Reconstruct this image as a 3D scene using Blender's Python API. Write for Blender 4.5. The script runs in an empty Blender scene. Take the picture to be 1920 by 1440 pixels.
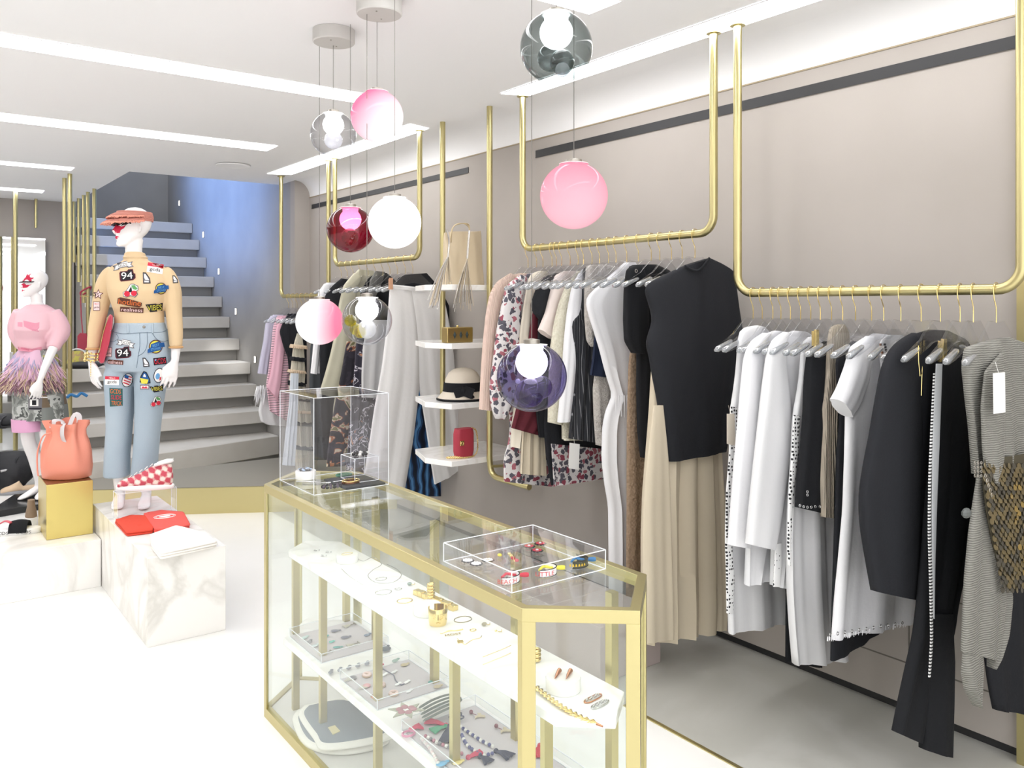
import bpy, bmesh, math, random
from mathutils import Vector, Matrix
from mathutils.bvhtree import BVHTree
random.seed(7)
SC = bpy.context.scene
COL = SC.collection
PI = math.pi
TH = math.atan(1160/1560.0)
S, C_ = math.sin(TH), math.cos(TH)
F = 1560.0; CY = 572.0; EYE = 1.5
# photo pixel -> place, on a known real plane
def PY(px, py, Y):
    u = (px-960)/F; z = Y/(C_-S*u)
    return (z*(S+C_*u), Y, EYE+(CY-py)/F*z)
def PX(px, py, X):
    u = (px-960)/F; z = X/(S+C_*u)
    return (X, z*(C_-S*u), EYE+(CY-py)/F*z)
def PZ(px, py, h):
    u = (px-960)/F; z = (EYE-h)*F/(py-CY)
    return (z*(S+C_*u), z*(C_-S*u), h)
def PD(px, py, z):
    u = (px-960)/F
    return (z*(S+C_*u), z*(C_-S*u), EYE+(CY-py)/F*z)

# ---------- objects ----------
WL = {}
def wl(o):
    return WL.get(o.name, Vector((0,0,0))) if o else Vector((0,0,0))
def tag(o, label=None, cat=None, group=None, kind=None):
    if label: o['label'] = label
    if cat: o['category'] = cat
    if group: o['group'] = group
    if kind: o['kind'] = kind
    return o
def thing(name, label, cat, loc=(0,0,0), group=None):
    o = bpy.data.objects.new(name, None); COL.objects.link(o)
    o.empty_display_size = 0.05
    o.location = loc; WL[o.name] = Vector(loc)
    return tag(o, label, cat, group)
class MB:
    def __init__(s): s.v=[]; s.f=[]; s.m=[]
    def add(s, vf, mi=0, M=None):
        v, f = vf; b = len(s.v)
        for p in v:
            p = Vector(p)
            if M is not None: p = M @ p
            s.v.append(p)
        for q in f: s.f.append([i+b for i in q]); s.m.append(mi)
        return s
    def build(s, name, mats, parent=None, smooth=False, label=None, cat=None, group=None, kind=None, bevel=0, auto=None, warp=None):
        vs = [Vector(p) for p in s.v]
        if warp: vs = [Vector(warp(p)) for p in vs]
        if parent is not None: org = wl(parent)
        else:
            org = Vector(((min(p.x for p in vs)+max(p.x for p in vs))/2,(min(p.y for p in vs)+max(p.y for p in vs))/2,min(p.z for p in vs)))
        me = bpy.data.meshes.new(name)
        me.from_pydata([p-org for p in vs], [], s.f)
        if not isinstance(mats,(list,tuple)): mats=[mats]
        for m in mats: me.materials.append(m)
        for i,p in enumerate(me.polygons): p.material_index = s.m[i]
        bm = bmesh.new(); bm.from_mesh(me); bmesh.ops.recalc_face_normals(bm, faces=bm.faces)
        bm.to_mesh(me); bm.free()
        if smooth:
            for p in me.polygons: p.use_smooth = True
            if auto is not False:
                try: me.set_sharp_from_angle(angle=math.radians(auto or 50))
                except Exception: pass
        o = bpy.data.objects.new(name, me); COL.objects.link(o)
        if parent is not None: o.parent = parent
        else: o.location = org
        WL[o.name] = org
        if bevel:
            b = o.modifiers.new('bevel','BEVEL'); b.width=bevel; b.segments=2; b.limit_method='ANGLE'; b.angle_limit=math.radians(40)
            if not smooth:
                for p in me.polygons: p.use_smooth=True
                try: me.set_sharp_from_angle(angle=math.radians(30))
                except Exception: pass
        return tag(o, label, cat, group, kind)
def copy_tree(o, parent=None, loc=None):
    c = o.copy(); COL.objects.link(c)
    if parent is not None: c.parent = parent
    if loc is not None: c.location = loc; WL[c.name]=Vector(loc)
    for ch in list(o.children): copy_tree(ch, c)
    return c

# ---------- shapes ----------
def box(x0,x1,y0,y1,z0,z1):
    v=[(x0,y0,z0),(x1,y0,z0),(x1,y1,z0),(x0,y1,z0),(x0,y0,z1),(x1,y0,z1),(x1,y1,z1),(x0,y1,z1)]
    return v,[(0,3,2,1),(4,5,6,7),(0,1,5,4),(1,2,6,5),(2,3,7,6),(3,0,4,7)]
def prism(poly, z0, z1):
    n=len(poly)
    v=[(x,y,z0) for x,y in poly]+[(x,y,z1) for x,y in poly]
    return v,[list(range(n))[::-1],list(range(n,2*n))]+[(i,(i+1)%n,n+(i+1)%n,n+i) for i in range(n)]
def frames(pts, closed=False):
    P=[Vector(p) for p in pts]; n=len(P); T=[]
    for i in range(n):
        if closed: t=P[(i+1)%n]-P[i-1]
        else: t=P[min(i+1,n-1)]-P[max(i-1,0)]
        T.append(t.normalized() if t.length>1e-9 else Vector((0,0,1)))
    up=Vector((0,0,1)) if abs(T[0].z)<.9 else Vector((1,0,0))
    N=[(up-T[0]*up.dot(T[0])).normalized()]
    for i in range(1,n):
        a=N[-1]-T[i]*N[-1].dot(T[i]); N.append(a.normalized() if a.length>1e-9 else N[-1])
    return P,T,N
def tube(pts, r, seg=8, closed=False, cap=True):
    P,T,N=frames(pts,closed); n=len(P); v=[];f=[]
    for i in range(n):
        rr=r[i] if isinstance(r,(list,tuple)) else r
        ra,rb=(rr if isinstance(rr,(list,tuple)) else (rr,rr))
        B=T[i].cross(N[i])
        for k in range(seg):
            a=2*PI*k/seg; v.append(P[i]+N[i]*math.cos(a)*ra+B*math.sin(a)*rb)
    for i in range(n if closed else n-1):
        j=(i+1)%n
        for k in range(seg):
            l=(k+1)%seg; f.append((i*seg+k,i*seg+l,j*seg+l,j*seg+k))
    if cap and not closed:
        f.append(list(range(seg))[::-1]); f.append(list(range((n-1)*seg,n*seg)))
    return v,f
def rings(rs, cap0=True, cap1=True):
    n=len(rs[0]); v=[];f=[]
    for r in rs: v+= [tuple(p) for p in r]
    for i in range(len(rs)-1):
        for k in range(n):
            l=(k+1)%n; f.append((i*n+k,i*n+l,(i+1)*n+l,(i+1)*n+k))
    if cap0: f.append(list(range(n))[::-1])
    if cap1: f.append(list(range((len(rs)-1)*n,len(rs)*n)))
    return v,f
def lathe(prof, seg=24, c=(0,0,0)):
    rs=[[(c[0]+r*math.cos(2*PI*k/seg),c[1]+r*math.sin(2*PI*k/seg),c[2]+z) for k in range(seg)] for r,z in prof]
    return rings(rs)
def sphere(c, r, seg=16, rg=10, sc=(1,1,1), flat=None):
    rs=[]
    for i in range(rg+1):
        a=PI*i/rg; q=max(math.sin(a),.02); z=math.cos(a)
        if flat is not None and z*r>flat: z=flat/r
        rs.append([(c[0]+r*sc[0]*q*math.cos(2*PI*k/seg),c[1]+r*sc[1]*q*math.sin(2*PI*k/seg),c[2]+r*sc[2]*z) for k in range(seg)])
    return rings(rs)
def torus(c, R, r, n=32, m=8, axis=2, sc=(1,1)):
    pts=[]
    for i in range(n):
        a=2*PI*i/n; p=[0,0,0]; o=[i2 for i2 in range(3) if i2!=axis]
        p[o[0]]=R*sc[0]*math.cos(a); p[o[1]]=R*sc[1]*math.sin(a)
        pts.append((c[0]+p[0],c[1]+p[1],c[2]+p[2]))
    return tube(pts,r,m,closed=True)
def cr(P, t):
    n=len(P)-1; x=max(0,min(t,1))*n; i=min(int(x),n-1); u=x-i
    a,b,c,d=P[max(i-1,0)],P[i],P[i+1],P[min(i+2,n)]
    return tuple(.5*((2*b[k])+(-a[k]+c[k])*u+(2*a[k]-5*b[k]+4*c[k]-d[k])*u*u+(-a[k]+3*b[k]-3*c[k]+d[k])*u**3) for k in range(len(b)))
def spl(P, n): return [cr(P,i/(n-1)) for i in range(n)]
def arc_frame(a, b, c, d, r, n=8):
    # square-U polyline a-b-c-d with rounded b and c
    out=[Vector(a)]
    for p,q,s in ((a,b,c),(b,c,d)):
        p,q,s=Vector(p),Vector(q),Vector(s); u=(p-q).normalized(); w=(s-q).normalized()
        for i in range(n+1):
            t=i/n*PI/2
            out.append(q+u*r*(1-math.sin(t))+w*r*(1-math.cos(t)))
    out.append(Vector(d)); return out
_tc={}
def text2d(s, w, h=None, italic=0):
    """letters as flat faces centred on 0,0 scaled to width w (height h)"""
    if s not in _tc:
        cu=bpy.data.curves.new('t','FONT'); cu.body=s; cu.resolution_u=3; cu.align_x='CENTER'
        ob=bpy.data.objects.new('t',cu); COL.objects.link(ob)
        bpy.context.view_layer.update()
        me=ob.to_mesh(); v=[(p.co.x,p.co.y) for p in me.vertices]; f=[tuple(p.vertices) for p in me.polygons]
        ob.to_mesh_clear(); bpy.data.objects.remove(ob); bpy.data.curves.remove(cu)
        _tc[s]=(v,f)
    v,f=_tc[s]
    x0=min(p[0] for p in v);x1=max(p[0] for p in v);y0=min(p[1] for p in v);y1=max(p[1] for p in v)
    k=w/(x1-x0); kh=(h/(y1-y0)) if h else k
    return [((p[0]-(x0+x1)/2)*k+italic*(p[1]-(y0+y1)/2)*kh,(p[1]-(y0+y1)/2)*kh) for p in v],f
def union_mesh(parts, voxel, smooth_it=4):
    mb=MB()
    for p in parts: mb.add(p)
    me=bpy.data.meshes.new('tmp'); me.from_pydata(mb.v,[],mb.f)
    bm=bmesh.new(); bm.from_mesh(me); bmesh.ops.recalc_face_normals(bm,faces=bm.faces); bm.to_mesh(me); bm.free()
    ob=bpy.data.objects.new('tmp',me); COL.objects.link(ob)
    r=ob.modifiers.new('r','REMESH'); r.mode='VOXEL'; r.voxel_size=voxel
    s=ob.modifiers.new('s','SMOOTH'); s.iterations=smooth_it; s.factor=.5
    dg=bpy.context.evaluated_depsgraph_get(); dg.update()
    ev=ob.evaluated_get(dg); m2=ev.to_mesh()
    v=[p.co.copy() for p in m2.vertices]; f=[tuple(p.vertices) for p in m2.polygons]
    ev.to_mesh_clear(); bpy.data.objects.remove(ob); bpy.data.meshes.remove(me)
    return v,f

# ---------- materials ----------
def newmat(name):
    m=bpy.data.materials.new(name); m.use_nodes=True; nt=m.node_tree; nt.nodes.clear()
    out=nt.nodes.new('ShaderNodeOutputMaterial'); return m,nt,out
def srgb(h):
    if isinstance(h,str):
        h=h.lstrip('#'); c=[int(h[i:i+2],16)/255 for i in (0,2,4)]
    else: c=h
    return tuple((x/12.92 if x<=.04045 else ((x+.055)/1.055)**2.4) for x in c)+(1,)
def N(nt,t,**k):
    n=nt.nodes.new(t)
    for a,b in k.items():
        if a.startswith('i_'): n.inputs[a[2:].replace('_',' ')].default_value=b
        else: setattr(n,a,b)
    return n
def L(nt,a,b): nt.links.new(a,b)
def pbr(name, col, rough=.6, metal=0, bump=None, spec=.5, sheen=0, var=None, coat=0):
    """bump: (kind, scale, strength)  var: (scale, other colour, contrast)"""
    m,nt,out=newmat(name); p=N(nt,'ShaderNodeBsdfPrincipled'); L(nt,p.outputs[0],out.inputs[0])
    p.inputs['Base Color'].default_value=srgb(col); p.inputs['Roughness'].default_value=rough
    p.inputs['Metallic'].default_value=metal; p.inputs['Specular IOR Level'].default_value=spec
    if coat: p.inputs['Coat Weight'].default_value=coat
    if sheen: p.inputs['Sheen Weight'].default_value=sheen
    if bump or var: tc=N(nt,'ShaderNodeTexCoord')
    if var:
        n=N(nt,'ShaderNodeTexNoise'); n.inputs['Scale'].default_value=var[0]; n.inputs['Detail'].default_value=4
        L(nt,tc.outputs['Object'],n.inputs['Vector'])
        r=N(nt,'ShaderNodeValToRGB'); k=var[2] if len(var)>2 else .2
        r.color_ramp.elements[0].position=.5-k; r.color_ramp.elements[1].position=.5+k
        r.color_ramp.elements[0].color=srgb(col); r.color_ramp.elements[1].color=srgb(var[1])
        L(nt,n.outputs[0],r.inputs[0]); L(nt,r.outputs[0],p.inputs['Base Color'])
    if bump:
        kind,sc,st=bump
        if kind=='noise':
            t=N(nt,'ShaderNodeTexNoise'); t.inputs['Scale'].default_value=sc; t.inputs['Detail'].default_value=3; o=t.outputs[0]
        elif kind in('ribx','ribz'):
            t=N(nt,'ShaderNodeTexWave'); t.inputs['Scale'].default_value=sc; t.inputs['Distortion'].default_value=.4
            t.bands_direction='X' if kind=='ribx' else 'Z'; o=t.outputs[1]
        elif kind=='voro':
            t=N(nt,'ShaderNodeTexVoronoi'); t.inputs['Scale'].default_value=sc; o=t.outputs[0]
        L(nt,tc.outputs['Object'],t.inputs['Vector'])
        b=N(nt,'ShaderNodeBump'); b.inputs['Strength'].default_value=st; b.inputs['Distance'].default_value=.004
        L(nt,o,b.inputs['Height']); L(nt,b.outputs[0],p.inputs['Normal'])
    return m
def glassy(name, tint='#ffffff', refl=1.0, rough=0.0, white=0.0, edge=None):
    """clear thin glass: tinted transparency + fresnel reflection"""
    m,nt,out=newmat(name)
    t=N(nt,'ShaderNodeBsdfTransparent'); t.inputs[0].default_value=srgb(tint)
    g=N(nt,'ShaderNodeBsdfGlossy'); g.inputs['Roughness'].default_value=rough; g.inputs[0].default_value=(1,1,1,1)
    fc=N(nt,'ShaderNodeLayerWeight'); fc.inputs[0].default_value=.5
    pw=N(nt,'ShaderNodeMath',operation='POWER'); pw.inputs[1].default_value=5; L(nt,fc.outputs[1],pw.inputs[0])
    ma=N(nt,'ShaderNodeMath',operation='MULTIPLY_ADD'); ma.inputs[1].default_value=.96; ma.inputs[2].default_value=.04; L(nt,pw.outputs[0],ma.inputs[0])
    mu=N(nt,'ShaderNodeMath',operation='MULTIPLY'); mu.inputs[1].default_value=refl; mu.use_clamp=True
    L(nt,ma.outputs[0],mu.inputs[0])
    src=t.outputs[0]
    if edge:
        lay=N(nt,'ShaderNodeLayerWeight'); lay.inputs[0].default_value=edge[1]
        t2=N(nt,'ShaderNodeBsdfTransparent'); t2.inputs[0].default_value=srgb(edge[0])
        mm=N(nt,'ShaderNodeMixShader'); L(nt,lay.outputs[1],mm.inputs[0]); L(nt,t.outputs[0],mm.inputs[1]); L(nt,t2.outputs[0],mm.inputs[2]); src=mm.outputs[0]
    if white:
        d=N(nt,'ShaderNodeBsdfDiffuse'); d.inputs[0].default_value=(.9,.92,.95,1)
        m0=N(nt,'ShaderNodeMixShader'); m0.inputs[0].default_value=white
        L(nt,src,m0.inputs[1]); L(nt,d.outputs[0],m0.inputs[2]); src=m0.outputs[0]
    mx=N(nt,'ShaderNodeMixShader'); L(nt,mu.outputs[0],mx.inputs[0]); L(nt,src,mx.inputs[1]); L(nt,g.outputs[0],mx.inputs[2])
    L(nt,mx.outputs[0],out.inputs[0]); return m
def emit(name, col, st):
    m,nt,out=newmat(name); e=N(nt,'ShaderNodeEmission'); e.inputs[0].default_value=srgb(col); e.inputs[1].default_value=st
    L(nt,e.outputs[0],out.inputs[0]); return m
def ramp_mat(name, base, kind, scale, stops, rough=.7, coords='Object', rot=(0,0,0), sc=(1,1,1), detail=3, dist=0, metal=0, bump=0, interp='CONSTANT'):
    m,nt,out=newmat(name); p=N(nt,'ShaderNodeBsdfPrincipled'); L(nt,p.outputs[0],out.inputs[0])
    p.inputs['Roughness'].default_value=rough; p.inputs['Metallic'].default_value=metal
    tc=N(nt,'ShaderNodeTexCoord'); mp=N(nt,'ShaderNodeMapping'); mp.inputs['Rotation'].default_value=rot; mp.inputs['Scale'].default_value=sc
    L(nt,tc.outputs[coords],mp.inputs[0])
    if kind=='noise':
        t=N(nt,'ShaderNodeTexNoise'); t.inputs['Detail'].default_value=detail; t.inputs['Distortion'].default_value=dist; o=t.outputs[0]
    elif kind=='voro':
        t=N(nt,'ShaderNodeTexVoronoi'); o=t.outputs[0]
    elif kind=='dots':
        t=N(nt,'ShaderNodeTexVoronoi'); t.inputs['Randomness'].default_value=.35; o=t.outputs[0]
    elif kind in('wavex','wavez','wavey'):
        t=N(nt,'ShaderNodeTexWave'); t.bands_direction=kind[-1].upper(); t.inputs['Distortion'].default_value=dist; o=t.outputs[1]
    t.inputs['Scale'].default_value=scale; L(nt,mp.outputs[0],t.inputs['Vector'])
    r=N(nt,'ShaderNodeValToRGB'); r.color_ramp.interpolation=interp
    el=r.color_ramp.elements
    while len(el)>1: el.remove(el[-1])
    el[0].position=stops[0][0]; el[0].color=srgb(stops[0][1])
    for q,c in stops[1:]:
        e=el.new(q); e.color=srgb(c)
    L(nt,o,r.inputs[0]); L(nt,r.outputs[0],p.inputs['Base Color'])
    if bump:
        b=N(nt,'ShaderNodeBump'); b.inputs['Strength'].default_value=bump; b.inputs['Distance'].default_value=.003
        L(nt,o,b.inputs['Height']); L(nt,b.outputs[0],p.inputs['Normal'])
    return m
def marble(name, base='#f4f2ee', vein='#c9c6be', scale=1.6, rough=.18, w=.035):
    m,nt,out=newmat(name); p=N(nt,'ShaderNodeBsdfPrincipled'); L(nt,p.outputs[0],out.inputs[0])
    p.inputs['Roughness'].default_value=rough
    tc=N(nt,'ShaderNodeTexCoord')
    n=N(nt,'ShaderNodeTexNoise'); n.inputs['Scale'].default_value=scale; n.inputs['Detail'].default_value=8; n.inputs['Distortion'].default_value=1.4
    L(nt,tc.outputs['Object'],n.inputs['Vector'])
    r=N(nt,'ShaderNodeValToRGB'); el=r.color_ramp.elements
    el[0].position=.5-w*2; el[0].color=srgb(base); el[1].position=.5+w*2; el[1].color=srgb(base)
    e=el.new(.5); e.color=srgb(vein)
    n2=N(nt,'ShaderNodeTexNoise'); n2.inputs['Scale'].default_value=scale*1.7; n2.inputs['Detail'].default_value=5
    L(nt,tc.outputs['Object'],n2.inputs['Vector'])
    mix=N(nt,'ShaderNodeMix',data_type='RGBA'); mix.inputs['B'].default_value=srgb(base)
    L(nt,n2.outputs[0],mix.inputs['Factor']); L(nt,n.outputs[0],r.inputs[0]); L(nt,r.outputs[0],mix.inputs['A'])
    L(nt,mix.outputs['Result'],p.inputs['Base Color']); return m

WHITE=pbr('white_plaster','#f3f3f4',.8)
CONC=pbr('taupe_plaster','#b3aca6',.75,var=(1.1,'#a39c95',.25),bump=('noise',3,.08))
CONC2=pbr('grey_stair_plaster','#a6a39f',.8,var=(1.3,'#8f8d8a',.25))
STONE=pbr('pale_step_stone','#d0cdc8',.55,var=(5,'#c4c0b9',.3))
STONE_D=pbr('dark_riser_plaster','#9c9a96',.8)  # darker grey for the risers and the stair base
FLOORW=pbr('white_floor_stone','#f7f6f4',.22,var=(2,'#efeeea',.3))
FLOORG=ramp_mat('grey_floor_concrete',None,'noise',1.6,[(0,'#a9a8a1'),(.44,'#b5b4ad'),(.6,'#bfbeb8')],rough=.45,detail=5,dist=.8,interp='EASE')
MARB=marble('white_marble')
MARBW=marble('shelf_marble','#fbfaf8','#e6e3dd',3,.15)
BRASS=pbr('brushed_brass','#c8bd8b',.34,1,bump=('noise',60,.05))
BRASS_SAT=pbr('satin_brass_panel','#d6ca96',.42,1)
GOLD=pbr('polished_gold','#efd896',.18,1)
SILVER=pbr('polished_silver','#c9c9c9',.2,1)
BLACKM=pbr('black_track','#2b2b2d',.5)
STEEL=pbr('nickel','#a9a49b',.35,1)
WIRE=pbr('grey_wire','#7b7873',.5,.5)
GLASS=glassy('case_glass','#fcfefd',.8)
ACR=glassy('clear_acrylic','#fdfdfe',.75)
ACR_E=pbr('acrylic_edge','#f2f6fa',.2)
HANG=glassy('hanger_acrylic','#fbfbfc',1.0,.03,white=.0,edge=('#eceeef',.2))
HANGR=glassy('hanger_rod_acrylic','#dfe2e5',3.5,.02,white=.22,edge=('#8d9499',.45))  # white mix and grey rim paint the glints on the rod ends
LIGHTM=emit('light_slot','#ffffff',9)
MIRR=pbr('mirror_glass','#f4f6f8',.02,1)
# ---------- camera ----------
cd=bpy.data.cameras.new('camera'); cam=bpy.data.objects.new('camera',cd); COL.objects.link(cam)
cam.location=(0,0,EYE); cam.rotation_euler=(PI/2,0,-TH)
cd.sensor_width=36; cd.lens=F/1920*36; cd.shift_y=-(720-CY)/1920; cd.clip_start=.02; cd.clip_end=100
SC.camera=cam
SC.view_settings.view_transform='Standard'; SC.view_settings.look='None'; SC.view_settings.gamma=1
SC.view_settings.exposure=0.36
try: SC.cycles.transparent_max_bounces=40
except Exception: pass
w=bpy.data.worlds.new('daylight'); SC.world=w; w.use_nodes=True
w.node_tree.nodes['Background'].inputs[0].default_value=(1,1,1,1)
w.node_tree.nodes['Background'].inputs[1].default_value=1.55

CEIL=2.6; WX=2.98
def struct(name, vf, m, **k):
    mb=MB(); mb.add(vf); return mb.build(name,m,kind='structure',**k)
# ---------- floor ----------
struct('floor', box(-4,2.2,-2,12,-.1,0), FLOORW)
struct('floor_side', box(2.2,3.4,-2,12,-.1,.0), FLOORG)
struct('trim_1', box(2.19,2.205,-2,2.25,0,.004), BRASS)
# ---------- ceiling, with the slots the lights sit in ----------
mb=MB()
mb.add(box(-4,1.56,-2,10.1,CEIL,CEIL+.12)); mb.add(box(1.56,WX-.14,-2,7.38,CEIL,CEIL+.12))
mb.build('ceiling',WHITE,kind='structure')
# cove between the ceiling and the right wall
rs=[]
for y in (-2,7.03):
    r=[]
    for i in range(13):
        a=PI/2*i/12; r.append((WX-.14+.14*math.cos(a),y,CEIL-.14+.14*math.sin(a)))
    r+= [(WX-.14,y,CEIL+.12),(WX+.1,y,CEIL+.12),(WX+.1,y,CEIL-.14)]
    rs.append(r)
mb=MB(); mb.add(rings(rs)); mb.build('ceiling_cove',WHITE,kind='structure',smooth=True,auto=40)
# ---------- right wall with black track slot ----------
struct('wall_right', box(WX,WX+.1,-2,7.03,.035,CEIL-.14), CONC)
struct('shadow_gap_right', box(WX+.02,WX+.1,-2,7.03,0,.035), BLACKM)  # recessed black strip paints the shade of the gap under the wall
struct('trim_2', box(WX-.004,WX,-2,7.03,CEIL-.145,CEIL-.139), pbr('tan_bead','#a8997f',.6))  # thin tan trim line along the foot of the cove
# panel joints in the lower wall
J=pbr('panel_joint','#6e6a63',.8)
mb=MB(); mb.add(box(WX-.0015,WX,0.9,1.95,.187,.192)); mb.add(box(WX-.0015,WX,1.572,1.577,.19,.46)); mb.add(box(WX-.0015,WX,.9,1.95,.46,.464))
mb.build('trim_3',J,kind='structure')
a=PX(1005,288,WX)[1]; b=PX(1912,75,WX)[1]
mb=MB(); mb.add(box(WX-.004,WX,b,a,2.352,2.392)); mb.add(box(WX-.006,WX-.003,b,a,2.349,2.353))
mb.build('air_slot',BLACKM,label='long black air slot high on the grey wall above the two near clothes rails',cat='air vent')
a=PX(585,385,WX)[1]; b=PX(879,314,WX)[1]
mb=MB(); mb.add(box(WX-.004,WX,b,a,2.355,2.39)); mb.add(box(WX-.006,WX-.003,b,a,2.352,2.356))
mb.build('air_slot',BLACKM,label='shorter black air slot high on the wall behind the far clothes rail',cat='air vent')
# gold trim at the right end
mb=MB(); mb.add(box(WX-.03,WX+.0,1.165,1.2,0,2.44)); mb.build('trim_4',BRASS,kind='structure')
# ---------- return wall + stairwell ----------
SX=2.84
struct('wall_return', box(SX,WX+.1,7.03,7.13,0,CEIL), CONC)
struct('wall_stair_right', box(SX,SX+.1,7.13,11.3,0,5.4), CONC2)
struct('wall_stair_back', box(1.46,SX+.1,11.25,11.35,0,5.4), CONC2)
struct('wall_stair_left', box(1.46,1.559,10.1,11.25,0,5.4), CONC2)
struct('wall_stair_left_upper', box(1.46,1.559,7.38,10.1,CEIL+.13,5.4), CONC2)
struct('wall_stair_front_upper', box(1.46,SX,7.28,7.38,CEIL+.13,5.4), CONC2)
struct('wall_back', box(-4,1.559,9.98,10.08,0,CEIL), CONC)
struct('wall_left', box(-4.1,-4,-2,10.08,0,CEIL), CONC)
# step lights
SL=emit('step_light','#fff8ee',6)
for px,py,w_ in ((337,381,'highest, above the top steps'),(382,440,'second from the top'),(411,509,'in the middle of the row'),(443,584,'second from the bottom'),(479,674,'lowest, beside the bright step')):
    x,y,z=PX(px,py,SX)
    t=thing('step_light','small white recessed stair wall light, '+w_,'wall light',(x-.004,y,z-.03),'recessed lights in the blue stair wall')
    m=MB(); m.add(box(x-.006,x,y-.02,y+.02,z-.035,z+.035)); m.build('frame',STEEL,t)
    m=MB(); m.add(box(x-.008,x-.005,y-.016,y+.016,z-.03,z+.03)); m.build('lamp',SL,t)
# ---------- stairs ----------
def slab(i, x0, x1, y0, y1, top, th, nm):
    mb=MB(); mb.add(box(x0,x1,y0,y1,top-th,top))
    t=mb.build('stone_step',STONE,bevel=.006,label='pale stone stair tread, '+nm,cat='step',group='stone treads of the stairs')
ord_=['lowest and deepest of the flight','second from the floor','third from the floor','fourth from the floor, with bags on its left end','fifth from the floor','sixth from the floor','seventh from the floor','eighth from the floor','ninth from the floor','tenth from the floor','highest one in view']
Ys=[7.2,7.62,7.98,8.15,8.48,8.784,9.04,9.32,9.60,9.865,10.15]
Hs=[.30,.515,.73,.935,1.157,1.377,1.592,1.811,2.036,2.25,2.465]
for i in range(11):
    x0=1.12 if i<4 else 1.57
    if i==0:
        mb=MB(); mb.add(prism([(1.0,6.98),(1.65,7.08),(2.84,7.40),(2.84,7.9),(1.0,7.9)],.13,.30))
        mb.build('stone_step',STONE,bevel=.006,label='pale stone stair tread, '+ord_[0],cat='step',group='stone treads of the stairs'); continue
    nxt=Ys[i+1] if i<10 else 10.5
    slab(i,x0,SX-.002,Ys[i],nxt+.12,Hs[i],.115,ord_[i])
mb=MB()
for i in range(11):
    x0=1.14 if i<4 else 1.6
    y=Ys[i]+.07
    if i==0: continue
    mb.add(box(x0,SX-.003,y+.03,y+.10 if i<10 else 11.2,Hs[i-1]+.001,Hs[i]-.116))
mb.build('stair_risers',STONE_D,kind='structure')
sp_=[(8.52,0),(11.25,0),(11.25,2.3),(10.1,2.1),(8.52,1.02)]
v_,f_=prism(sp_,1.575,1.60); mb=MB(); mb.add(([(p[2],p[0],p[1]) for p in v_],f_)); mb.build('wall_under_stairs',CONC2,kind='structure')
# plinth below the first step + brass faced angled base
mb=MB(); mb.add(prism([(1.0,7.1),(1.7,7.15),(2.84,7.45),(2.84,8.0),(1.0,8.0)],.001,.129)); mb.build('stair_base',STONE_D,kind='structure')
g0=PZ(200,972,0); g1=PZ(330,964.5,0); g2=PZ(600,957,0)
d=(Vector(g2)-Vector(g1)).normalized()
A=Vector(g1)-d*.75; B=Vector(g1)+d*1.6
B.x=min(B.x,2.975)
t=thing('brass_plinth','low angular plinth faced in satin brass below the stone stairs','plinth',((A.x+B.x)/2,A.y+.3,0))
mb=MB(); mb.add(prism([(A.x,A.y),(B.x,B.y),(B.x,6.93),(A.x+.2,6.93)],.0,.186)); mb.build('body',BRASS_SAT,t)
mb=MB(); mb.add(prism([(A.x+.01,A.y+.01),(B.x,B.y+.01),(B.x,6.93),(A.x+.2,6.93)],.186,.19)); mb.build('top_panel',pbr('plinth_top','#8e8a80',.6),t)
# sloped soffit between the plinth and the first step
# stone bench at far left
mb=MB(); mb.add(box(-1.2,.60,7.9,8.5,.30,.47)); mb.build('stone_bench',STONE,bevel=.005,label='grey stone bench slab at far left holding black bags',cat='bench')
mb=MB(); mb.add(box(-1.15,.58,7.93,8.5,.0,.299)); mb.build('bench_base',WHITE,label='white block base beneath the stone bench at far left',cat='base')
# stone sill right of mannequin (landing handrail line)
# ---------- ceiling lights ----------
def slot(poly, where):
    zs=CEIL-.002
    t=thing('ceiling_light','long white recessed light slot in the ceiling, '+where,'ceiling light',(sum(p[0] for p in poly)/4,sum(p[1] for p in poly)/4,zs),'recessed light slots in the ceiling')
    mb=MB(); mb.add(prism(poly,zs-.002,zs)); mb.build('diffuser',LIGHTM,t)
    cx=sum(p[0] for p in poly)/4; cy=sum(p[1] for p in poly)/4
    mb=MB()
    n=4
    for i in range(4):
        a=Vector((*poly[i],0)); b=Vector((*poly[(i+1)%4],0)); u=(b-a).normalized(); nn=Vector((u.y,-u.x,0))*.006
        if nn.dot(Vector((cx,cy,0))-a)>0: nn=-nn
        q=[(a.x,a.y),(b.x,b.y),(b.x+nn.x,b.y+nn.y),(a.x+nn.x,a.y+nn.y)]
        mb.add(prism(q,zs-.003,zs))
    mb.build('frame',WHITE,t)
slot([(2.515,-1.5),(2.685,-1.5),(2.67,3.44),(2.53,3.5)],'above the two near clothes rails')
slot([(2.515,4.42),(2.67,4.46),(2.685,6.72),(2.51,6.80)],'above the far clothes rails')
def strip(px0,y_t,y_b,py_t0,py_b0,where):
    pass
a=PZ(745,181,CEIL); b=PZ(682,186,CEIL)
slot([(-3.6,3.93),(a[0],3.93),(b[0],4.12),(-3.6,4.12)],'nearest one crossing the left side')
for (pt,yt),(pb,yb),wh in (((520,273),(500,282),'second one back on the left side'),((139,314),(133,319),'third one back on the left side'),((83,357),(79,361),'farthest one back on the left side'),((1165,0),(1130,14),'just beside the smoky globe')):
    a=PZ(pt,yt,CEIL); b=PZ(pb,yb,CEIL)
    y0,y1=sorted((a[1],b[1])); 
    if y1-y0<.12: y1=y0+.17
    slot([(-3.6,y0),(a[0] if a[1]<b[1] else b[0],y0),(b[0] if a[1]<b[1] else a[0],y1),(-3.6,y1)],wh)
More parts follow.
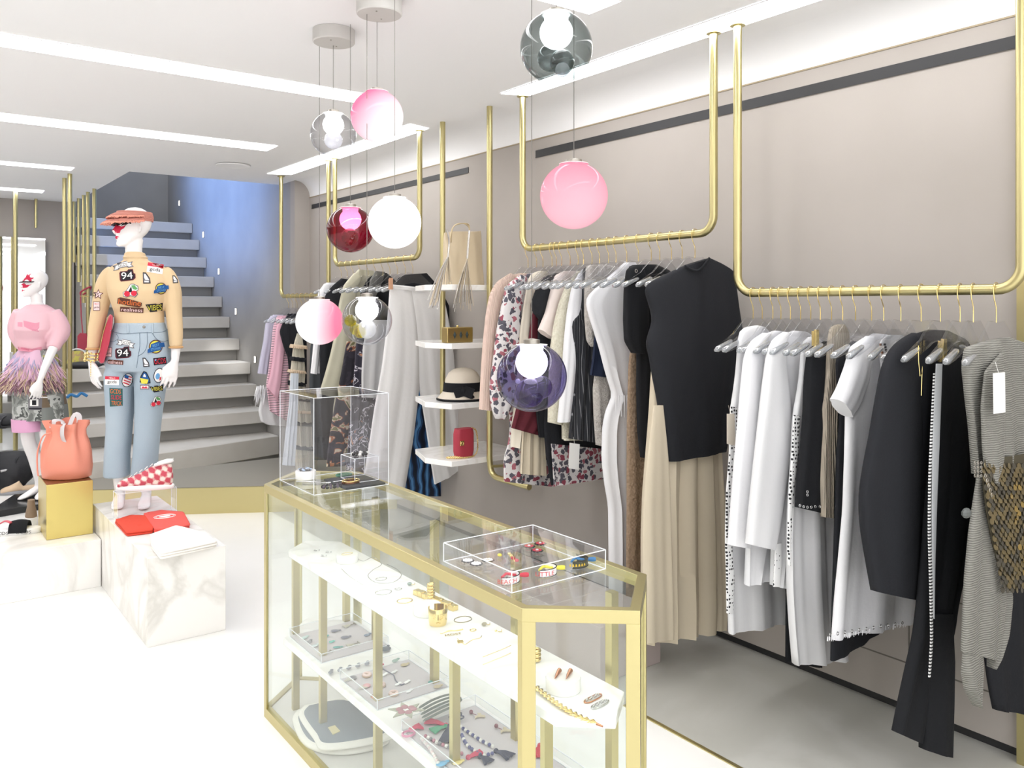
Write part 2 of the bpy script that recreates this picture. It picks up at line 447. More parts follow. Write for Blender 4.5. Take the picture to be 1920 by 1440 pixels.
slot([(-3.6,.55),(1.9,.55),(1.9,.73),(-3.6,.73)],'added as unseen fill behind the camera')  # this strip and the next are added out of view as fill light
slot([(-3.6,-1.1),(1.9,-1.1),(1.9,-.92),(-3.6,-.92)],'added as unseen fill farthest behind the camera')
# round ceiling vent
x,y,_=PZ(437,309,CEIL)
mb=MB(); mb.add(lathe([(.13,-.004),(.125,-.012),(.10,-.008),(.02,-.008),(.005,-.008)],32,(x,y,CEIL))); mb.build('ceiling_speaker',WHITE,smooth=True,label='flat round white disc set in the ceiling before the stair opening',cat='ceiling speaker')
# ---------- lamps ----------
def area(name, loc, rot, sx, sy, power, col=(1,1,1)):
    l=bpy.data.lights.new(name,'AREA'); l.shape='RECTANGLE'; l.size=sx; l.size_y=sy; l.energy=power; l.color=col
    o=bpy.data.objects.new(name,l); COL.objects.link(o); o.location=loc; o.rotation_euler=rot; return o
area('stair_daylight',(2.2,9.3,5.2),(0,0,0),1.2,2.8,26,(.66,.78,1.0))
aw=area('stair_wall_wash',(1.7,9.0,2.9),(0,math.radians(-97),0),2.2,2.6,34,(.22,.42,1.0)); aw.data.spread=1.7
sp=bpy.data.lights.new('step_spot','SPOT'); sp.energy=90; sp.spot_size=math.radians(16); sp.spot_blend=.5; sp.shadow_soft_size=.05  # added spot, stands in for the daylight patch on the fourth tread
o=bpy.data.objects.new('step_spot',sp); COL.objects.link(o); o.location=(2.3,7.3,2.5); o.rotation_euler=(Vector((2.66,8.33,.94))-Vector(o.location)).to_track_quat('-Z','Y').to_euler()

# ---------- mirror ----------
x,y,z=PY(85,447,9.9)
t=thing('wall_mirror','tall frameless mirror leaning on the far left wall behind the pink mannequin','mirror',(x-1.1,9.9,0))
mb=MB(); mb.add(box(x-2.2,x,9.9,9.92,.02,z)); mb.build('mirror_glass',MIRR,t)
mb=MB(); mb.add(box(x-2.2,x,9.921,9.95,.0,z-.01)); mb.build('backing',WHITE,t)
# ---------- hanging brass poles on the left ----------
RP=.018
def pole(px,pyt,pyb,lab):
    x,y,_=PZ(px,pyt,CEIL); z=x*S+y*C_
    zb=EYE+(CY-pyb)/F*z
    mb=MB(); mb.add(tube([(x,y,CEIL),(x,y,max(zb,.0))],RP,12)); mb.build('brass_pole',BRASS,smooth=True,label=lab,cat='pole',group='brass poles hanging from the ceiling')
    return x,y,zb
pole(121,334,757,'brass ceiling pole that ends beside the pink mannequin, left one of the tall pair')
pole(131,326,800,'brass ceiling pole reaching down to the coral bucket bag, right one of the tall pair')
pole(139,378,492,'shortest and thinnest looking brass ceiling pole, just right of the tall pair')
pole(148,372,529,'brass ceiling pole, second of the staggered row right of the tall pair')
pole(157,366,568,'brass ceiling pole, third of the staggered row right of the tall pair')
RPX,RPY,_=pole(165,360,700,'brass ceiling pole with the red strap bag hanging on it')
pole(177,354,640,'brass ceiling pole running down behind the patched mannequin shoulder')
x,y,_=PZ(62,377,CEIL); y=min(y,9.85)
mb=MB(); mb.add(tube([(x,9.86,CEIL),(x,9.86,2.3)],.014,10)); mb.build('brass_pole',BRASS,smooth=True,label='thin brass pole from the ceiling to the top of the mirror',cat='pole')
x,y,z=PY(29,560,9.2)
mb=MB(); mb.add(tube([(x,9.2,CEIL),(x,9.2,.0)],.02,10)); mb.build('brass_pole',BRASS,smooth=True,label='brass pole standing in front of the mirror at the far left',cat='pole')
# ---------- clothes rails ----------
RX=2.65
def rail(px0,px1,h,top0,top1,lab):
    y0=PX(px0,500,RX)[1]; y1=PX(px1,500,RX)[1]
    t=thing('clothes_rail',lab,'clothes rail',(RX,(y0+y1)/2,h),'brass clothes rails hung from the ceiling')
    pts=arc_frame((RX,y0,top0),(RX,y0,h),(RX,y1,h),(RX,y1,top1),.07)
    mb=MB(); mb.add(tube(pts,.0165,14)); mb.build('bent_tube',BRASS,t,smooth=True)
    for yy in (y0,y1):
        mb=MB(); mb.add(lathe([(.03,0),(.03,.006),(.018,.006)],16,(RX,yy,CEIL-.008))); mb.build('ceiling_plate',BRASS,t,smooth=True)
    return y0,y1
R3=rail(1383,1916,1.547,CEIL,CEIL,'brass U-shaped clothes rail nearest at right, holding black and white clothes')
R2=rail(980,1338,1.793,CEIL,CEIL,'brass U-shaped clothes rail behind the pink and purple globes, in the middle of the wall')
R1=rail(628,787,1.80,CEIL,CEIL,'brass U-shaped clothes rail behind the white globe, left of the marble shelves')
R0=rail(527,616,1.574,CEIL,CEIL,'farthest brass U-shaped clothes rail beside the stairs')
# ---------- fabrics ----------
def fab(n,c,r=.85,**k): return pbr(n,c,r,spec=.2,**k)
F_WHITE=fab('white_cotton','#e9e9ec',bump=('noise',90,.15))
F_WHITE2=fab('white_crepe','#e2e2e4',bump=('noise',40,.12))
F_BLACK=fab('black_crepe','#26272b',bump=('noise',120,.25))
F_BLACK2=fab('black_wool','#1f2023',bump=('noise',70,.3))
F_PINKRIB=fab('pink_rib_knit','#dcc3b6',bump=('ribx',45,.9))
F_CREAM=fab('cream_silk','#e3dbcb',.5)
F_BURG=fab('burgundy_crepe','#5d2730')
F_PINKT=fab('pale_pink_cotton','#e2d5cf',bump=('noise',60,.1))
F_TWEED=fab('cream_tweed','#dedac9',bump=('voro',130,.9),var=(80,'#cfc9b4',.2))
F_BOUCLE=fab('grey_boucle','#b9b2ab',bump=('voro',150,1),var=(70,'#cdc8c2',.2))
F_BROWN=fab('brown_knit','#a48d77',bump=('voro',90,1),var=(60,'#8d7762',.2))
F_NAVY=fab('navy_denim','#232b3f')
F_BEIGE=fab('beige_linen','#cfc3ad',.8,bump=('noise',30,.25))
F_PIN=ramp_mat('pinstripe_wool',None,'wavex',22,[(0,'#26282e'),(.97,'#8f8f92')],rough=.8)
def floral(name,bg,cols,scale=30,thr=.5):
    m,nt,out=newmat(name); p=N(nt,'ShaderNodeBsdfPrincipled'); L(nt,p.outputs[0],out.inputs[0]); p.inputs['Roughness'].default_value=.7
    tc=N(nt,'ShaderNodeTexCoord'); nz=N(nt,'ShaderNodeTexNoise'); nz.inputs['Scale'].default_value=45; nz.inputs['Detail'].default_value=2
    L(nt,tc.outputs['Object'],nz.inputs['Vector'])
    ad=N(nt,'ShaderNodeVectorMath',operation='MULTIPLY_ADD'); ad.inputs[1].default_value=(.03,.03,.03); L(nt,nz.outputs[1],ad.inputs[0]); L(nt,tc.outputs['Object'],ad.inputs[2])
    v=N(nt,'ShaderNodeTexVoronoi'); v.inputs['Scale'].default_value=scale; L(nt,ad.outputs[0],v.inputs['Vector'])
    r=N(nt,'ShaderNodeValToRGB'); r.color_ramp.interpolation='CONSTANT'; el=r.color_ramp.elements
    while len(el)>1: el.remove(el[-1])
    el[0].position=0; el[0].color=srgb(cols[0])
    for i,c in enumerate(cols[1:]): e=el.new(.3+.5*i/max(1,len(cols)-1)); e.color=srgb(c)
    L(nt,v.outputs['Color'],r.inputs[0])
    lt=N(nt,'ShaderNodeMath',operation='LESS_THAN'); lt.inputs[1].default_value=thr; L(nt,v.outputs['Distance'],lt.inputs[0])
    mx=N(nt,'ShaderNodeMix',data_type='RGBA'); mx.inputs['A'].default_value=srgb(bg); L(nt,lt.outputs[0],mx.inputs['Factor']); L(nt,r.outputs[0],mx.inputs['B']); L(nt,mx.outputs['Result'],p.inputs['Base Color']); return m
F_FLOR=floral('floral_chiffon','#dcd8d8',['#56545f','#56545f','#8f4152','#4b4954','#a8646f'],36,.50)
F_KNIT=fab('beige_rib_knit','#b6ab9b',bump=('ribx',38,1))
F_GKNIT=ramp_mat('grey_openwork_knit',None,'wavez',48,[(0,'#6f6e69'),(.35,'#87867f'),(.75,'#94938c')],rough=.85,dist=2.5,bump=.8,interp='LINEAR')
F_KHAKI=fab('khaki_silk','#b5b29c',.5,var=(3,'#c9c5b0',.25))
F_CAMO=ramp_mat('camouflage_print',None,'noise',9,[(0,'#2d2a33'),(.45,'#3a3540'),(.53,'#a46a50'),(.57,'#cfc2ad'),(.62,'#7d7a55')],rough=.75,detail=2,dist=1.5)
F_NIGHT=ramp_mat('dark_floral_print',None,'noise',14,[(0,'#2a2735'),(.5,'#35303f'),(.56,'#cbc6cf'),(.60,'#2a2735'),(.68,'#b58468')],rough=.75,detail=2,dist=1.2)
F_IKAT=ramp_mat('blue_ikat',None,'wavex',5,[(0,'#131a2b'),(.35,'#1b2a48'),(.6,'#3c6ea8'),(.75,'#1a2440'),(.9,'#5b92c8')],rough=.8,dist=6,interp='LINEAR')
F_LILAC=fab('lilac_chiffon','#c5c3d6',.7)
F_PSTR=ramp_mat('pink_white_stripe',None,'wavez',16,[(0,'#e9c0cd'),(.8,'#e9c0cd'),(.9,'#5d5a60')],rough=.8)
F_PSLV=fab('pink_cotton','#e3b3c3')
F_BANDS=ramp_mat('cream_black_band_knit',None,'wavez',1.9,[(0,'#e0d9c9'),(.86,'#28282b')],rough=.9,rot=(0,0,0))
F_CRIB=fab('cream_rib_knit','#ddd6c4',bump=('ribx',40,1))
F_DOT=ramp_mat('white_crepe_black_dots',None,'dots',75,[(0,'#202024'),(.33,'#f0f0f0')],rough=.7)
F_ICE=fab('pale_blue_cotton','#d8dfe8',.7)
TAGM=pbr('paper_tag','#f1f1ef',.6); TAGB=pbr('beige_tag','#d9cfbf',.6)
F_GREYC=fab('charcoal_cotton','#4c5054')
# ---------- hanger ----------
def make_hanger(lab, loc, group):
    t=thing('clothes_hanger',lab,'clothes hanger',loc,group)
    half=[(.0,-.098),(.045,-.094),(.075,-.115),(.12,-.155),(.185,-.188),(.213,-.200),(.216,-.214),(.20,-.220),(.15,-.208),(.09,-.185),(.05,-.165),(0,-.158)]
    out=half+[(-x,z) for x,z in half[-2:0:-1]]
    o=Vector(loc)
    v,f=prism(out,-.006,.006)
    v=[(p[0]+o.x,p[2]+o.y,p[1]+o.z) for p in v]
    mb=MB(); mb.add((v,f))
    mb.build('hanger_body',HANG,t,bevel=.002)
    for s in (-1,1):
        mb=MB(); mb.add(tube([(o.x+s*.125,o.y,o.z-.180),(o.x+s*.135,o.y,o.z-.183),(o.x+s*.210,o.y,o.z-.211),(o.x+s*.219,o.y,o.z-.214)],[.004,.0085,.0115,.006],12)); mb.build('shoulder_end',HANGR,t,smooth=True,auto=40)
    pts=[]
    for i in range(11):
        a=math.radians(-35+215*i/10); pts.append((o.x+.0205*math.cos(a),o.y,o.z+.0205*math.sin(a)))
    pts+=[(o.x-.014,o.y,o.z-.03),(o.x+.0,o.y,o.z-.055),(o.x,o.y,o.z-.10)]
    mb=MB(); mb.add(tube(spl(pts,26),.0017,6)); mb.build('hook',GOLD,t,smooth=True)
    return t
_h0=None
def hanger(px, h, lab, group, rot=0):
    global _h0
    y=PX(px,500,RX)[1]
    if _h0 is None:
        _h0=make_hanger(lab,(RX,y,h),group); o=_h0
    else:
        o=copy_tree(_h0,None,(RX,y,h)); o['label']=lab; o['group']=group
    o.rotation_euler=(0,0,rot)
    return y
# ---------- garment lofts ----------
def edge3(pts, Y): return [PY(p[0],p[1],Y) for p in pts]
def resamp(P, n):
    d=[0]
    for i in range(1,len(P)): d.append(d[-1]+math.dist(P[i],P[i-1]))
    out=[]
    for i in range(n):
        s=d[-1]*i/(n-1); k=0
        while k<len(P)-2 and d[k+1]<s: k+=1
        u=(s-d[k])/max(d[k+1]-d[k],1e-9); out.append(tuple(P[k][j]*(1-u)+P[k+1][j]*u for j in range(3)))
    # light smoothing, ends kept
    for _ in range(1):
        out=[out[0]]+[tuple((out[i-1][j]+2*out[i][j]+out[i+1][j])/4 for j in range(3)) for i in range(1,n-1)]+[out[-1]]
    return out
def cloth(Y, Lp, Rp=None, th=.04, nf=3, amp=.007, dy=0, n=34, K=40, xmax=2.95, ph=None, xc=RX):
    Yv=Y+dy
    A=edge3(Lp,Yv)
    if Rp: B=edge3(Rp,Yv)
    else: B=[(min(2*xc-p[0],xmax),p[1],p[2]) for p in A]
    A=resamp(A,n); B=resamp(B,n)
    ph=random.uniform(0,6) if ph is None else ph
    rs=[]
    for i in range(n):
        t=i/(n-1); a,b=A[i],B[i]; mx=(a[0]+b[0])/2; hw=(b[0]-a[0])/2
        T=min(th,abs(hw)*1.5+.004)*(.55+.45*min(1,t*3)); r=[]
        for k in range(K):
            an=2*PI*k/K; c=math.cos(an); s=math.sin(an)
            w=(c+1)/2; z=a[2]*(1-w)+b[2]*w
            fold=amp*min(1,t*1.6)*(math.sin(nf*PI*c+ph+.6*t)+.5*math.sin(nf*2.3*PI*c+ph*1.7-t))
            y=Yv+T/2*math.copysign(abs(s)**.55,s)+fold
            r.append((mx+hw*c,y,z))
        rs.append(r)
    return rings(rs, True, True)
GT={}
def garment(key, name, lab, cat, hook, Lp, Rp=None, mat=None, group=None, dy=0, sleeve=None, smat=None, **k):
    Y=PX(hook,500,RX)[1]
    A=edge3(Lp,Y+dy); zt=max(a[2] for a in A)
    t=thing(name,lab,cat,(RX,Y+dy,zt),group)
    mb=MB(); mb.add(cloth(Y,Lp,Rp,dy=dy,**k)); o=mb.build('body',mat,t,smooth=True,auto=75)
    if sleeve:
        for j,(sl,sr) in enumerate(sleeve):
            mb=MB(); mb.add(cloth(Y,sl,sr,th=.055,nf=1,amp=.003,dy=dy-.018)); mb.build('sleeve',smat or mat,t,smooth=True,auto=75)
    GT[key]=(t,Y+dy); return t
def part(key, name, Lp, Rp, mat, dy=-.03, th=.01, amp=0.0, label=None, **k):
    t,Y=GT[key]; mb=MB(); mb.add(cloth(Y,Lp,Rp,th=th,amp=amp,dy=dy,**k)); return mb.build(name,mat,t,smooth=True,auto=75,label=label)
def swing_tag(key, pts, mat=TAGM, dy=-.045, label=None):
    t,Y=GT[key]; P=[PY(x,y,Y+dy) for x,y in pts]
    v=[(p[0],p[1]-.0006,p[2]) for p in P]+[(p[0],p[1]+.0006,p[2]) for p in P]
    n=len(P)
    mb=MB(); mb.add((v,[list(range(n)),list(range(n,2*n))[::-1]]+[(i,(i+1)%n,n+(i+1)%n,n+i) for i in range(n)]))
    a=[(P[0][k]+P[1][k])/2 for k in range(3)]
    mb.add(tube([(a[0],a[1],a[2]-.004),(a[0],a[1]+.01,a[2]+.03)],.0006,5))
    mb.build('price_tag',mat,t,label=label)
def clip(key, px, py, col=GOLD, wood=False, dy=-.03, s=1):
    t,Y=GT[key]; p=PY(px,py,Y+dy)
    mb=MB(); mb.add(box(p[0]-.009*s,p[0]+.009*s,p[1]-.012,p[1]-.004,p[2]-.03*s,p[2]+.025*s)); mb.add(box(p[0]-.008*s,p[0]+.008*s,p[1]-.002,p[1]+.006,p[2]-.03*s,p[2]+.02*s))
    mb.add(torus((p[0],p[1]-.004,p[2]),.006*s,.0012,12,6,0)); mb.build('clip',col,t,bevel=.001)

G3='clear hangers on the near right rail'; G2='clear hangers on the middle rail'; G1='clear hangers on the rail left of the shelves'; G0='clear hangers on the farthest rail'
def hangs(lst,h,group,where):
    for px,what in lst: hanger(px,h,'clear gold hooked hanger, '+what,group,random.uniform(-.06,.10))
hangs([(1412,'first from the left on the near right rail'),(1429,'holding the white dress with dotted side'),(1449,'between the dotted dress and the first white coat'),(1464,'inside the first white coat'),
(1482,'between the two white coats'),(1501,'inside the second white coat'),(1520,'just right of the second white coat'),(1538,'holding the second dotted dress'),(1559,'holding the black sleeve with ringed cuff'),
(1580,'holding the beige rib knit top'),(1604,'holding the thin strapped black dress'),(1634,'inside the white ring hemmed dress'),(1657,'just right of the white ring hemmed dress'),
(1689,'between the white ring hemmed dress and black coat'),(1727,'inside the black three quarter coat'),(1763,'holding the flared black trousers'),(1800,'behind the clip of the flared trousers'),
(1825,'left of the grey sequinned knit'),(1868,'holding the grey sequinned knit')],1.547,G3,'')
hangs([(990,'inside the pink rib cardigan'),(1006,'holding the floral blouse dress'),(1018,'holding the cream silk dress'),(1035,'holding the burgundy dress'),(1043,'inside the first black tee of the middle rail'),
(1053,'inside the pale pink tee'),(1069,'inside the cream tweed coat'),(1084,'inside the white blouse behind the pinstripes'),(1094,'holding the pinstripe jumpsuit'),(1110,'holding the grey boucle jacket'),(1124,'holding the navy frayed skirt'),
(1141,'between the navy skirt and the white jumpsuit'),(1155,'inside the white gathered jumpsuit'),(1175,'between white jumpsuit and snap jacket'),(1197,'holding the brown knitted dress'),(1221,'inside the black snap jacket'),
(1237,'holding the long beige skirt'),(1259,'second from the right end of the middle rail group'),(1279,'just behind the big black tee'),(1303,'inside the big black tee')],1.793,G2,'')
hangs([(640,'first on the rail left of the shelves'),(651,'inside the white and black blouse of the shelf side rail'),(662,'holding the black gathered top of that rail'),(676,'inside the khaki silk coat'),(690,'holding the camouflage trousers'),
(704,'inside the dark jacket near the khaki coat'),(718,'holding the dark floral trousers'),(731,'holding the grey jersey dress'),(745,'holding the blue ikat trousers'),(760,'inside the black blouse behind trousers'),(774,'with the wide white trousers')],1.80,G1,'')
hangs([(541,'inside the lilac blouse'),(549,'holding the feather hemmed skirt'),(557,'inside the pink striped shirt'),(566,'inside the black scalloped top'),(575,'inside the cream banded knit'),(585,'holding the pale blue dress'),(595,'holding the grey cotton dress'),(606,'last one by the pink milky globe')],1.574,G0,'')

# ================= near right rail =================
garment('dot1','dotted_dress','white sleeveless dress with scattered black dots down its left side','dress',1429,
 [(1408,612),(1387,616),(1384,640),(1381,690),(1374,745),(1369,765),(1367,850),(1361,920),(1359,1010),(1361,1080),(1364,1187)],
 [(1420,610),(1440,613),(1447,650),(1449,700),(1455,760),(1460,850),(1466,950),(1472,1050),(1478,1165)],F_WHITE2,th=.05,amp=.01,nf=2)
part('dot1','dotted_panel',[(1370,762),(1368,850),(1362,920),(1360,1010),(1362,1080),(1363,1150)],[(1384,764),(1381,850),(1374,920),(1371,1010),(1376,1080),(1374,1150)],F_DOT,dy=-.022,th=.012)
swing_tag('dot1',[(1363,776),(1377,776),(1379,836),(1363,832)],TAGB,dy=-.03)
garment('blk1','black_dress','long plain black dress hanging between two white dresses, hem near the floor','dress',1482,
 [(1462,650),(1450,700),(1452,800),(1468,900),(1474,1000),(1475,1100),(1474,1240)],[(1500,650),(1520,700),(1525,800),(1530,900),(1532,1000),(1535,1100),(1540,1252)],F_BLACK2,th=.03,amp=.003)
garment('coatA','white_coat','white long sleeved coat, left one of the two hanging side by side','coat',1464,
 [(1452,620),(1430,628),(1420,660),(1418,800),(1412,900),(1402,1000),(1400,1098)],[(1470,622),(1500,640),(1500,800),(1498,900),(1495,1000),(1470,1040),(1452,1080)],F_WHITE,
 sleeve=[([(1432,624),(1408,640),(1398,672),(1393,740),(1388,800),(1381,880),(1372,1000),(1370,1022)],[(1445,626),(1428,650),(1427,700),(1427,760),(1426,840),(1420,920),(1408,1000),(1404,1026)])],th=.045,amp=.006)
garment('coatB','white_coat','white long sleeved coat, right one of the pair, cuff hanging lower','coat',1501,
 [(1488,620),(1468,628),(1460,680),(1470,800),(1462,900),(1452,1000),(1450,1098)],[(1510,622),(1540,640),(1545,800),(1530,900),(1520,1000),(1500,1050),(1478,1104)],F_WHITE2,
 sleeve=[([(1470,622),(1450,636),(1440,665),(1434,720),(1427,780),(1418,860),(1408,960),(1403,1020)],[(1482,625),(1470,645),(1472,700),(1478,760),(1483,830),(1472,900),(1460,980),(1449,1030)])],th=.045,amp=.006)
part('coatB','dotted_hem',[(1454,1020),(1452,1060),(1450,1100)],[(1466,1018),(1466,1060),(1462,1100)],F_DOT,dy=-.028,th=.008)
garment('dot2','dotted_dress','white sleeveless dress with black dots, second one, longer and right of the white coats','dress',1538,
 [(1517,632),(1504,640),(1502,690),(1496,740),(1488,776),(1486,850),(1481,920),(1477,1000),(1478,1100),(1483,1180),(1489,1246)],
 [(1530,632),(1545,640),(1550,690),(1558,760),(1562,850),(1566,920),(1572,1000),(1576,1100),(1580,1180),(1584,1236)],F_WHITE2,th=.05,amp=.012,nf=2)
part('dot2','dotted_panel',[(1488,778),(1485,850),(1480,920),(1477,1000),(1478,1060)],[(1500,780),(1496,850),(1488,920),(1482,1000),(1481,1060)],F_DOT,dy=-.022,th=.012)
garment('ring','black_jacket','short black jacket sleeve with silver rings on the cuff, beside beige knit','jacket',1559,
 [(1545,640),(1530,650),(1540,700),(1545,800),(1540,900),(1536,952)],[(1580,640),(1600,660),(1600,800),(1595,900),(1590,950)],F_BLACK2,
 sleeve=[([(1532,645),(1517,655),(1513,700),(1512,770),(1507,840),(1500,900),(1497,952)],[(1548,648),(1551,700),(1551,770),(1548,840),(1543,900),(1541,962)])],th=.03,amp=.003)
t,Y=GT['ring']
for i,(px,py) in enumerate([(1500,948),(1507,950),(1514,951),(1521,951),(1529,950),(1537,950),(1514,922),(1514,928)]):
    p=PY(px,py,Y-.048); mb=MB(); mb.add(torus(p,.0045,.0012,12,6,1)); mb.build('ring',SILVER,t,smooth=True)
clip('ring',1527,632,GOLD)
garment('bknit','knit_vest','beige ribbed knit sleeveless top between black jacket and white dress','top',1580,
 [(1573,608),(1556,612),(1551,650),(1549,700),(1543,745),(1539,762),(1541,800),(1537,850),(1535,900),(1538,968)],
 [(1582,608),(1592,625),(1594,700),(1600,745),(1604,800),(1606,850),(1604,900),(1600,976)],F_KNIT,th=.035,amp=.006,nf=3)
garment('strap','strap_dress','thin strapped black dress showing as a dark strip behind the white ring hemmed dress','dress',1604,
 [(1598,640),(1566,668),(1570,720),(1576,790),(1570,850),(1568,950),(1565,1050),(1562,1150),(1560,1240)],
 [(1615,640),(1640,668),(1650,720),(1650,790),(1650,850),(1652,950),(1654,1050),(1656,1150),(1658,1175)],F_BLACK,th=.03,amp=.004)
garment('tee','white_dress','white short sleeved dress with ringed frayed hem, in front of black strips','dress',1634,
 [(1640,625),(1612,640),(1592,690),(1584,740),(1582,790),(1579,850),(1573,950),(1564,1050),(1557,1120),(1552,1196)],
 [(1662,628),(1700,650),(1730,700),(1728,780),(1722,850),(1718,950),(1714,1050),(1710,1120),(1704,1166)],F_WHITE,
 sleeve=[([(1626,630),(1600,650),(1588,690),(1574,728),(1563,748)],[(1640,632),(1628,680),(1622,720),(1606,760),(1592,782)])],th=.05,amp=.014,nf=2)
t,Y=GT['tee']
for i in range(11):
    px=1557+i*13.5; p=PY(px,1190-i*2.2,Y-.044); mb=MB(); mb.add(torus(p,.005,.0013,10,6,1)); mb.build('ring',SILVER,t,smooth=True)
mb=MB()
for i in range(90):
    px=1552+random.random()*150; py=1196-(px-1552)*.19; p=PY(px,py,Y-.03+random.uniform(-.01,.02)); mb.add(tube([(p[0],p[1],p[2]+.004),(p[0]+random.uniform(-.004,.004),p[1],p[2]-random.uniform(.006,.014))],.0012,4))
mb.build('frayed_hem',F_WHITE,t,kind='stuff')
garment('fringe','beaded_shirt','white top with copper and black beaded fringe straps at the shoulder','top',1657,
 [(1665,628),(1648,640),(1652,700),(1658,800),(1650,900),(1660,1000)],[(1690,628),(1712,650),(1716,700),(1720,800),(1716,900),(1712,1000)],F_WHITE2,th=.02,amp=.003)
mb=MB(); t,Y=GT['fringe']
for j in range(2):
    for i in range(9):
        p=PY(1651+j*8+i*1.1,646+i*5,Y-.05); mb.add(box(p[0]-.004,p[0]+.004,p[1]-.002,p[1]+.002,p[2]-.0035,p[2]+.0035),j)
mb.build('bead_fringe',[pbr('copper_bead','#9b6a52',.3,1),BLACKM],t)
garment('bcoat','black_coat','black three quarter sleeve coat with a gold safety pin on the front','coat',1727,
 [(1745,618),(1715,626),(1690,645),(1674,700),(1670,800),(1664,900),(1664,1000),(1672,1060),(1682,1080)],[(1775,620),(1815,640),(1822,700),(1820,800),(1815,900),(1812,1000),(1800,1060),(1790,1080)],F_BLACK,
 sleeve=[([(1712,624),(1688,638),(1668,658),(1656,690),(1646,750),(1634,820),(1622,880),(1615,930),(1617,985),(1628,1050),(1639,1108)],[(1728,630),(1722,670),(1722,720),(1724,790),(1724,860),(1722,930),(1722,985),(1720,1050),(1719,1124)])],th=.05,amp=.006)
t,Y=GT['bcoat']
p=PY(1722,648,Y-.065); q=PY(1725,705,Y-.065)
mb=MB(); mb.add(tube([p,(p[0]+.001,p[1],(p[2]+q[2])/2),(q[0],q[1],q[2]),(q[0]+.01,q[1],q[2]+.006),(q[0]+.013,q[1],q[2]+.03),(q[0]+.008,q[1],q[2]-.06)],.0016,6)); mb.build('safety_pin',GOLD,t,smooth=True)
garment('flare','flared_trousers','long flared black trousers clipped at the waist, white stripes down the side seam','trousers',1763,
 [(1757,672),(1756,720),(1750,800),(1742,880),(1735,960),(1729,1040),(1720,1130),(1712,1195),(1697,1260),(1685,1315),(1674,1370)],
 [(1822,668),(1826,760),(1824,900),(1818,990),(1806,1070),(1790,1140),(1786,1180),(1770,1230),(1752,1290),(1742,1340),(1732,1396)],F_BLACK2,th=.045,amp=.006,nf=2,n=44)
t,Y=GT['flare']
mb=MB(); mb.add(cloth(Y,[(1748,1150),(1742,1230),(1736,1320),(1732,1405)],[(1784,1150),(1786,1240),(1786,1330),(1784,1418)],th=.05,amp=.006,nf=1,dy=-.02)); mb.build('trouser_leg',F_BLACK2,t,smooth=True)
part('flare','grey_stripe',[(1755,682),(1751,760),(1748,860),(1747,960),(1748,1060),(1750,1160)],[(1767,682),(1764,760),(1760,860),(1756,960),(1753,1060),(1751,1160)],fab('silver_tape','#cdd0d3',.5),dy=-.045,th=.006,label='pale satin stripe on the flared trousers')
DOTT=ramp_mat('checked_tape',None,'wavez',32,[(0,'#f2f2f2'),(.55,'#2a2a2c')],rough=.7)
part('flare','checked_stripe',[(1750,700),(1745,800),(1741,900),(1740,1000),(1743,1100),(1745,1200),(1741,1270)],[(1753,700),(1749,800),(1745,900),(1745,1000),(1748,1100),(1749,1200),(1744,1270)],DOTT,dy=-.047,th=.006)
clip('flare',1765,655,GOLD,s=1.3)
garment('skirtE','black_skirt','long black skirt at the far right edge below the grey knit','skirt',1845,
 [(1850,860),(1838,950),(1838,1060),(1842,1150),(1848,1230),(1856,1290),(1864,1330)],[(1925,860),(1950,950),(1955,1060),(1955,1150),(1955,1230),(1955,1290),(1950,1338)],F_BLACK,th=.04,amp=.006,dy=.02)
garment('gknit','sequin_knit','grey openwork knit with drooping points and bronze sequins at the right edge','knit',1868,
 [(1850,640),(1812,652),(1808,690),(1814,740),(1822,790),(1828,850),(1832,890)],[(1890,632),(1960,660),(1990,720),(1990,800),(1990,880),(1985,900),(1960,890)],F_GKNIT,th=.05,amp=.012,nf=3)
t,Y=GT['gknit']
for a,b in (([(1834,890),(1826,940),(1818,1000),(1810,1080),(1807,1160),(1805,1222)],[(1848,892),(1858,940),(1866,1000),(1872,1080),(1870,1160),(1864,1236)]),
            ([(1808,1215),(1806,1260),(1812,1295),(1828,1324)],[(1842,1215),(1840,1260),(1838,1295),(1836,1326)]),
            ([(1858,960),(1862,1040),(1868,1120),(1862,1200),(1858,1250)],[(1872,960),(1884,1040),(1894,1120),(1886,1190),(1862,1254)])):
    mb=MB(); mb.add(cloth(Y,a,b,th=.03,nf=1,amp=.006,dy=-.012)); mb.build('drape',F_GKNIT,t,smooth=True)
mb=MB(); mb.add(cloth(Y,[(1846,700),(1842,760),(1846,840),(1852,900)],[(1880,660),(1886,760),(1884,860),(1872,912)],th=.02,nf=1,amp=.004,dy=-.035)); mb.build('front_fold',F_GKNIT,t,smooth=True)
SEQ=[pbr('bronze_sequin','#9c9070',.3,1),pbr('gold_sequin','#d0b878',.25,1),pbr('pewter_sequin','#77756c',.3,1)]
mb=MB()
for r in range(30):
    for c in range(12):
        py=1106-r*8; x0=1842+ (py-868)*.16; px=x0+c*9+(r%2)*4.5
        if px>1925: continue
        p=PY(px,py,Y-.045); mb.add(lathe([(.0095,-.0005),(.0095,.0005)],10,(0,0,0)),0 if random.random()<.6 else (1 if c>4 and random.random()<.6 else 2),
              Matrix.Translation(p)@Matrix.Rotation(random.uniform(-.2,.2),4,'Z')@Matrix.Rotation(PI/2-.22+random.uniform(-.1,.1),4,'X'))
mb.build('sequin_panel',SEQ,t,kind='stuff')
mb=MB(); mb.add(cloth(Y,[(1846,862),(1842,900),(1850,960),(1862,1020),(1876,1070),(1892,1108)],[(1930,850),(1945,900),(1945,960),(1940,1020),(1930,1070),(1915,1100)],th=.012,nf=1,amp=.003,dy=-.033)); mb.build('sequin_backing',fab('dark_bronze_mesh','#4f4a3c',.6),t,smooth=True)
mb=MB()
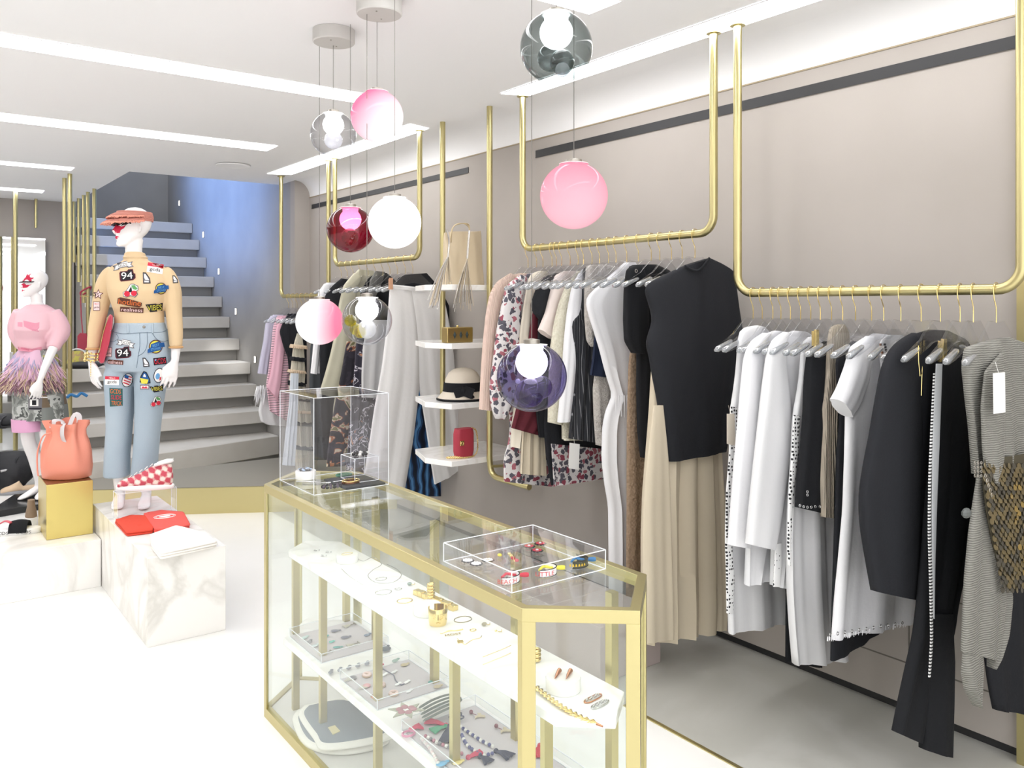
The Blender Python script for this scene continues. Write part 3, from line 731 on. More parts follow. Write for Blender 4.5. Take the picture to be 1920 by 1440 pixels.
for i in range(12):
    p=PY(1828+(i%3)*6,868+(i//3)*8,Y-.05); mb.add(torus(p,.0045,.001,10,5,1))
for i in range(5):
    p=PY(1848+i*3,892+i*9,Y-.055); mb.add(torus(p,.006,.0013,10,5,1))
mb.build('ring_chain',STEEL,t,smooth=True)
p=PY(1812,962,Y-.05); mb=MB(); mb.add(sphere(p,.018,8,5,(1.1,.6,.8))); mb.build('stone_charm',pbr('grey_stone','#5c605f',.5),t,smooth=True,auto=20)
swing_tag('gknit',[(1862,700),(1884,698),(1885,773),(1863,776)],dy=-.07,label='white price tag')

# ================= middle rail =================
G='clothes on the middle rail'
garment('card','rib_cardigan','pale pink ribbed cardigan with long sleeve at the left end of the middle rail','cardigan',990,
 [(975,512),(950,518),(935,560),(935,640),(935,700)],None,F_PINKRIB,sleeve=[([(957,512),(932,528),(920,550),(913,590),(908,640),(904,700),(901,768)],[(968,520),(952,560),(945,610),(938,660),(930,715),(924,770)])],th=.04)
garment('flor','floral_dress','sheer white dress printed with burgundy and grey flowers, long, beside the pink cardigan','dress',1006,
 [(992,512),(960,530),(948,580),(950,680),(955,740),(958,800),(954,840),(947,850),(946,880),(947,903)],[(1010,512),(1040,530),(1050,580),(1050,680),(1050,740),(1050,800),(1045,840),(1042,860),(1040,890),(1037,912)],F_FLOR,
 sleeve=[([(975,515),(950,535),(942,570),(932,620),(925,680),(919,720),(921,760),(930,785)],[(988,520),(976,560),(974,620),(972,680),(966,720),(960,760),(944,786)])],th=.04,amp=.008)
garment('silk','silk_dress','cream silk dress with long straps seen between floral and black garments','dress',1018,
 [(1010,508),(992,515),(984,560),(976,620),(972,700),(966,760),(962,800),(960,838)],[(1024,508),(1034,520),(1036,560),(1040,620),(1042,700),(1040,760),(1030,830),(1018,850)],F_CREAM,th=.03,amp=.01,nf=4)
garment('bei2','beige_skirt','short beige skirt hem showing under the burgundy dress','skirt',1026,
 [(985,700),(980,780),(977,840),(975,888)],[(1020,700),(1020,780),(1020,840),(1022,892)],F_BEIGE,th=.03)
garment('burg','burgundy_dress','burgundy crepe dress hanging behind the purple globe','dress',1035,
 [(1020,520),(1005,545),(998,590),(988,650),(978,720),(966,770),(958,802)],[(1045,520),(1060,545),(1060,590),(1058,650),(1056,720),(1040,780),(1008,816)],F_BURG,th=.03)
garment('tee1','black_tee','short sleeved black tee left of the pale pink tee','t-shirt',1043,
 [(1038,512),(1020,525),(1010,560),(1008,640),(1006,720),(1005,780),(1010,820)],[(1060,512),(1080,530),(1090,560),(1094,640),(1096,720),(1100,780),(1102,826)],F_BLACK,
 sleeve=[([(1028,516),(1012,530),(1004,552),(998,570),(1002,586)],[(1040,520),(1036,545),(1030,570),(1022,592),(1014,600)])],th=.035)
garment('blk2','black_dress','long black dress with floral hem panel below the tweed coat','dress',1048,
 [(1040,560),(1030,640),(1026,720),(1020,800),(1024,850),(1034,910)],[(1090,560),(1110,640),(1130,720),(1138,800),(1140,850),(1142,895)],F_BLACK,th=.03,amp=.004)
part('blk2','floral_hem',[(1033,832),(1035,870),(1037,912)],[(1133,842),(1135,870),(1136,897)],F_FLOR,dy=-.022,th=.012,amp=.003,nf=4)
garment('pink','pink_tee','pale pink short sleeved tee in the middle of the middle rail','t-shirt',1053,
 [(1062,508),(1046,518),(1038,560),(1040,620),(1042,680)],[(1080,508),(1100,530),(1105,600),(1105,640),(1105,680)],F_PINKT,
 sleeve=[([(1058,508),(1042,516),(1034,545),(1024,585),(1011,618)],[(1070,514),(1064,550),(1058,590),(1050,620),(1034,636)])],th=.035)
garment('tweed','tweed_coat','cream tweed coat with fringed cuff left of the pinstripes','coat',1069,
 [(1084,508),(1068,528),(1060,580),(1058,650),(1057,700),(1056,760),(1057,824)],[(1100,508),(1118,540),(1124,600),(1124,680),(1122,760),(1110,826)],F_TWEED,
 sleeve=[([(1080,512),(1064,532),(1050,566),(1041,604),(1034,650),(1031,710),(1030,792)],[(1092,518),(1080,560),(1073,610),(1068,660),(1062,720),(1052,797)])],th=.045)
garment('blou','white_blouse','white blouse with long sleeve just left of the pinstripe jumpsuit','blouse',1084,
 [(1092,505),(1075,530),(1068,580),(1066,640),(1062,700),(1058,760)],[(1105,505),(1120,530),(1124,580),(1124,640),(1120,700),(1112,760)],F_WHITE,
 sleeve=[([(1086,512),(1074,535),(1066,580),(1060,640),(1056,710),(1048,792)],[(1098,515),(1092,560),(1084,620),(1078,680),(1072,740),(1066,790)])],th=.03)
garment('pins','pinstripe_jumpsuit','black pinstripe sleeveless jumpsuit with narrow white lines','jumpsuit',1094,
 [(1102,500),(1092,502),(1091,560),(1086,590),(1072,600),(1072,620),(1079,680),(1076,730),(1070,780),(1067,822)],[(1112,498),(1122,505),(1124,560),(1126,620),(1124,680),(1120,730),(1118,780),(1117,830)],F_PIN,th=.035)
part('pins','tweed_cuff',[(1058,822),(1058,826)],[(1108,818),(1108,824)],F_TWEED,dy=.02,th=.03)
swing_tag('pins',[(1068,830),(1087,833),(1085,881),(1066,878)],dy=-.03,label='white price tag')
garment('bouc','boucle_jacket','grey boucle sleeveless jacket hanging behind the white jumpsuit','jacket',1110,
 [(1120,496),(1100,498),(1097,540),(1097,600),(1100,640),(1108,650)],[(1130,496),(1160,500),(1165,540),(1165,600),(1165,640),(1150,652)],F_BOUCLE,th=.035)
garment('navy','navy_skirt','navy skirt with frayed edge above the grey boucle skirt','skirt',1124,
 [(1118,610),(1113,640),(1110,670),(1105,703)],[(1160,610),(1165,640),(1165,670),(1165,712)],F_NAVY,th=.03)
garment('bsk','boucle_skirt','grey boucle skirt hanging below the navy skirt','skirt',1120,
 [(1116,690),(1113,730),(1115,790),(1118,834)],[(1160,690),(1160,730),(1160,790),(1150,842)],F_BOUCLE,th=.035)
garment('jump','white_jumpsuit','long white jumpsuit with gathered waist in the middle of the rail','jumpsuit',1155,
 [(1172,492),(1150,512),(1112,545),(1098,562),(1106,592),(1116,622),(1126,652),(1136,690),(1145,720),(1153,742),(1140,768),(1134,800),(1133,860),(1138,905),(1146,950),(1147,1010),(1148,1120)],
 [(1190,492),(1205,520),(1210,560),(1215,600),(1215,640),(1215,690),(1210,720),(1204,745),(1212,780),(1212,830),(1210,900),(1208,950),(1206,1010),(1205,1060),(1200,1120)],F_WHITE,th=.06,amp=.012,nf=4,n=60)
mb=MB(); t,Y=GT['jump']
for i in range(9):
    p=PY(1156+i*5,742-i*.3,Y-.045); q=PY(1154+i*5.6,775+random.random()*8,Y-.045); mb.add(tube([p,q],[.003,.0015],5))
mb.build('waist_gathers',F_WHITE,t,smooth=True)
garment('brow','knit_dress','brown openwork knitted dress hanging long beside the white jumpsuit','dress',1197,
 [(1188,640),(1180,670),(1178,760),(1177,850),(1177,950),(1176,1050),(1175,1130)],[(1230,640),(1240,700),(1240,760),(1242,850),(1244,950),(1246,1050),(1248,1120)],F_BROWN,th=.045,amp=.005)
garment('snap','snap_jacket','black jacket with a round snap, sleeve ending above the beige skirt','jacket',1221,
 [(1205,496),(1178,497),(1176,560),(1188,600),(1196,660),(1196,740),(1198,810),(1204,858)],[(1230,496),(1262,510),(1262,560),(1262,600),(1262,660),(1250,740),(1240,810),(1228,862)],F_BLACK2,
 sleeve=[([(1190,497),(1176,505),(1173,545),(1172,600),(1174,640),(1188,662)],[(1204,497),(1210,520),(1214,560),(1214,610),(1212,640),(1208,664)])],th=.045,amp=.004)
t,Y=GT['snap']; p=PY(1193,508,Y-.052); mb=MB(); mb.add(torus(p,.0065,.0015,14,6,1)); mb.build('snap',STEEL,t,smooth=True)
garment('maxi','maxi_skirt','long beige linen skirt with uneven hem under the big black tee','skirt',1284,
 [(1228,640),(1222,700),(1217,780),(1211,850),(1205,930),(1203,1010),(1203,1080),(1204,1140),(1205,1205)],
 [(1330,640),(1338,720),(1343,800),(1346,870),(1349,940),(1351,1010),(1353,1080),(1354,1130),(1352,1178)],F_BEIGE,th=.09,amp=.02,nf=4,n=50,K=64)
part('maxi','front_layer',[(1225,760),(1215,850),(1208,930),(1206,1010),(1206,1090),(1207,1205)],[(1243,760),(1252,850),(1256,930),(1258,1010),(1260,1090),(1262,1199)],F_BEIGE,dy=-.075,th=.02,amp=.006,nf=1)
garment('big','black_tee','large plain black short sleeved tee at the right end of the middle rail','t-shirt',1303,
 [(1284,498),(1262,508),(1218,530),(1209,543),(1220,575),(1226,600),(1212,644),(1219,668),(1224,700),(1233,745),(1240,790),(1245,830),(1252,865)],
 [(1330,484),(1352,494),(1375,508),(1380,545),(1384,580),(1392,630),(1392,650),(1382,690),(1375,730),(1370,770),(1366,800),(1362,825),(1358,846)],F_BLACK,th=.06,amp=.006,nf=2,n=46)
t,Y=GT['big']
p0=[PY(1284,498,Y-.02),PY(1298,506,Y-.03),PY(1312,505,Y-.03),PY(1330,484,Y-.02)]
mb=MB(); mb.add(tube(spl(p0,14),.005,8)); mb.build('neckband',F_BLACK,t,smooth=True)

# ================= rail left of the shelves =================
garment('wb','white_blouse','white blouse with narrow long sleeve half hidden behind the milky pink globe','blouse',651,
 [(612,530),(598,545),(594,600),(590,650),(585,700)],[(640,530),(650,560),(650,620),(640,660),(620,700)],F_WHITE,sleeve=[([(608,532),(597,548),(592,600),(588,650),(583,700)],[(620,535),(612,560),(606,600),(600,650),(594,702)])],th=.03)
garment('bg1','black_blouse','black gathered top and dark skirt behind the milky pink globe','top',662,
 [(640,522),(618,540),(604,565),(600,620),(600,700),(602,780),(606,860)],[(660,525),(668,560),(668,620),(668,700),(668,780),(668,860)],F_BLACK,th=.04)
clip('bg1',663,527,pbr('copper_clip','#b08a62',.4,.6))
garment('camo','camo_trousers','brown and green camouflage trousers behind the khaki silk coat','trousers',684,
 [(650,640),(640,700),(628,760),(618,820),(612,875)],[(700,640),(705,700),(705,760),(700,820),(695,870)],F_CAMO,th=.04)
garment('khaki','silk_coat','khaki silk coat with wide hanging sleeve in front of camouflage trousers','coat',676,
 [(672,505),(655,525),(645,560),(640,620),(636,700),(624,760),(621,845)],[(700,508),(708,530),(705,560),(690,620),(670,700),(662,760),(642,846)],F_KHAKI,
 sleeve=[([(664,512),(644,535),(636,570),(630,620),(620,665),(609,705),(599,738)],[(678,520),(668,550),(662,600),(659,640),(656,680),(645,720),(636,748)])],th=.05,amp=.01,nf=2)
garment('dflor','floral_trousers','dark floral trousers with white and orange flowers beside the khaki coat','trousers',718,
 [(680,560),(668,640),(662,720),(655,800),(648,885)],[(712,560),(712,640),(706,720),(700,800),(695,885)],F_NIGHT,th=.04)
garment('djack','dark_jacket','black jacket with fluffy grey collar above the clear globe with yellow bubbles','jacket',704,
 [(705,512),(690,522),(676,545),(672,600),(676,640),(682,655)],[(725,512),(745,530),(748,580),(748,620),(744,650),(738,680)],F_BLACK2,th=.04)
part('djack','fur_collar',[(704,508),(694,525),(690,552)],[(722,510),(716,530),(704,556)],fab('grey_fur','#777672',bump=('voro',120,1)),dy=-.04,th=.03)
garment('gjer','jersey_dress','grey white jersey dress with black draped front left of the wide white trousers','dress',731,
 [(690,600),(680,650),(677,700),(677,745)],[(740,600),(738,650),(735,700),(732,746)],fab('grey_jersey','#c9c8c8'),th=.03)
garment('ikat','ikat_trousers','blue and black ikat trousers seen between the white trouser legs','trousers',745,
 [(770,560),(765,650),(760,750),(756,850),(752,930)],[(800,560),(808,650),(816,750),(826,850),(834,930)],F_IKAT,th=.03,amp=.003)
garment('bk9','black_blouse','black long sleeved top hanging behind the wide white trousers','top',760,
 [(760,515),(745,522),(740,560),(740,620)],[(800,512),(825,540),(845,580),(852,660)],F_BLACK,th=.025,amp=.002)
garment('wtr','white_trousers','very wide white trousers clipped at the waist with an open front slit','trousers',774,
 [(731,533),(730,541)],[(806,541),(812,549)],fab('white_linen','#e4e3e3',bump=('noise',40,.2)),th=.05,amp=.007,nf=3)
t,Y=GT['wtr']; LW=bpy.data.materials['white_linen']
mb=MB(); mb.add(cloth(Y,[(731,535),(729,570),(725,620),(718,680),(711,722),(702,770),(695,820),(687,870),(676,935)],[(772,541),(782,600),(787,660),(787,720),(782,770),(776,820),(768,870),(757,935)],th=.05,nf=2,amp=.007)); mb.build('trouser_leg',LW,t,smooth=True)
mb=MB(); mb.add(cloth(Y,[(768,541),(776,600),(782,660),(785,720),(794,770),(802,820),(809,870),(815,908)],[(806,541),(832,558),(842,610),(850,670),(853,722),(859,770),(864,820),(869,860),(874,872)],th=.05,nf=2,amp=.007)); mb.build('trouser_leg',LW,t,smooth=True)
clip('wtr',732,531,pbr('wood_clip','#c99a7c',.6),s=1.3)
# ================= farthest rail =================
garment('lil','lilac_blouse','sheer lilac blouse with long sleeve nearest the stairs','blouse',541,
 [(512,590),(500,605),(498,640),(496,690),(500,700)],[(530,590),(545,610),(545,650),(540,690),(530,700)],F_LILAC,sleeve=[([(508,592),(498,606),(494,640),(488,670),(483,700)],[(518,594),(512,620),(508,650),(503,680),(500,702)])],th=.04)
garment('feath','feather_skirt','white skirt with feather trim at the top, hanging lowest beside the stairs','skirt',549,
 [(505,720),(490,745),(484,770),(488,790),(500,796)],[(540,720),(545,745),(545,770),(548,790),(545,800)],F_WHITE2,th=.05)
t,Y=GT['feath']; mb=MB()
for i in range(60):
    p=PY(480+random.random()*22,722+random.random()*18,Y-.02+random.uniform(-.03,.02)); mb.add(tube([p,(p[0]-.01+random.uniform(-.02,.01),p[1]-.01,p[2]-.05-random.random()*.05)],[.004,.001],4))
mb.build('feather_trim',F_WHITE,t,kind='stuff')
garment('pstr','striped_shirt','pink shirt with dark horizontal stripes along its edge, second group on the farthest rail','shirt',557,
 [(520,592),(512,610),(508,650),(503,690),(498,720),(505,770)],[(545,592),(556,620),(556,660),(550,700),(545,740),(540,790)],F_PSTR,sleeve=[([(526,594),(518,615),(513,660),(507,700),(500,725)],[(540,598),(535,640),(530,680),(526,720),(520,752)])],smat=F_PSLV,th=.035)
garment('bsc','black_blouse','black top with stepped hem beside the pink striped shirt','top',566,
 [(540,588),(530,605),(524,622),(532,650),(540,670),(545,720)],[(560,588),(572,605),(575,640),(575,680),(575,720)],F_BLACK,th=.035)
garment('band','banded_knit','cream knit dress with black bands and ruffles seen through the clear display box','dress',575,
 [(557,625),(550,650),(546,690),(541,725),(552,760),(553,800),(554,850),(556,880)],[(566,628),(570,660),(572,700),(570,730),(590,760),(592,800),(594,850),(595,880)],F_CRIB,th=.06,amp=.006,nf=3)
t,Y=GT['band']
for (x0,x1,y0,y1) in ((545,573,668,676),(541,571,713,722),(552,595,789,797),(553,595,834,842),(552,594,746,751)):
    mb=MB(); mb.add(cloth(Y,[(x0-1,y0),(x0-1,y1)],[(x1+1,y0+3),(x1+1,y1+3)],th=.075,nf=3,amp=.004,n=4)); mb.build('black_band',F_BLACK,t,smooth=True)
for (x0,x1,y0,y1) in ((547,573,645,652),(543,571,692,698),(553,596,768,774)):
    mb=MB(); mb.add(cloth(Y,[(x0-2,y0),(x0-3,y1)],[(x1+1,y0+3),(x1+3,y1+3)],th=.085,nf=9,amp=.006,n=5,K=60)); mb.build('ruffle',fab('tan_ruffle','#d5bfa5'),t,smooth=True)
garment('ice','blue_dress','pale blue white dress hanging left of the banded knit','dress',585,
 [(545,700),(542,760),(536,810),(530,872)],[(560,700),(558,760),(556,810),(552,873)],F_ICE,th=.03,dy=-.06)
garment('gry','grey_dress','plain grey cotton dress beneath the milky pink globe','dress',598,
 [(592,600),(582,650),(580,720),(585,800),(588,862)],[(620,600),(625,650),(628,720),(630,800),(632,862)],F_GREYC,th=.03)
# ================= brass display case =================
X0,X1,YA,YB,YN,YF,HT=1.085,1.466,1.424,2.975,1.262,3.145,.848
XM=1.2795
HEX=[(X0,YA),(XM,YN),(X1,YA),(X1,YB),(XM,YF),(X0,YB)]
def inset(poly,d):
    n=len(poly); out=[]
    for i in range(n):
        p0,p1,p2=Vector(poly[i-1]),Vector(poly[i]),Vector(poly[(i+1)%n])
        a=(p1-p0).normalized(); b=(p2-p1).normalized()
        na=Vector((-a.y,a.x)); nb=Vector((-b.y,b.x)); m=(na+nb); m/=m.dot(na)
        out.append(tuple(p1+m*d))
    return out
case=thing('display_case','long six sided brass framed glass display case filled with jewellery','display case',((X0+X1)/2,2.2,0))
def ringframe(z0,z1,w):
    inn=inset(HEX,w); n=6; v=[];f=[]
    for P in (HEX,inn):
        for z in (z0,z1): v+=[(p[0],p[1],z) for p in P]
    for i in range(n):
        j=(i+1)%n
        f+=[(i,j,n+j,n+i),(2*n+i,3*n+i,3*n+j,2*n+j),(n+i,n+j,3*n+j,3*n+i),(i,2*n+i,2*n+j,j)]
    return v,f
mb=MB(); mb.add(ringframe(HT-.03,HT-.001,.022)); mb.build('top_frame',BRASS,case,bevel=.0008)
mb=MB(); mb.add(ringframe(0.0,.035,.022)); mb.build('bottom_frame',BRASS,case,bevel=.0008)
IN=inset(HEX,.006)
for i in range(6):
    p=Vector(HEX[i]); a=(Vector(HEX[i-1])-p).normalized(); b=(Vector(HEX[(i+1)%6])-p).normalized()
    wa=.016 if i in(0,2,3,5) else .026
    la=.024; 
    # corner post: two flats meeting at the corner
    if i in(0,2): qa,qb=(.015,.03) if i==0 else (.03,.015)
    elif i==1: qa=qb=.03
    else: qa=qb=.022
    t_=.006
    def flat(u,L_,other):
        n_=Vector((-u.y,u.x)); 
        if n_.dot(other)<0: n_=-n_
        q=[p,p+u*L_,p+u*L_+n_*t_,p+n_*t_]
        return prism([tuple(x) for x in q],.035,HT-.03)
    mb=MB(); mb.add(flat(a,qa,b)); mb.add(flat(b,qb,a)); mb.build('corner_post',BRASS,case,bevel=.0006)
for i in range(6):
    a=Vector(IN[i]); b=Vector(IN[(i+1)%6]); u=(b-a).normalized(); n_=Vector((-u.y,u.x))*.005
    mb=MB(); mb.add(prism([tuple(a+u*.004),tuple(b-u*.004),tuple(b-u*.004+n_),tuple(a+u*.004+n_)],.02,HT-.012)); mb.build('glass_pane',GLASS,case)
mb=MB(); mb.add(prism(inset(HEX,.0235),HT-.010,HT-.001)); mb.build('top_glass',GLASS,case)
mb=MB(); mb.add(prism(inset(HEX,.023),.012,.03)); mb.build('base_panel',pbr('case_base','#dcdad6',.5),case)
# inner posts and marble shelves
for X in (1.175,1.375):
    for Y in (1.45,1.83,2.26,2.66,2.90):
        if X==1.175:
            for z0,z1 in ((.03,.280),(.306,.598)):
                mb=MB(); mb.add(box(X-.012,X+.012,Y-.008,Y+.008,z0,z1)); mb.build('inner_post',BRASS,case)
        else:
            for z0,z1 in ((.03,.280),(.306,HT-.031)):
                mb=MB(); mb.add(box(X-.011,X+.011,Y-.011,Y+.011,z0,z1)); mb.build('inner_post',BRASS,case)
S1Z,S2Z=.622,.304
mb=MB(); mb.add(prism([(1.135,1.372),(1.232,1.288),(1.333,1.365),(1.333,2.86),(1.235,2.95),(1.135,2.87)],S1Z-.024,S1Z)); mb.build('upper_shelf',MARBW,case,bevel=.002,label='white marble upper shelf')
mb=MB(); mb.add(prism([(1.125,1.46),(1.27,1.33),(1.41,1.44),(1.41,2.88),(1.27,3.02),(1.125,2.89)],S2Z-.024,S2Z)); mb.build('lower_shelf',MARBW,case,bevel=.002,label='white marble lower shelf')
# ---------- acrylic ----------
def acryl(name,lab,x0,x1,y0,y1,z0,h,th=.003,bottom=False,lid=True,cat='display box',rot=0,group=None):
    t=thing(name,lab,cat,((x0+x1)/2,(y0+y1)/2,z0),group)
    mb=MB(); z1=z0+h
    mb.add(box(x0,x1,y0,y0+th,z0,z1)); mb.add(box(x0,x1,y1-th,y1,z0,z1)); mb.add(box(x0,x0+th,y0+th,y1-th,z0,z1)); mb.add(box(x1-th,x1,y0+th,y1-th,z0,z1))
    mb.build('acrylic_wall',ACR,t)
    if lid: mb=MB(); mb.add(box(x0+th,x1-th,y0+th,y1-th,z1-th,z1-.0002)); mb.build('acrylic_top',ACR,t)
    e=.0009; mb=MB()
    for x in(x0,x1):
        for y in(y0,y1): mb.add(box(x-e,x+e,y-e,y+e,z0,z1))
    for z in (z0+e,z1):
        for y in(y0,y1): mb.add(box(x0,x1,y-e,y+e,z-e,z+e))
        for x in(x0,x1): mb.add(box(x-e,x+e,y0,y1,z-e,z+e))
    mb.build('polished_edges',ACR_E,t)
    return t
T0=HT+.0002
acryl('acrylic_box','tall clear acrylic box standing on the far end of the brass case',1.155,1.442,2.69,3.0,T0,.333,th=.004)
acryl('acrylic_tray_cover','low wide clear acrylic box of bracelets on the near end of the brass case',1.122,1.41,1.51,1.80,T0,.048)['category']='display box'
acryl('acrylic_riser','small clear acrylic riser inside the tall box, beaded bracelet on top',1.335,1.43,2.745,2.86,T0+.010,.087)['category']='riser'
acryl('acrylic_box','clear acrylic riser on the marble plinth with the checked sneaker on it',.92,1.21,4.62,4.72,.391,.14,th=.005)['category']='riser'
# ---------- jewellery helpers ----------
def drum(px,py,h,r,ht,lab,wh=MARBW):
    x,y,z=PZ(px,py,h); mb=MB(); mb.add(lathe([(r*.97,0),(r,.002),(r,ht-.003),(r*.97,ht)],40,(x,y,h+.0003)))
    mb.build('marble_drum',wh,smooth=True,auto=30,label=lab,cat='display stand'); return x,y,h+ht
def closed(pts,r,name,m,lab,cat,group=None,n=60,seg=6):
    P=spl(pts+[pts[0]],n)[:-1]
    mb=MB(); mb.add(tube(P,r,seg,closed=True)); return mb.build(name,m,smooth=True,label=lab,cat=cat,group=group)
def opent(pts,r,name,m,lab,cat,group=None,n=40,seg=6):
    mb=MB(); mb.add(tube(spl(pts,n),r,seg)); return mb.build(name,m,smooth=True,label=lab,cat=cat,group=group)
def chain_beads(pts,r,mats,name,lab,cat,step=2.1,group=None,sc=(1,1,1)):
    P=resamp([tuple(p) for p in spl(pts,80)],200); mb=MB(); last=None; i=0
    for p in P:
        if last is None or (Vector(p)-last).length>r*step:
            mb.add(sphere(p,r,8,6,sc),i%len(mats)); last=Vector(p); i+=1
    return mb.build(name,mats,smooth=True,label=lab,cat=cat,group=group)
BEAD_K=pbr('black_bead','#262629',.2); BEAD_W=pbr('pearl_bead','#ebe9e4',.2); BEAD_B=pbr('indigo_bead','#4a4f86',.3); BEAD_R=pbr('rose_bead','#b8788a',.3)
TEALM=pbr('teal_enamel','#4f9c98',.3); REDM=pbr('red_thread','#cf3b4c',.6); YELM=pbr('yellow_thread','#ece04e',.7); BLUM=pbr('blue_thread','#3a7fb8',.7)
PINKM=pbr('pink_enamel','#dca9ad',.4); CORM=pbr('copper_metal','#c98f70',.25,1); GREENM=pbr('green_thread','#3f9a75',.7); CRIM=pbr('crimson_thread','#c8325a',.7)
FELT=pbr('grey_lavender_felt','#c9c3c6',.9); DKF=pbr('charcoal_felt','#3b3d40',.9); NAVT=pbr('navy_tassel','#2e3550',.8)
WHT=pbr('white_enamel','#f2f2f2',.4)
# black felt pad and things inside the tall box
mb=MB(); mb.add(box(1.28,1.435,2.70,2.89,T0,T0+.008)); mb.build('felt_pad',DKF,bevel=.001,label='charcoal felt pad on the floor of the tall acrylic box',cat='pad')
x,y,z=drum(573,897,T0,.038,.030,'white round marble drum inside the tall acrylic box')
mb=MB()
for i in range(26):
    a=i*2.4; r=.004+.02*math.sqrt(i/26); mb.add(sphere((x+r*math.cos(a),y+r*math.sin(a),z+.005),.0055,8,5,(1,1,.7)),i%2)
mb.build('crystal_bracelet',[pbr('pale_blue_crystal','#9fb4cc',.1,.3),BEAD_K],smooth=True,label='pale blue crystal bracelet on the white drum in the tall box',cat='bracelet')
x,y,z=1.3825,2.80,T0+.097
chain_beads([(x+.028*math.cos(a),y+.022*math.sin(a),z+.007) for a in [i*PI/6 for i in range(13)]],.0062,[BEAD_K,BEAD_K,BEAD_W],'beaded_bracelet','black and pearl beaded bracelet on the small clear riser','bracelet')
x,y,z=PZ(622,915,T0)
chain_beads([(x+.034*math.cos(a),y+.02*math.sin(a),T0+.007) for a in [i*PI/6 for i in range(13)]],.006,[BEAD_K,pbr('plum_bead','#544a55',.2)],'beaded_bracelet','black beaded bracelet at the near corner of the tall acrylic box','bracelet')
x,y,z=PZ(645,892,T0+.008)
closed([(x+.03*math.cos(a),y+.02*math.sin(a),T0+.012) for a in [i*PI/4 for i in range(8)]],.004,'green_bangle',pbr('green_cord','#3f7a62',.5),'slim green cord bangle in the tall acrylic box','bangle')
for i,(dy,m,l) in enumerate(((0,CORM,'rose copper'),(.006,GOLD,'gold'),)):
    x,y,z=PZ(658,906,T0+.008)
    closed([(x+.032*math.cos(a),y+.024*math.sin(a),T0+.012+dy) for a in [k*PI/4 for k in range(8)]],.003,'slim_bangle',m,l+' slim bangle on the charcoal pad in the tall box','bangle')
opent([(1.19,2.93,T0+.003),(1.23,2.88,T0+.004),(1.27,2.84,T0+.003),(1.31,2.80,T0+.012)],.0022,'silver_chain',SILVER,'thin silver chain stretched across the floor of the tall box','chain')
# --- low tray: three flower rings sets, five slogan cuffs ---
def flower(x,y,z,r,mats,mb,n=9):
    for k in range(n):
        a=2*PI*k/n; mb.add(sphere((x+r*math.cos(a),y+r*math.sin(a),z),r*.38,8,5,(1,1,.4)),1)
        mb.add(sphere((x+r*.75*math.cos(a),y+r*.75*math.sin(a),z+.001),r*.33,8,5,(1,1,.5)),0)
    mb.add(sphere((x,y,z+.002),r*.35,8,6,(1,1,.6)),2)
def brooch(pts,mats,lab,r=.0125):
    mb=MB()
    for px,py in pts:
        x,y,z=PZ(px,py,T0+.004); flower(x,y,T0+.005,r,mats,mb)
    o=mb.build('flower_hair_clip',mats,smooth=True,label=lab,cat='hair clip')
brooch([(877,1052),(893,1058),(915,1051)],[WHT,BEAD_K,BEAD_W],'white flower clip with black beaded edges at the left of the low acrylic box')
brooch([(992,1025),(1007,1033),(1013,1020)],[REDM,BEAD_K,WHT],'red and white flower clip with black edge at the back of the low acrylic box')
def slogan(px,py,word,wcol,band,tcol,lab,r=.026,ang=0):
    x,y,z=PZ(px,py,T0+.006); h=.017; n=30; z0=T0+.0005
    t=thing('slogan_bracelet',lab,'bracelet',(x,y,z0),'slogan bracelets in the low acrylic box')
    a0=-2.45; a1=.9
    rs=[]
    for i in range(n+1):
        a=a0+(a1-a0)*i/n; c,s=math.cos(a)*1.25,math.sin(a)
        rs.append([(x+c*r,y+s*r,z0),(x+c*r,y+s*r,z0+h),(x+c*r*.96,y+s*r*.96,z0+h),(x+c*r*.96,y+s*r*.96,z0)])
    mb=MB(); mb.add(rings(rs)); mb.build('band',band,t,smooth=True,auto=30)
    mb=MB()
    for i in range(n+1):
        a=a0+(a1-a0)*i/n
        for zz in (0,h): mb.add(sphere((x+1.25*r*math.cos(a),y+r*math.sin(a),z0+.001+zz),.0014,6,4))
    mb.build('bead_edge',BEAD_K,t,smooth=True)
    if word: v,f=text2d(word,.046,.010)
    else:
        v=[];f=[]
        for k in range(6): b=len(v); x0=-.02+k*.0072; v+=[(x0,-.003),(x0+.005,-.003),(x0+.0035,.003),(x0+.001,.003)]; f.append((b,b+1,b+2,b+3))
    vv=[]
    for p in v:
        a=-2.05+p[0]/(r*1.12); vv.append((x+1.26*r*1.02*math.cos(a),y+r*1.035*math.sin(a),z0+h/2+p[1]))
    mb=MB(); mb.add((vv,f)); mb.build('word',wcol,t)
    # thread ties with tassel
    mb=MB(); ex,ey=x+r*1.1,y+r*.7
    P=[(x+r*.4,y+r*.75,z0+.012),(x+r*.9,y+r*.2,z0+.010),(ex+.014,ey-.012,z0+.006),(ex+.034,ey-.022,z0+.005)]
    mb.add(tube(spl(P,12),[.003]*8+[.005,.006,.006,.005],8)); 
    P=[(x-r*.4,y+r*.2,z0+.010),(x+r*.3,y+r*.5,z0+.013),(x+r*.9,y+r*.5,z0+.010)]
    mb.add(tube(spl(P,10),.003,8)); mb.build('thread_tassel',tcol,t,smooth=True)
WORD_R=pbr('red_beadwork','#d8403f',.5); WORD_Y=pbr('yellow_beadwork','#e8c23a',.5)
slogan(950,1086,'BEACH',WORD_R,WHT,REDM,'bracelet with red BEACH beadwork and red tassel ties')
slogan(1020,1072,'LITTLE',WORD_R,WHT,YELM,'bracelet with red lettering and a bright yellow tassel')
slogan(1080,1056,None,WORD_Y,pbr('dark_beadwork','#46483f',.5),BLUM,'bracelet with yellow beadwork and a blue tassel')
x,y,z=PZ(962,1050,T0)
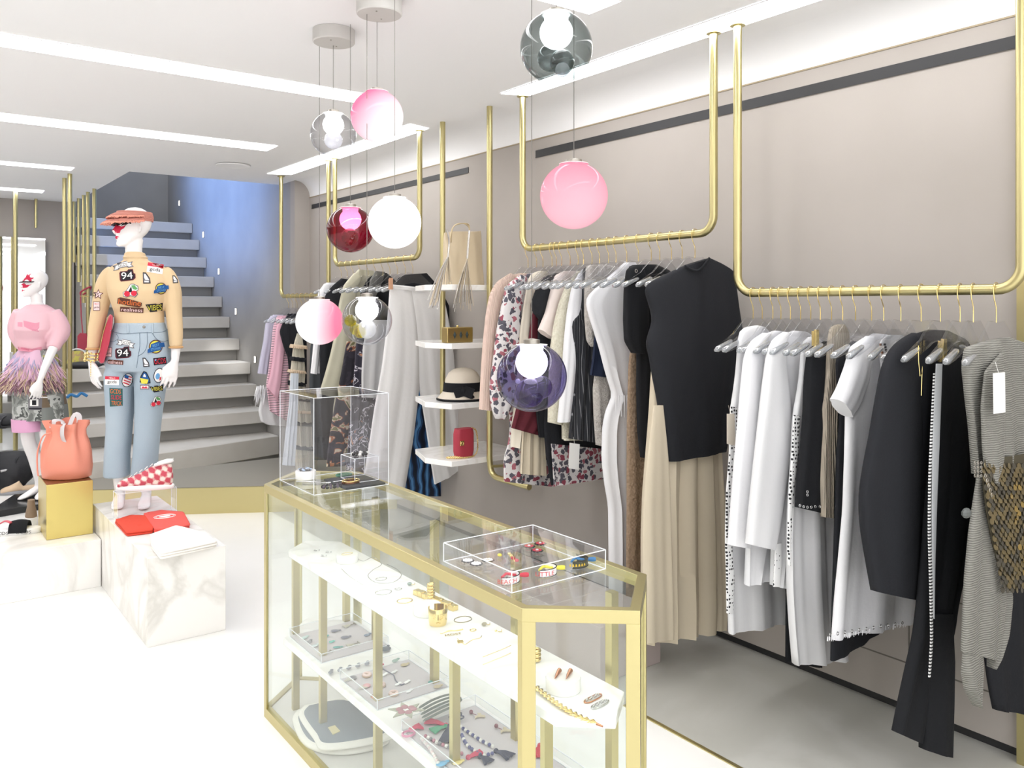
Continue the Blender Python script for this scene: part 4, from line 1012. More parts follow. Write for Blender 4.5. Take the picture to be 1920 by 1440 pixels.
t=thing('charm_earrings','red and gold dangling charm in the middle of the low acrylic box','earring',(x,y,T0))
mb=MB()
for i,(dx,dy) in enumerate(((0,0),(.008,.018),(.014,.034),(-.012,.042),(-.004,-.02))):
    mb.add(sphere((x+dx,y+dy,T0+.005),.0058,8,6,(1,1.3,.7)),(0,1,1,2,0)[i])
mb.add(tube([(x-.01,y-.02,T0+.003),(x,y,T0+.009),(x+.014,y+.034,T0+.006)],.0012,6),1)
mb.build('charms',[REDM,GOLD,YELM],t,smooth=True)
# --- upper shelf ---
h=S1Z
x,y,z=drum(651,1053,h,.037,.026,'white marble drum at the far end of the upper case shelf')
closed([(x+.02*math.cos(a),y+.012*math.sin(a),z+.0015) for a in [k*PI/4 for k in range(8)]],.0009,'gold_ring',GOLD,'thin gold chain lying on the far marble drum','chain')
x,y,z=drum(801,1150,h,.040,.026,'white marble drum in the middle of the upper shelf with gold cuffs leaning on it')
DZ=z
x,y,_=PZ(1055,1268,h); x,y,z=drum(1056,1293,h,.0405,.030,'white marble drum near the front point of the upper shelf')
for i,(dx,dy) in enumerate(((-.008,.006),(.012,-.010))):
    P=[(x-.020+dx,y-.010+dy,z+.004),(x-.004+dx,y+.002+dy,z+.005),(x+.013+dx,y+.013+dy,z+.006)]
    mb=MB(); mb.add(tube(P,[(.001,.001),(.004,.004),(.006,.0055)],10)); mb.build('cone_earring',CORM,smooth=True,label=('left','right')[i]+' copper cone earring on the near marble drum',cat='earring',group='copper cone earrings')
# far small silver earrings
for i,(px,py,l) in enumerate(((590,1033,'far left'),(603,1043,'nearer the drum'),(612,1036,'right'))):
    x,y,z=PZ(px,py,h+.002); mb=MB()
    for k in range(5): mb.add(sphere((x+.006*math.cos(k*1.3)+.003*k,y+.006*math.sin(k*1.3),h+.003),.003,6,4))
    mb.build('silver_earring',SILVER,smooth=True,label='small silver cluster earring at the far tip of the upper shelf, '+l,cat='earring')
opent([PZ(a,b,h+.0012) for a,b in ((664,1042),(680,1052),(700,1045),(715,1058),(700,1068),(690,1080),(705,1092),(735,1092),(752,1080),(745,1068),(725,1058))],.0009,'fine_necklace',SILVER,'fine silver necklace curling beyond the middle of the upper shelf','necklace',n=70)
opent([PZ(a,b,h+.0012) for a,b in ((640,1066),(655,1080),(680,1096))],.0009,'fine_chain',SILVER,'short fine chain along the left edge of the upper shelf','chain')
def hoop(px,py,rx,m,lab,cat='bangle',r=.0011,sy=.8):
    x,y,z=PZ(px,py,h+.0015); closed([(x+rx*math.cos(a),y+rx*sy*math.sin(a),h+r+.0003) for a in [k*PI/4 for k in range(8)]],r,'thin_hoop',m,lab,cat)
hoop(715,1085,.018,SILVER,'small silver charm hoop inside the curling necklace')
hoop(719,1110,.026,SILVER,'thin silver bangle left of the silver rings on the upper shelf')
hoop(747,1104,.011,SILVER,'tiny silver ring right of the thin silver bangle')
hoop(759,1126,.024,GOLD,'thin gold open bangle just beyond the middle drum')
hoop(868,1161,.026,pbr('bronze_wire','#9a8d6e',.3,1),'thin bronze bangle right of the gold face cuff')
hoop(887,1181,.009,GOLD,'tiny gold ring in front of the bronze bangle')
# ring with grey stone and leaf earring
for px,py,m,l in ((768,1098,pbr('grey_green_stone','#9fada8',.2),'grey green stone ring behind the tall gold cuff'),(908,1174,pbr('olive_stone','#a59d86',.3),'olive leaf shaped ring right of the bronze bangle'),(930,1187,GOLD,'tiny gold winged stud near the edge of the upper shelf')):
    x,y,z=PZ(px,py,h); t=thing('stone_ring',l,'ring',(x,y,h))
    mb=MB(); mb.add(sphere((x,y,h+.006),.008 if m is not GOLD else .004,10,6,(1,.8,.6))); mb.build('stone',m,t,smooth=True)
    mb=MB(); mb.add(tube([(x+.006,y,h+.003),(x+.016,y-.004,h+.002),(x+.02,y+.002,h+.004)],.001,6)); mb.build('wire',GOLD,t,smooth=True)
# face cuff (plain features raised)
x,y,z=PZ(821,1170,h)
t=thing('gold_cuff','wide polished gold cuff with an embossed face, in front of the middle drum','cuff',(x,y,h))
rs=[]
n=40
for i in range(n+1):
    a=math.radians(-250+320*i/n)+.2
    r=[]
    for (q,zz) in ((.0235,.0),(.0255,.012),(.026,.028),(.027,.046),(.026,.047),(.025,.028),(.0245,.012),(.0225,.0)):
        r.append((x+q*math.cos(a),y+q*math.sin(a),h+.0005+zz))
    rs.append(r)
mb=MB(); mb.add(rings(rs)); mb.build('band',GOLD,t,smooth=True,auto=50)
mb=MB(); fa=math.radians(-120)
def fc(da,zz,rr=.0262): return (x+rr*math.cos(fa+da),y+rr*math.sin(fa+da),h+zz)
mb.add(tube(spl([fc(0,.034),fc(0,.026,.028),fc(0,.018,.030),fc(.05,.016,.028)],8),[.0012,.0014,.002,.0022,.002,.0016,.001,.001],6))
for s in(-1,1):
    mb.add(tube(spl([fc(s*.15,.031),fc(s*.4,.034),fc(s*.65,.03)],8),.0012,6)); mb.add(tube(spl([fc(s*.18,.026),fc(s*.36,.028),fc(s*.55,.025),fc(s*.36,.023),fc(s*.18,.026)],12),.0009,5))
mb.add(tube(spl([fc(-.22,.011),fc(0,.012),fc(.22,.011)],8),.0016,6)); mb.build('embossed_face',GOLD,t,smooth=True)
# stacked square cuff & ridged cuff
x,y,z=PZ(808,1120,h); zz=DZ
P0=Vector(PZ(808,1128,h)); 
t=thing('gold_bracelet','ribbed gold bracelet standing upright behind the middle drum','bracelet',tuple(P0))
rs=[]
mb=MB()
for k in range(6):
    mb.add(torus((P0.x,P0.y,h+.006+k*.009),.0085,.0048,16,8,2,(1,.7)))
mb.build('ribs',GOLD,t,smooth=True)
a=Vector(PZ(783,1108,h+.012)); b=Vector(PZ(850,1136,h+.012))
t=thing('gold_bracelet','long flat segmented gold bracelet lying across the middle drum','bracelet',tuple((a+b)/2))
u=(b-a)/8
mb=MB()
for k in range(9):
    c=a+u*k; M=Matrix.Translation(c)@Matrix.Rotation(math.atan2(u.y,u.x),4,'Z'); mb.add(box(-u.length*.48,u.length*.48,-.010,.010,-.0115,.0045 if k%2 else .003),0,M)
mb.build('segments',GOLD,t,bevel=.001)
# tiny gold letters + pendants
x,y,z=PZ(850,1190,h+.001)
v,f=text2d('MOST',.045,.011)
M=Matrix.Translation((x,y,h+.0015))@Matrix.Rotation(-TH+.35,4,'Z')
mb=MB(); mb.add(([(p[0],p[1],.0) for p in v]+[(p[0],p[1],.0012) for p in v],[tuple(q) for q in f]+[tuple(i+len(v) for i in q) for q in f]),0,M)
mb.build('letter_pendants',GOLD,label='tiny gold letter pendants laid in a row in front of the face cuff',cat='pendant')
opent([PZ(a,b,h+.0012) for a,b in ((826,1188),(842,1183),(858,1182),(868,1180))],.0022,'leaf_pin',GOLD,'slim gold leaf pin above the tiny gold letters','pin')
opent([PZ(a,b,h+.0012) for a,b in ((857,1197),(868,1206),(873,1208),(885,1200),(900,1196),(903,1192))],.0009,'gold_chain',GOLD,'short gold chain zigzag below the tiny gold letters','chain')
x,y,z=PZ(862,1204,h); mb=MB(); mb.add(prism([(x-.01,y-.006),(x+.006,y-.009),(x+.012,y+.004),(x-.002,y+.01)],h+.0005,h+.002)); mb.build('filigree_earring',GOLD,label='flat gold filigree earring at the end of the gold chain',cat='earring')
for q,l in ((0,'upper'),(1,'lower')):
    opent([PZ(a,b+q*14,h+.0012) for a,b in ((905,1232),(925,1224),(945,1216),(958,1210))],.0008,'gold_chain',GOLD,l+' of two fine gold chains nearest the corner post','chain')
x,y,z=PZ(1003,1240,h); 
mb=MB()
for k in range(3): mb.add(torus((x,y,h+.007+k*.010),.011,.005,18,8))
mb.build('gold_ring_stack',GOLD,smooth=True,label='chunky gold ring stack beside the corner post and near drum',cat='ring')
# twisted leaf necklace
A=[PZ(a,b,h+.004) for a,b in ((996,1284),(1010,1294),(1040,1318),(1070,1337),(1100,1352),(1118,1356),(1130,1362))]
t=thing('leaf_necklace','chunky gold necklace of overlapping leaves lying along the near shelf edge','necklace',A[3])
P=resamp([tuple(p) for p in spl(A,60)],16); mb=MB()
for i in range(14):
    p=Vector(P[i]); q=Vector(P[i+1]); d=(q-p).normalized(); s=Vector((-d.y,d.x,0))
    for sg in(-1,1): mb.add(tube([p+s*sg*.006-d*.004,p+s*sg*.004+d*.004+Vector((0,0,.003)),p+d*.018+Vector((0,0,.001))],[(.0005,.001),(.0022,.005),(.0005,.0008)],8))
mb.build('leaves',GOLD,t,smooth=True)
mb=MB(); mb.add(tube([P[14],P[15]],[.003,.002],8)); mb.build('clasp',CORM,t,smooth=True)
for (px,py,m,l) in ((1112,1311,CORM,'copper'),(1125,1322,SILVER,'silver')):
    x,y,z=PZ(px,py,h); ang=.15
    t=thing('safety_pin_brooch',l+' toned oval pin brooch on the near end of the upper shelf','brooch',(x,y,h))
    M=Matrix.Translation((x,y,h+.002))@Matrix.Rotation(ang,4,'Z')
    mb=MB(); P=[(.028*math.copysign(abs(math.cos(a))**.6,math.cos(a)),.008*math.sin(a),0) for a in [k*PI/10 for k in range(20)]]
    mb.add(tube(P,.0016,6,closed=True),0,M); mb.build('loop',m,t,smooth=True)
    mb=MB(); 
    for k in range(9): mb.add(sphere((-.022+k*.005,.002*math.sin(k*2),.003),.0028,6,5),0,M)
    mb.build('crystals',SILVER,t,smooth=True)
# --- lower shelf: three trays with novelty brooches ---
h=S2Z
EDG=[('lavender tray at the far end of the lower shelf',2.605,2.885),('lavender tray in the middle of the lower shelf',2.205,2.46),('lavender tray at the near end of the lower shelf',1.56,2.06)]
for l,y0,y1 in EDG:
    t=acryl('jewellery_tray','clear walled '+l,1.145,1.395,y0,y1,h+.0003,.032,th=.0025,lid=False,cat='tray')
    mb=MB(); mb.add(box(1.149,1.391,y0+.004,y1-.004,h+.0006,h+.0035)); mb.build('felt_lining',FELT,t)
hb=h+.0045
def item(px,py,name,lab,cat): 
    x,y,z=PZ(px,py,hb); return x,y,thing(name,lab,cat,(x,y,hb))
# heart, sunglass shapes
def cocktail(px,py,lab,ang=.4,m=None):
    x,y,t=item(px,py,'cocktail_brooch',lab,'brooch'); M=Matrix.Translation((x,y,hb+.002))@Matrix.Rotation(ang,4,'Z')
    mb=MB(); mb.add(prism([(-.022,-.014),(-.022,.014),(.004,.002),(.004,-.002)],0,.003),0,M); mb.build('bowl',m or pbr('champagne_enamel','#c9c5b8',.3,.5),t)
    mb=MB(); mb.add(prism([(.004,-.001),(.004,.001),(.022,.001),(.022,.010),(.025,.010),(.025,-.010),(.022,-.010),(.022,-.001)],0,.003),0,M); mb.build('stem',STEEL,t)
cocktail(655,1174,'martini glass brooch at the back of the far tray',.1); cocktail(662,1210,'martini glass brooch in the middle of the far tray',.1); cocktail(610,1226,'martini glass brooch near the front edge of the far tray',.1)
def donut(px,py,lab,r=.016):
    x,y,t=item(px,py,'donut_charm',lab,'charm'); mb=MB(); mb.add(torus((x,y,hb+.0045),r*.66,r*.34,28,8),0); mb.build('dough',pbr('tan_enamel','#c9ab8c',.5) if 'tan_enamel' not in bpy.data.materials else bpy.data.materials['tan_enamel'],t,smooth=True)
    mb=MB(); mb.add(torus((x,y,hb+.0065),r*.66,r*.29,28,8)); mb.build('icing',pbr('pink_icing','#e9cfc8',.4) if 'pink_icing' not in bpy.data.materials else bpy.data.materials['pink_icing'],t,smooth=True)
donut(688,1268,'pale pink donut charm at the back of the middle tray'); donut(714,1287,'pale pink donut charm in the centre of the middle tray'); donut(738,1303,'pale pink donut charm nearest the brass post')
def cone(px,py,lab,m,ang=-.6,s=1.0,m2=None):
    x,y,t=item(px,py,'ice_cream_charm',lab,'charm'); M=Matrix.Translation((x,y,hb+.002))@Matrix.Rotation(ang,4,'Z')
    mb=MB(); mb.add(prism([(-.022*s,0),(.006*s,-.012*s),(.006*s,.012*s)],0,.003),0,M); mb.build('cone',m2 or pbr('wafer','#c3bfae',.5),t)
    mb=MB(); mb.add(sphere((.012*s,0,.002),.0125*s,12,6,(1,1,.35)),0,M); mb.build('scoop',m,t,smooth=True)
GRAYE=pbr('grey_enamel','#86868c',.3)
cone(656,1275,'grey cone charm at the left of the middle tray',GRAYE,.2); cone(682,1290,'pink cone charm left of the centre of the middle tray',PINKM,.2); cone(708,1310,'red topped cone charm in the near corner of the middle tray',CORM,2.0)
def blob(px,py,lab,m,sx=.016,sy=.011,ang=0,nm='enamel_charm'):
    x,y,z=PZ(px,py,hb); M=Matrix.Translation((x,y,hb+.003))@Matrix.Rotation(ang,4,'Z')
    mb=MB(); mb.add(sphere((0,0,0),1,14,6,(sx,sy,.003)),0,M); mb.add(sphere((sx*1.1,0,.001),.006,8,5,(1,1,.4)),0,M); mb.build(nm,m,smooth=True,label=lab,cat='charm')
SLATE=pbr('slate_enamel','#6d6f80',.3)
for px,py,l,m,sx,sy,an in ((571,1197,'pale teal charm at the far left of the far tray',pbr('pale_teal','#b9cfce',.4),.013,.010,.4),(580,1205,'grey charm nearest the left wall of the far tray',GRAYE,.014,.010,.8),
 (590,1212,'white grey charm below the teal ones in the far tray',pbr('ice_enamel','#c7d2d4',.3),.012,.010,.2),(608,1196,'teal charm in the far tray',TEALM,.014,.011,.3),(621,1205,'small turquoise bead charm in the far tray',pbr('turquoise','#59c0b2',.2),.008,.008,0),
 (632,1215,'teal fish shaped charm in the far tray',TEALM,.015,.008,-.5),(628,1184,'dark lens shaped charm at the back of the far tray',SLATE,.016,.012,-.5),(647,1196,'dark lens shaped charm, second of the pair in the far tray',SLATE,.016,.012,-.3),
 (688,1192,'slate blue charm near the right wall of the far tray',pbr('slate_blue','#7d8aa0',.3),.013,.009,.2),(723,1218,'large dark heart charm between the far and middle trays',pbr('dark_slate','#4b5564',.4),.022,.018,.7),
 (741,1240,'green cactus shaped charm at the back of the middle tray',pbr('sage','#8fae9f',.4),.013,.009,.3),(758,1248,'round tan charm at the back of the middle tray',pbr('sand_enamel','#c0b08c',.4),.013,.011,0),
 (808,1280,'teal pineapple charm between two brass posts',TEALM,.011,.008,.3),(820,1289,'round sand coloured charm between two brass posts',bpy.data.materials['sand_enamel'],.013,.011,0),
 (713,1249,'round plum charm at the top of the winged chain',CRIM,.007,.007,0)):
    blob(px,py,l,m,sx,sy,an)
for i,(px,py,l) in enumerate(((720,1267,'upper left'),(738,1262,'upper right'),(745,1285,'lower left'),(762,1281,'lower right'),(766,1298,'nearest the post'))):
    blob(px,py,'white cloud shaped charm in the middle tray, '+l,WHT,.010,.006,.3)
opent([PZ(a,b,hb+.002) for a,b in ((716,1252),(728,1260),(738,1266),(742,1276),(752,1284),(762,1279))],.002,'beaded_chain',SLATE,'dark chain linking the cloud charms in the middle tray','chain')
# leather loop earrings (far-middle)
for i in range(5):
    px,py=620+i*17,1262-i*4; blob(px,py,'dark leaf link of the long earring between far and middle trays, '+('first','second','third','fourth','fifth')[i]+' from the left',pbr('dark_link_%d'%i,'#8a8e98',.4),.013,.008,.9,'leaf_link')
# star brooch
P=[]
x,y,t=item(762,1355,'star_brooch','large grey and rose star made of triangles at the corner of the near tray','brooch')
for k in range(6):
    a=2*PI*k/6+.3; M=Matrix.Translation((x+.026*math.cos(a),y+.026*math.sin(a),hb+.032+.001*k))@Matrix.Rotation(a,4,'Z')
    mb=MB(); mb.add(prism([(.028,0),(-.004,-.012),(-.004,.012)],0,.003),0,M); mb.add(sphere((-.006,0,.003),.011,10,6,(1,1,.35)),1,M)
    mb.build('star_point',[pbr('sage_leather','#aeb0a0',.6) if k==0 else bpy.data.materials['sage_leather'],pbr('rose_leather','#b5848c',.6) if k==0 else bpy.data.materials['rose_leather']],t,smooth=True,auto=30)
x,y,z=PZ(762,1355,hb)
# long dark leather leaves
for k in range(5):
    P=[PZ(785+k*2,1328+k*6,hb+.03),PZ(812+k*3,1312+k*6,hb+.034),PZ(845+k*2,1302+k*5,hb+.033),PZ(865,1310,hb+.032)]
    mb=MB(); mb.add(tube(spl(P,14),[(.0015,.001)]+[(.0015,.006)]*12+[(.0015,.001)],8)); mb.build('leather_leaf',pbr('dark_green_leather','#565d58',.6) if k==0 else bpy.data.materials['dark_green_leather'],smooth=True,label='long dark leather petal of the tassel over the near tray wall, '+('first','second','third','fourth','fifth')[k]+' from the back',cat='leather petal',group='leather petals over the near tray')
# tassels in near tray
def tassel(px,py,px2,py2,m,lab,w=.016):
    a=Vector(PZ(px,py,hb+.004)); b=Vector(PZ(px2,py2,hb+.004)); t=thing('tassel',lab,'tassel',tuple(a)); d=(b-a); s=Vector((-d.y,d.x,0)).normalized()
    mb=MB(); mb.add(sphere(a,.007,10,6)); mb.build('knot',m,t,smooth=True)
    mb=MB()
    for k in range(16):
        q=(k/15-.5)*2; mb.add(tube([a+s*q*.003,a+d*.5+s*q*w*.5+Vector((0,0,.004)),b+s*q*w+Vector((0,0,random.uniform(-.001,.003)))],[.002,.0022,.0018],5))
    mb.build('threads',m,t,smooth=True)
tassel(836,1360,800,1352,CRIM,'crimson tassel at the back of the near tray')
tassel(836,1362,810,1372,GREENM,'green tassel below the crimson one in the near tray')
tassel(842,1362,838,1392,NAVT,'navy tassel in the centre of the near tray',.022)
tassel(770,1368,790,1362,CRIM,'crimson tassel on the pink ring at the near tray corner')
tassel(900,1418,918,1430,NAVT,'navy tassel at the near end of the indigo beads')
tassel(930,1408,958,1420,NAVT,'dark navy tassel beside the corner post',.02)
tassel(878,1420,905,1412,CRIM,'crimson tassel with green ends at the near end of the rose beads')
x,y,z=PZ(766,1378,hb); closed([(x+.018*math.cos(a),y+.014*math.sin(a),hb+.004) for a in [k*PI/4 for k in range(8)]],.0032,'pink_ring',pbr('pink_cord','#dc8fae',.5),'pink cord ring at the left of the near tray','ring')
for k in range(4):
    x,y,z=PZ(850+k*4,1346+(k%2)*8,hb); closed([(x+.013*math.cos(a),y+.009*math.sin(a),hb+.004+.003*k) for a in [q*PI/4 for q in range(8)]],.0022,'navy_loop',NAVT,'navy cord loop at the top of the indigo bead necklace, layer '+('one','two','three','four')[k],'cord loop','navy cord loops')
chain_beads([PZ(a,b,hb+.005) for a,b in ((860,1360),(880,1374),(905,1390),(925,1400))],.0052,[BEAD_B,BEAD_W],'bead_necklace','indigo and pearl bead strand, upper one in the near tray','necklace')
chain_beads([PZ(a,b,hb+.005) for a,b in ((866,1378),(875,1396),(890,1408),(905,1416),(925,1412))],.0052,[BEAD_B,BEAD_B,BEAD_W],'bead_necklace','indigo bead strand, lower one in the near tray','necklace')
chain_beads([PZ(a,b,hb+.005) for a,b in ((798,1380),(820,1392),(845,1402),(868,1414))],.0052,[BEAD_R,BEAD_W,GRAYE],'bead_necklace','rose and grey bead strand in the near tray','necklace')
chain_beads([PZ(a,b,hb+.005) for a,b in ((790,1385),(805,1402),(815,1418),(822,1432))],.005,[BEAD_W,pbr('pale_rose_bead','#e6d3d2',.3)],'bead_necklace','white bead strand nearest the front of the near tray','necklace')
blob(828,1434,'bright blue beaded flower at the bottom edge of the near tray',pbr('sky_enamel','#6fb4dc',.3),.016,.011,0)
blob(858,1432,'cream and yellow beaded flower at the bottom edge of the near tray',pbr('straw_enamel','#e6d68c',.3),.014,.010,0)
# deer shaped wood charms
for i,(px,py) in enumerate(((897,1345),(945,1372))):
    x,y,t=item(px,py,'wooden_charm',('left','right')[i]+' pale wooden animal charm with a plum ball at the right of the near tray','charm')
    M=Matrix.Translation((x,y,hb+.002))@Matrix.Rotation(-.2,4,'Z')
    mb=MB(); mb.add(prism([(-.015,-.012),(-.006,-.004),(.004,-.006),(.016,-.014),(.018,-.006),(.010,.002),(.012,.012),(.004,.016),(.002,.006),(-.010,.002)],0,.003),0,M); mb.build('animal',pbr('pale_wood','#c9bda2',.6) if i==0 else bpy.data.materials['pale_wood'],t)
    mb=MB(); mb.add(sphere((-.012,.026,.005),.006,10,6),0,M); mb.add(tube([(-.012,.022,.003),(-.004,.006,.003)],.001,5),0,M); mb.build('ball',pbr('plum_ball','#7d4250',.4) if i==0 else bpy.data.materials['plum_ball'],t,smooth=True)
# red tassels just right of the corner post
tassel(1012,1398,1008,1420,REDM,'red tassel seen through the front pane beside the corner post')
# pouches on the case floor
def pouch(poly,z0,th,lab,m,patch=None):
    P=[PZ(a,b,z0+th*.7)[:2] for a,b in poly]
    c=Vector((sum(p[0] for p in P)/len(P),sum(p[1] for p in P)/len(P)))
    t=thing('zip_pouch',lab,'pouch',(c.x,c.y,z0))
    pp=[tuple(c+(Vector(p)-c)*1.0) for p in spl([(*p,0) for p in P]+[(*P[0],0)],48)[:-1] for p in [p[:2]]]
    rs=[]
    for s,z in ((.95,0),(1.02,th*.25),(1.02,th*.6),(.93,th)): rs.append([(c.x+(p[0]-c.x)*s,c.y+(p[1]-c.y)*s,z0+z) for p in pp])
    mb=MB(); mb.add(rings(rs)); mb.build('padded_edge',pbr('cream_piping','#efede6',.8) if 'cream_piping' not in bpy.data.materials else bpy.data.materials['cream_piping'],t,smooth=True,auto=80)
    rs=[]
    for s,z in ((.88,th),(.86,th+.003),(.5,th+.005)): rs.append([(c.x+(p[0]-c.x)*s,c.y+(p[1]-c.y)*s,z0+z) for p in pp])
    mb=MB(); mb.add(rings(rs)); mb.build('panel',m,t,smooth=True,auto=80)
    if patch:
        q=[PZ(a,b,z0+th+.006)[:2] for a,b in patch]; mb=MB(); mb.add(prism(q,z0+th+.004,z0+th+.007)); mb.build('logo_patch',pbr('gold_patch','#d9cfa0',.4),t)
DEN=pbr('slate_canvas','#7e8790',.85)
pouch([(560,1330),(655,1318),(722,1372),(715,1395),(640,1410),(575,1395),(550,1350)],.0305,.02,'lower slate zip pouch with cream piping on the case floor',DEN)
pouch([(572,1322),(655,1312),(728,1368),(716,1386),(612,1402),(588,1380),(562,1340)],.056,.018,'upper slate zip pouch with gold patch on the case floor',DEN,[(615,1364),(628,1360),(638,1371),(624,1377)])
# ================= pendant globes =================
def canopy(px,pyb,zc,hb,rad,lab):
    u=(px-960)/F; x,y=zc*(S+C_*u),zc*(C_-S*u)
    t=thing('ceiling_canopy',lab,'ceiling canopy',(x,y,hb),'round canopies of the globe pendants')
    mb=MB(); mb.add(lathe([(rad*.96,0),(rad,.004),(rad,CEIL-hb-.001)],48,(x,y,hb))); mb.build('disc',pbr('canopy_grey','#c9c7c3',.5) if 'canopy_grey' not in bpy.data.materials else bpy.data.materials['canopy_grey'],t,smooth=True,auto=30)
    mb=MB()
    for a in (.9,4.0): mb.add(lathe([(.003,-.0015),(.003,.0005)],8,(x+rad*.5*math.cos(a),y+rad*.5*math.sin(a),hb)))
    mb.build('screw',STEEL,t)
    return x,y
EM=emit('lamp_white','#ffffff',4.5); EMW=emit('opal_lamp','#fffefc',2.6)
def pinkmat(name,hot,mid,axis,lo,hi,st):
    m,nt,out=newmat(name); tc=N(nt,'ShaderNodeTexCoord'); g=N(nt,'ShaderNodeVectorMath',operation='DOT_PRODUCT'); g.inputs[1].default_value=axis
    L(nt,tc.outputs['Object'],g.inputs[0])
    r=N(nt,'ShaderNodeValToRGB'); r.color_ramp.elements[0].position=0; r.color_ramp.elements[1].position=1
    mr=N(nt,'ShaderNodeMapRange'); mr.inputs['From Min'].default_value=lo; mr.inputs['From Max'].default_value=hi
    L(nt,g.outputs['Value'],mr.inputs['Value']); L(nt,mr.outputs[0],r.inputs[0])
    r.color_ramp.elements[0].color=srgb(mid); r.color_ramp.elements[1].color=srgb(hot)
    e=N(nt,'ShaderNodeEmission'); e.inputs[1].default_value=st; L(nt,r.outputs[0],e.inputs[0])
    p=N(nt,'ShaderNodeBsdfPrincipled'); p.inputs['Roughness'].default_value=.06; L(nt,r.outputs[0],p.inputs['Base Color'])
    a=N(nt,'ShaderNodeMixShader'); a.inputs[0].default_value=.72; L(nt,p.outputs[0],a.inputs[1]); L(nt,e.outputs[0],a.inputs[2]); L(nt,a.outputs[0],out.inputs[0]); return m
def pendant(px,py,dia,wpx,zc,lab,kind,shell=None,mat=None,top=CEIL,inner=None):
    u=(px-960)/F; x,y=zc*(S+C_*u),zc*(C_-S*u); z=EYE+(CY-py)/F*zc; R=dia/2/F*zc
    uw=(wpx-960)/F; xw,yw=x,y
    t=thing('globe_pendant',lab,'pendant lamp',(x,y,z),'blown glass globe pendants')
    zt=z+R*.93
    mb=MB(); mb.add(tube([(xw,yw,top),(x,y,zt+.006)],.0011,6)); mb.build('cord',WIRE,t)
    mb=MB(); mb.add(lathe([(.004,.016),(.022,.012),(.022,.0)],24,(x,y,zt))); mb.build('cap',STEEL,t,smooth=True,auto=30)
    g=[]
    n=28
    for i in range(n+1):
        a=PI*i/n; q=R*max(math.sin(a),.02); zz=R*math.cos(a)*.985
        if zz>R*.93: zz=R*.93; 
        g.append((q,zz))
    g=[(max(q,.001),zz) for q,zz in g if not (zz>=R*.93 and q<R*.1)]
    if kind=='solid':
        mb=MB(); mb.add(lathe([(R*.42,R*.955)]+[(q,zz) for q,zz in g if zz<R*.92],48,(x,y,z))); mb.build('glass_globe',mat,t,smooth=True,auto=35)
        mb=MB(); mb.add(lathe([(R*.40,R*.955),(R*.44,R*.945),(R*.44,R*.93),(R*.38,R*.92)],32,(x,y,z))); mb.build('rim',WHT,t,smooth=True)
        return t
    mb=MB(); mb.add(lathe([(q,zz) for q,zz in g],56,(x,y,z))); mb.build('glass_globe',shell,t,smooth=True,auto=False)
    mb=MB(); mb.add(lathe([(R*.28,R*.95),(R*.45,R*.93),(R*.45,R*.91),(R*.3,R*.90)],32,(x,y,z))); mb.build('rim',mat or WHT,t,smooth=True)
    mb=MB(); r=R*.46
    P=[(R*.34,R*.88)]
    for i in range(1,15):
        a=math.radians(35)+math.radians(145)*i/14; P.append((max(r*math.sin(a),.001),R*.42+r*math.cos(a)*1.0))
    mb.add(lathe(P,32,(x,y,z))); mb.build('bulb',EM,t,smooth=True,auto=False)
    for (dx,dy,dz,rr,m) in inner or []:
        mb=MB(); c=(x+R*(dx*C_+dy*S),y+R*(-dx*S+dy*C_),z+R*dz); mb.add(sphere(c,R*rr,24,16)); mb.build('inner_bubble',m,t,smooth=True,auto=False)
    return t
def shellm(n,tint,edge,refl=.9): return glassy(n,tint,refl,edge=(edge,.35))
CLR=shellm('clear_globe_glass','#fbfbfc','#c4c6cc'); SMK=shellm('smoke_globe_glass','#d3d9d9','#8b9696'); RUB=shellm('ruby_globe_glass','#d05a7c','#8a2040'); PUR=shellm('purple_globe_glass','#bfb9da','#7570a6'); 
WB=glassy('frosted_bubble','#e9e9ee',1,.05,white=.35); YB=glassy('yellow_bubble','#f6ee6a',1,.03,white=.0); SMB=glassy('smoke_bubble','#a9b2b2',1.6,.02); PUB=glassy('violet_bubble','#b59ad0',1.6,.02); RB=glassy('ruby_bubble','#d85a78',1.6,.02)
canopy(622+4,82,3.33,2.548,.083,'round grey ceiling canopy farther from the camera, carrying the clear, ruby and low pink globes')
canopy(711,32,2.97,2.535,.081,'round grey ceiling canopy at the top edge above the upper pink globe')
z3=2.2; u3=(1040-960)/F
canopy(1040,-260,z3,2.55,.082,'round grey ceiling canopy above the frame over the smoky globe')
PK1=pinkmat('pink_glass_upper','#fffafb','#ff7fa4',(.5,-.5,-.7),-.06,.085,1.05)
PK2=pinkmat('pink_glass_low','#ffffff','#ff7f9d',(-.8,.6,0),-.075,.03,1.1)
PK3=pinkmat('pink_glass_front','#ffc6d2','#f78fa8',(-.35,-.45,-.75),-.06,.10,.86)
pendant(625,252,85,622,3.36,'clear glass globe pendant, highest of the left cluster','shell',CLR,inner=[(0,0,-.25,.4,WB)])
pendant(657,430,88,655,3.26,'ruby red glass globe pendant beside the white globe','shell',RUB,inner=[(0,-.1,-.32,.36,RB),(-.05,-.6,-.12,.07,WHT)])
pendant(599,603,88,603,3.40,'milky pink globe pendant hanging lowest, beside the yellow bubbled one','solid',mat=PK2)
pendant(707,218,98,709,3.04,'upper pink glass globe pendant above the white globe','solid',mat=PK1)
pendant(740,417,99,742,2.90,'plain glowing white opal globe pendant','solid',mat=EMW)
pendant(688,601,94,686,2.96,'clear globe pendant with yellow bubbles inside','shell',CLR,inner=[(.02,-.1,-.35,.38,WB),(-.62,-.2,.0,.24,YB),(-.42,-.15,-.34,.24,YB),(-.25,-.15,-.46,.24,YB),(-.05,-.5,-.2,.07,WHT)])
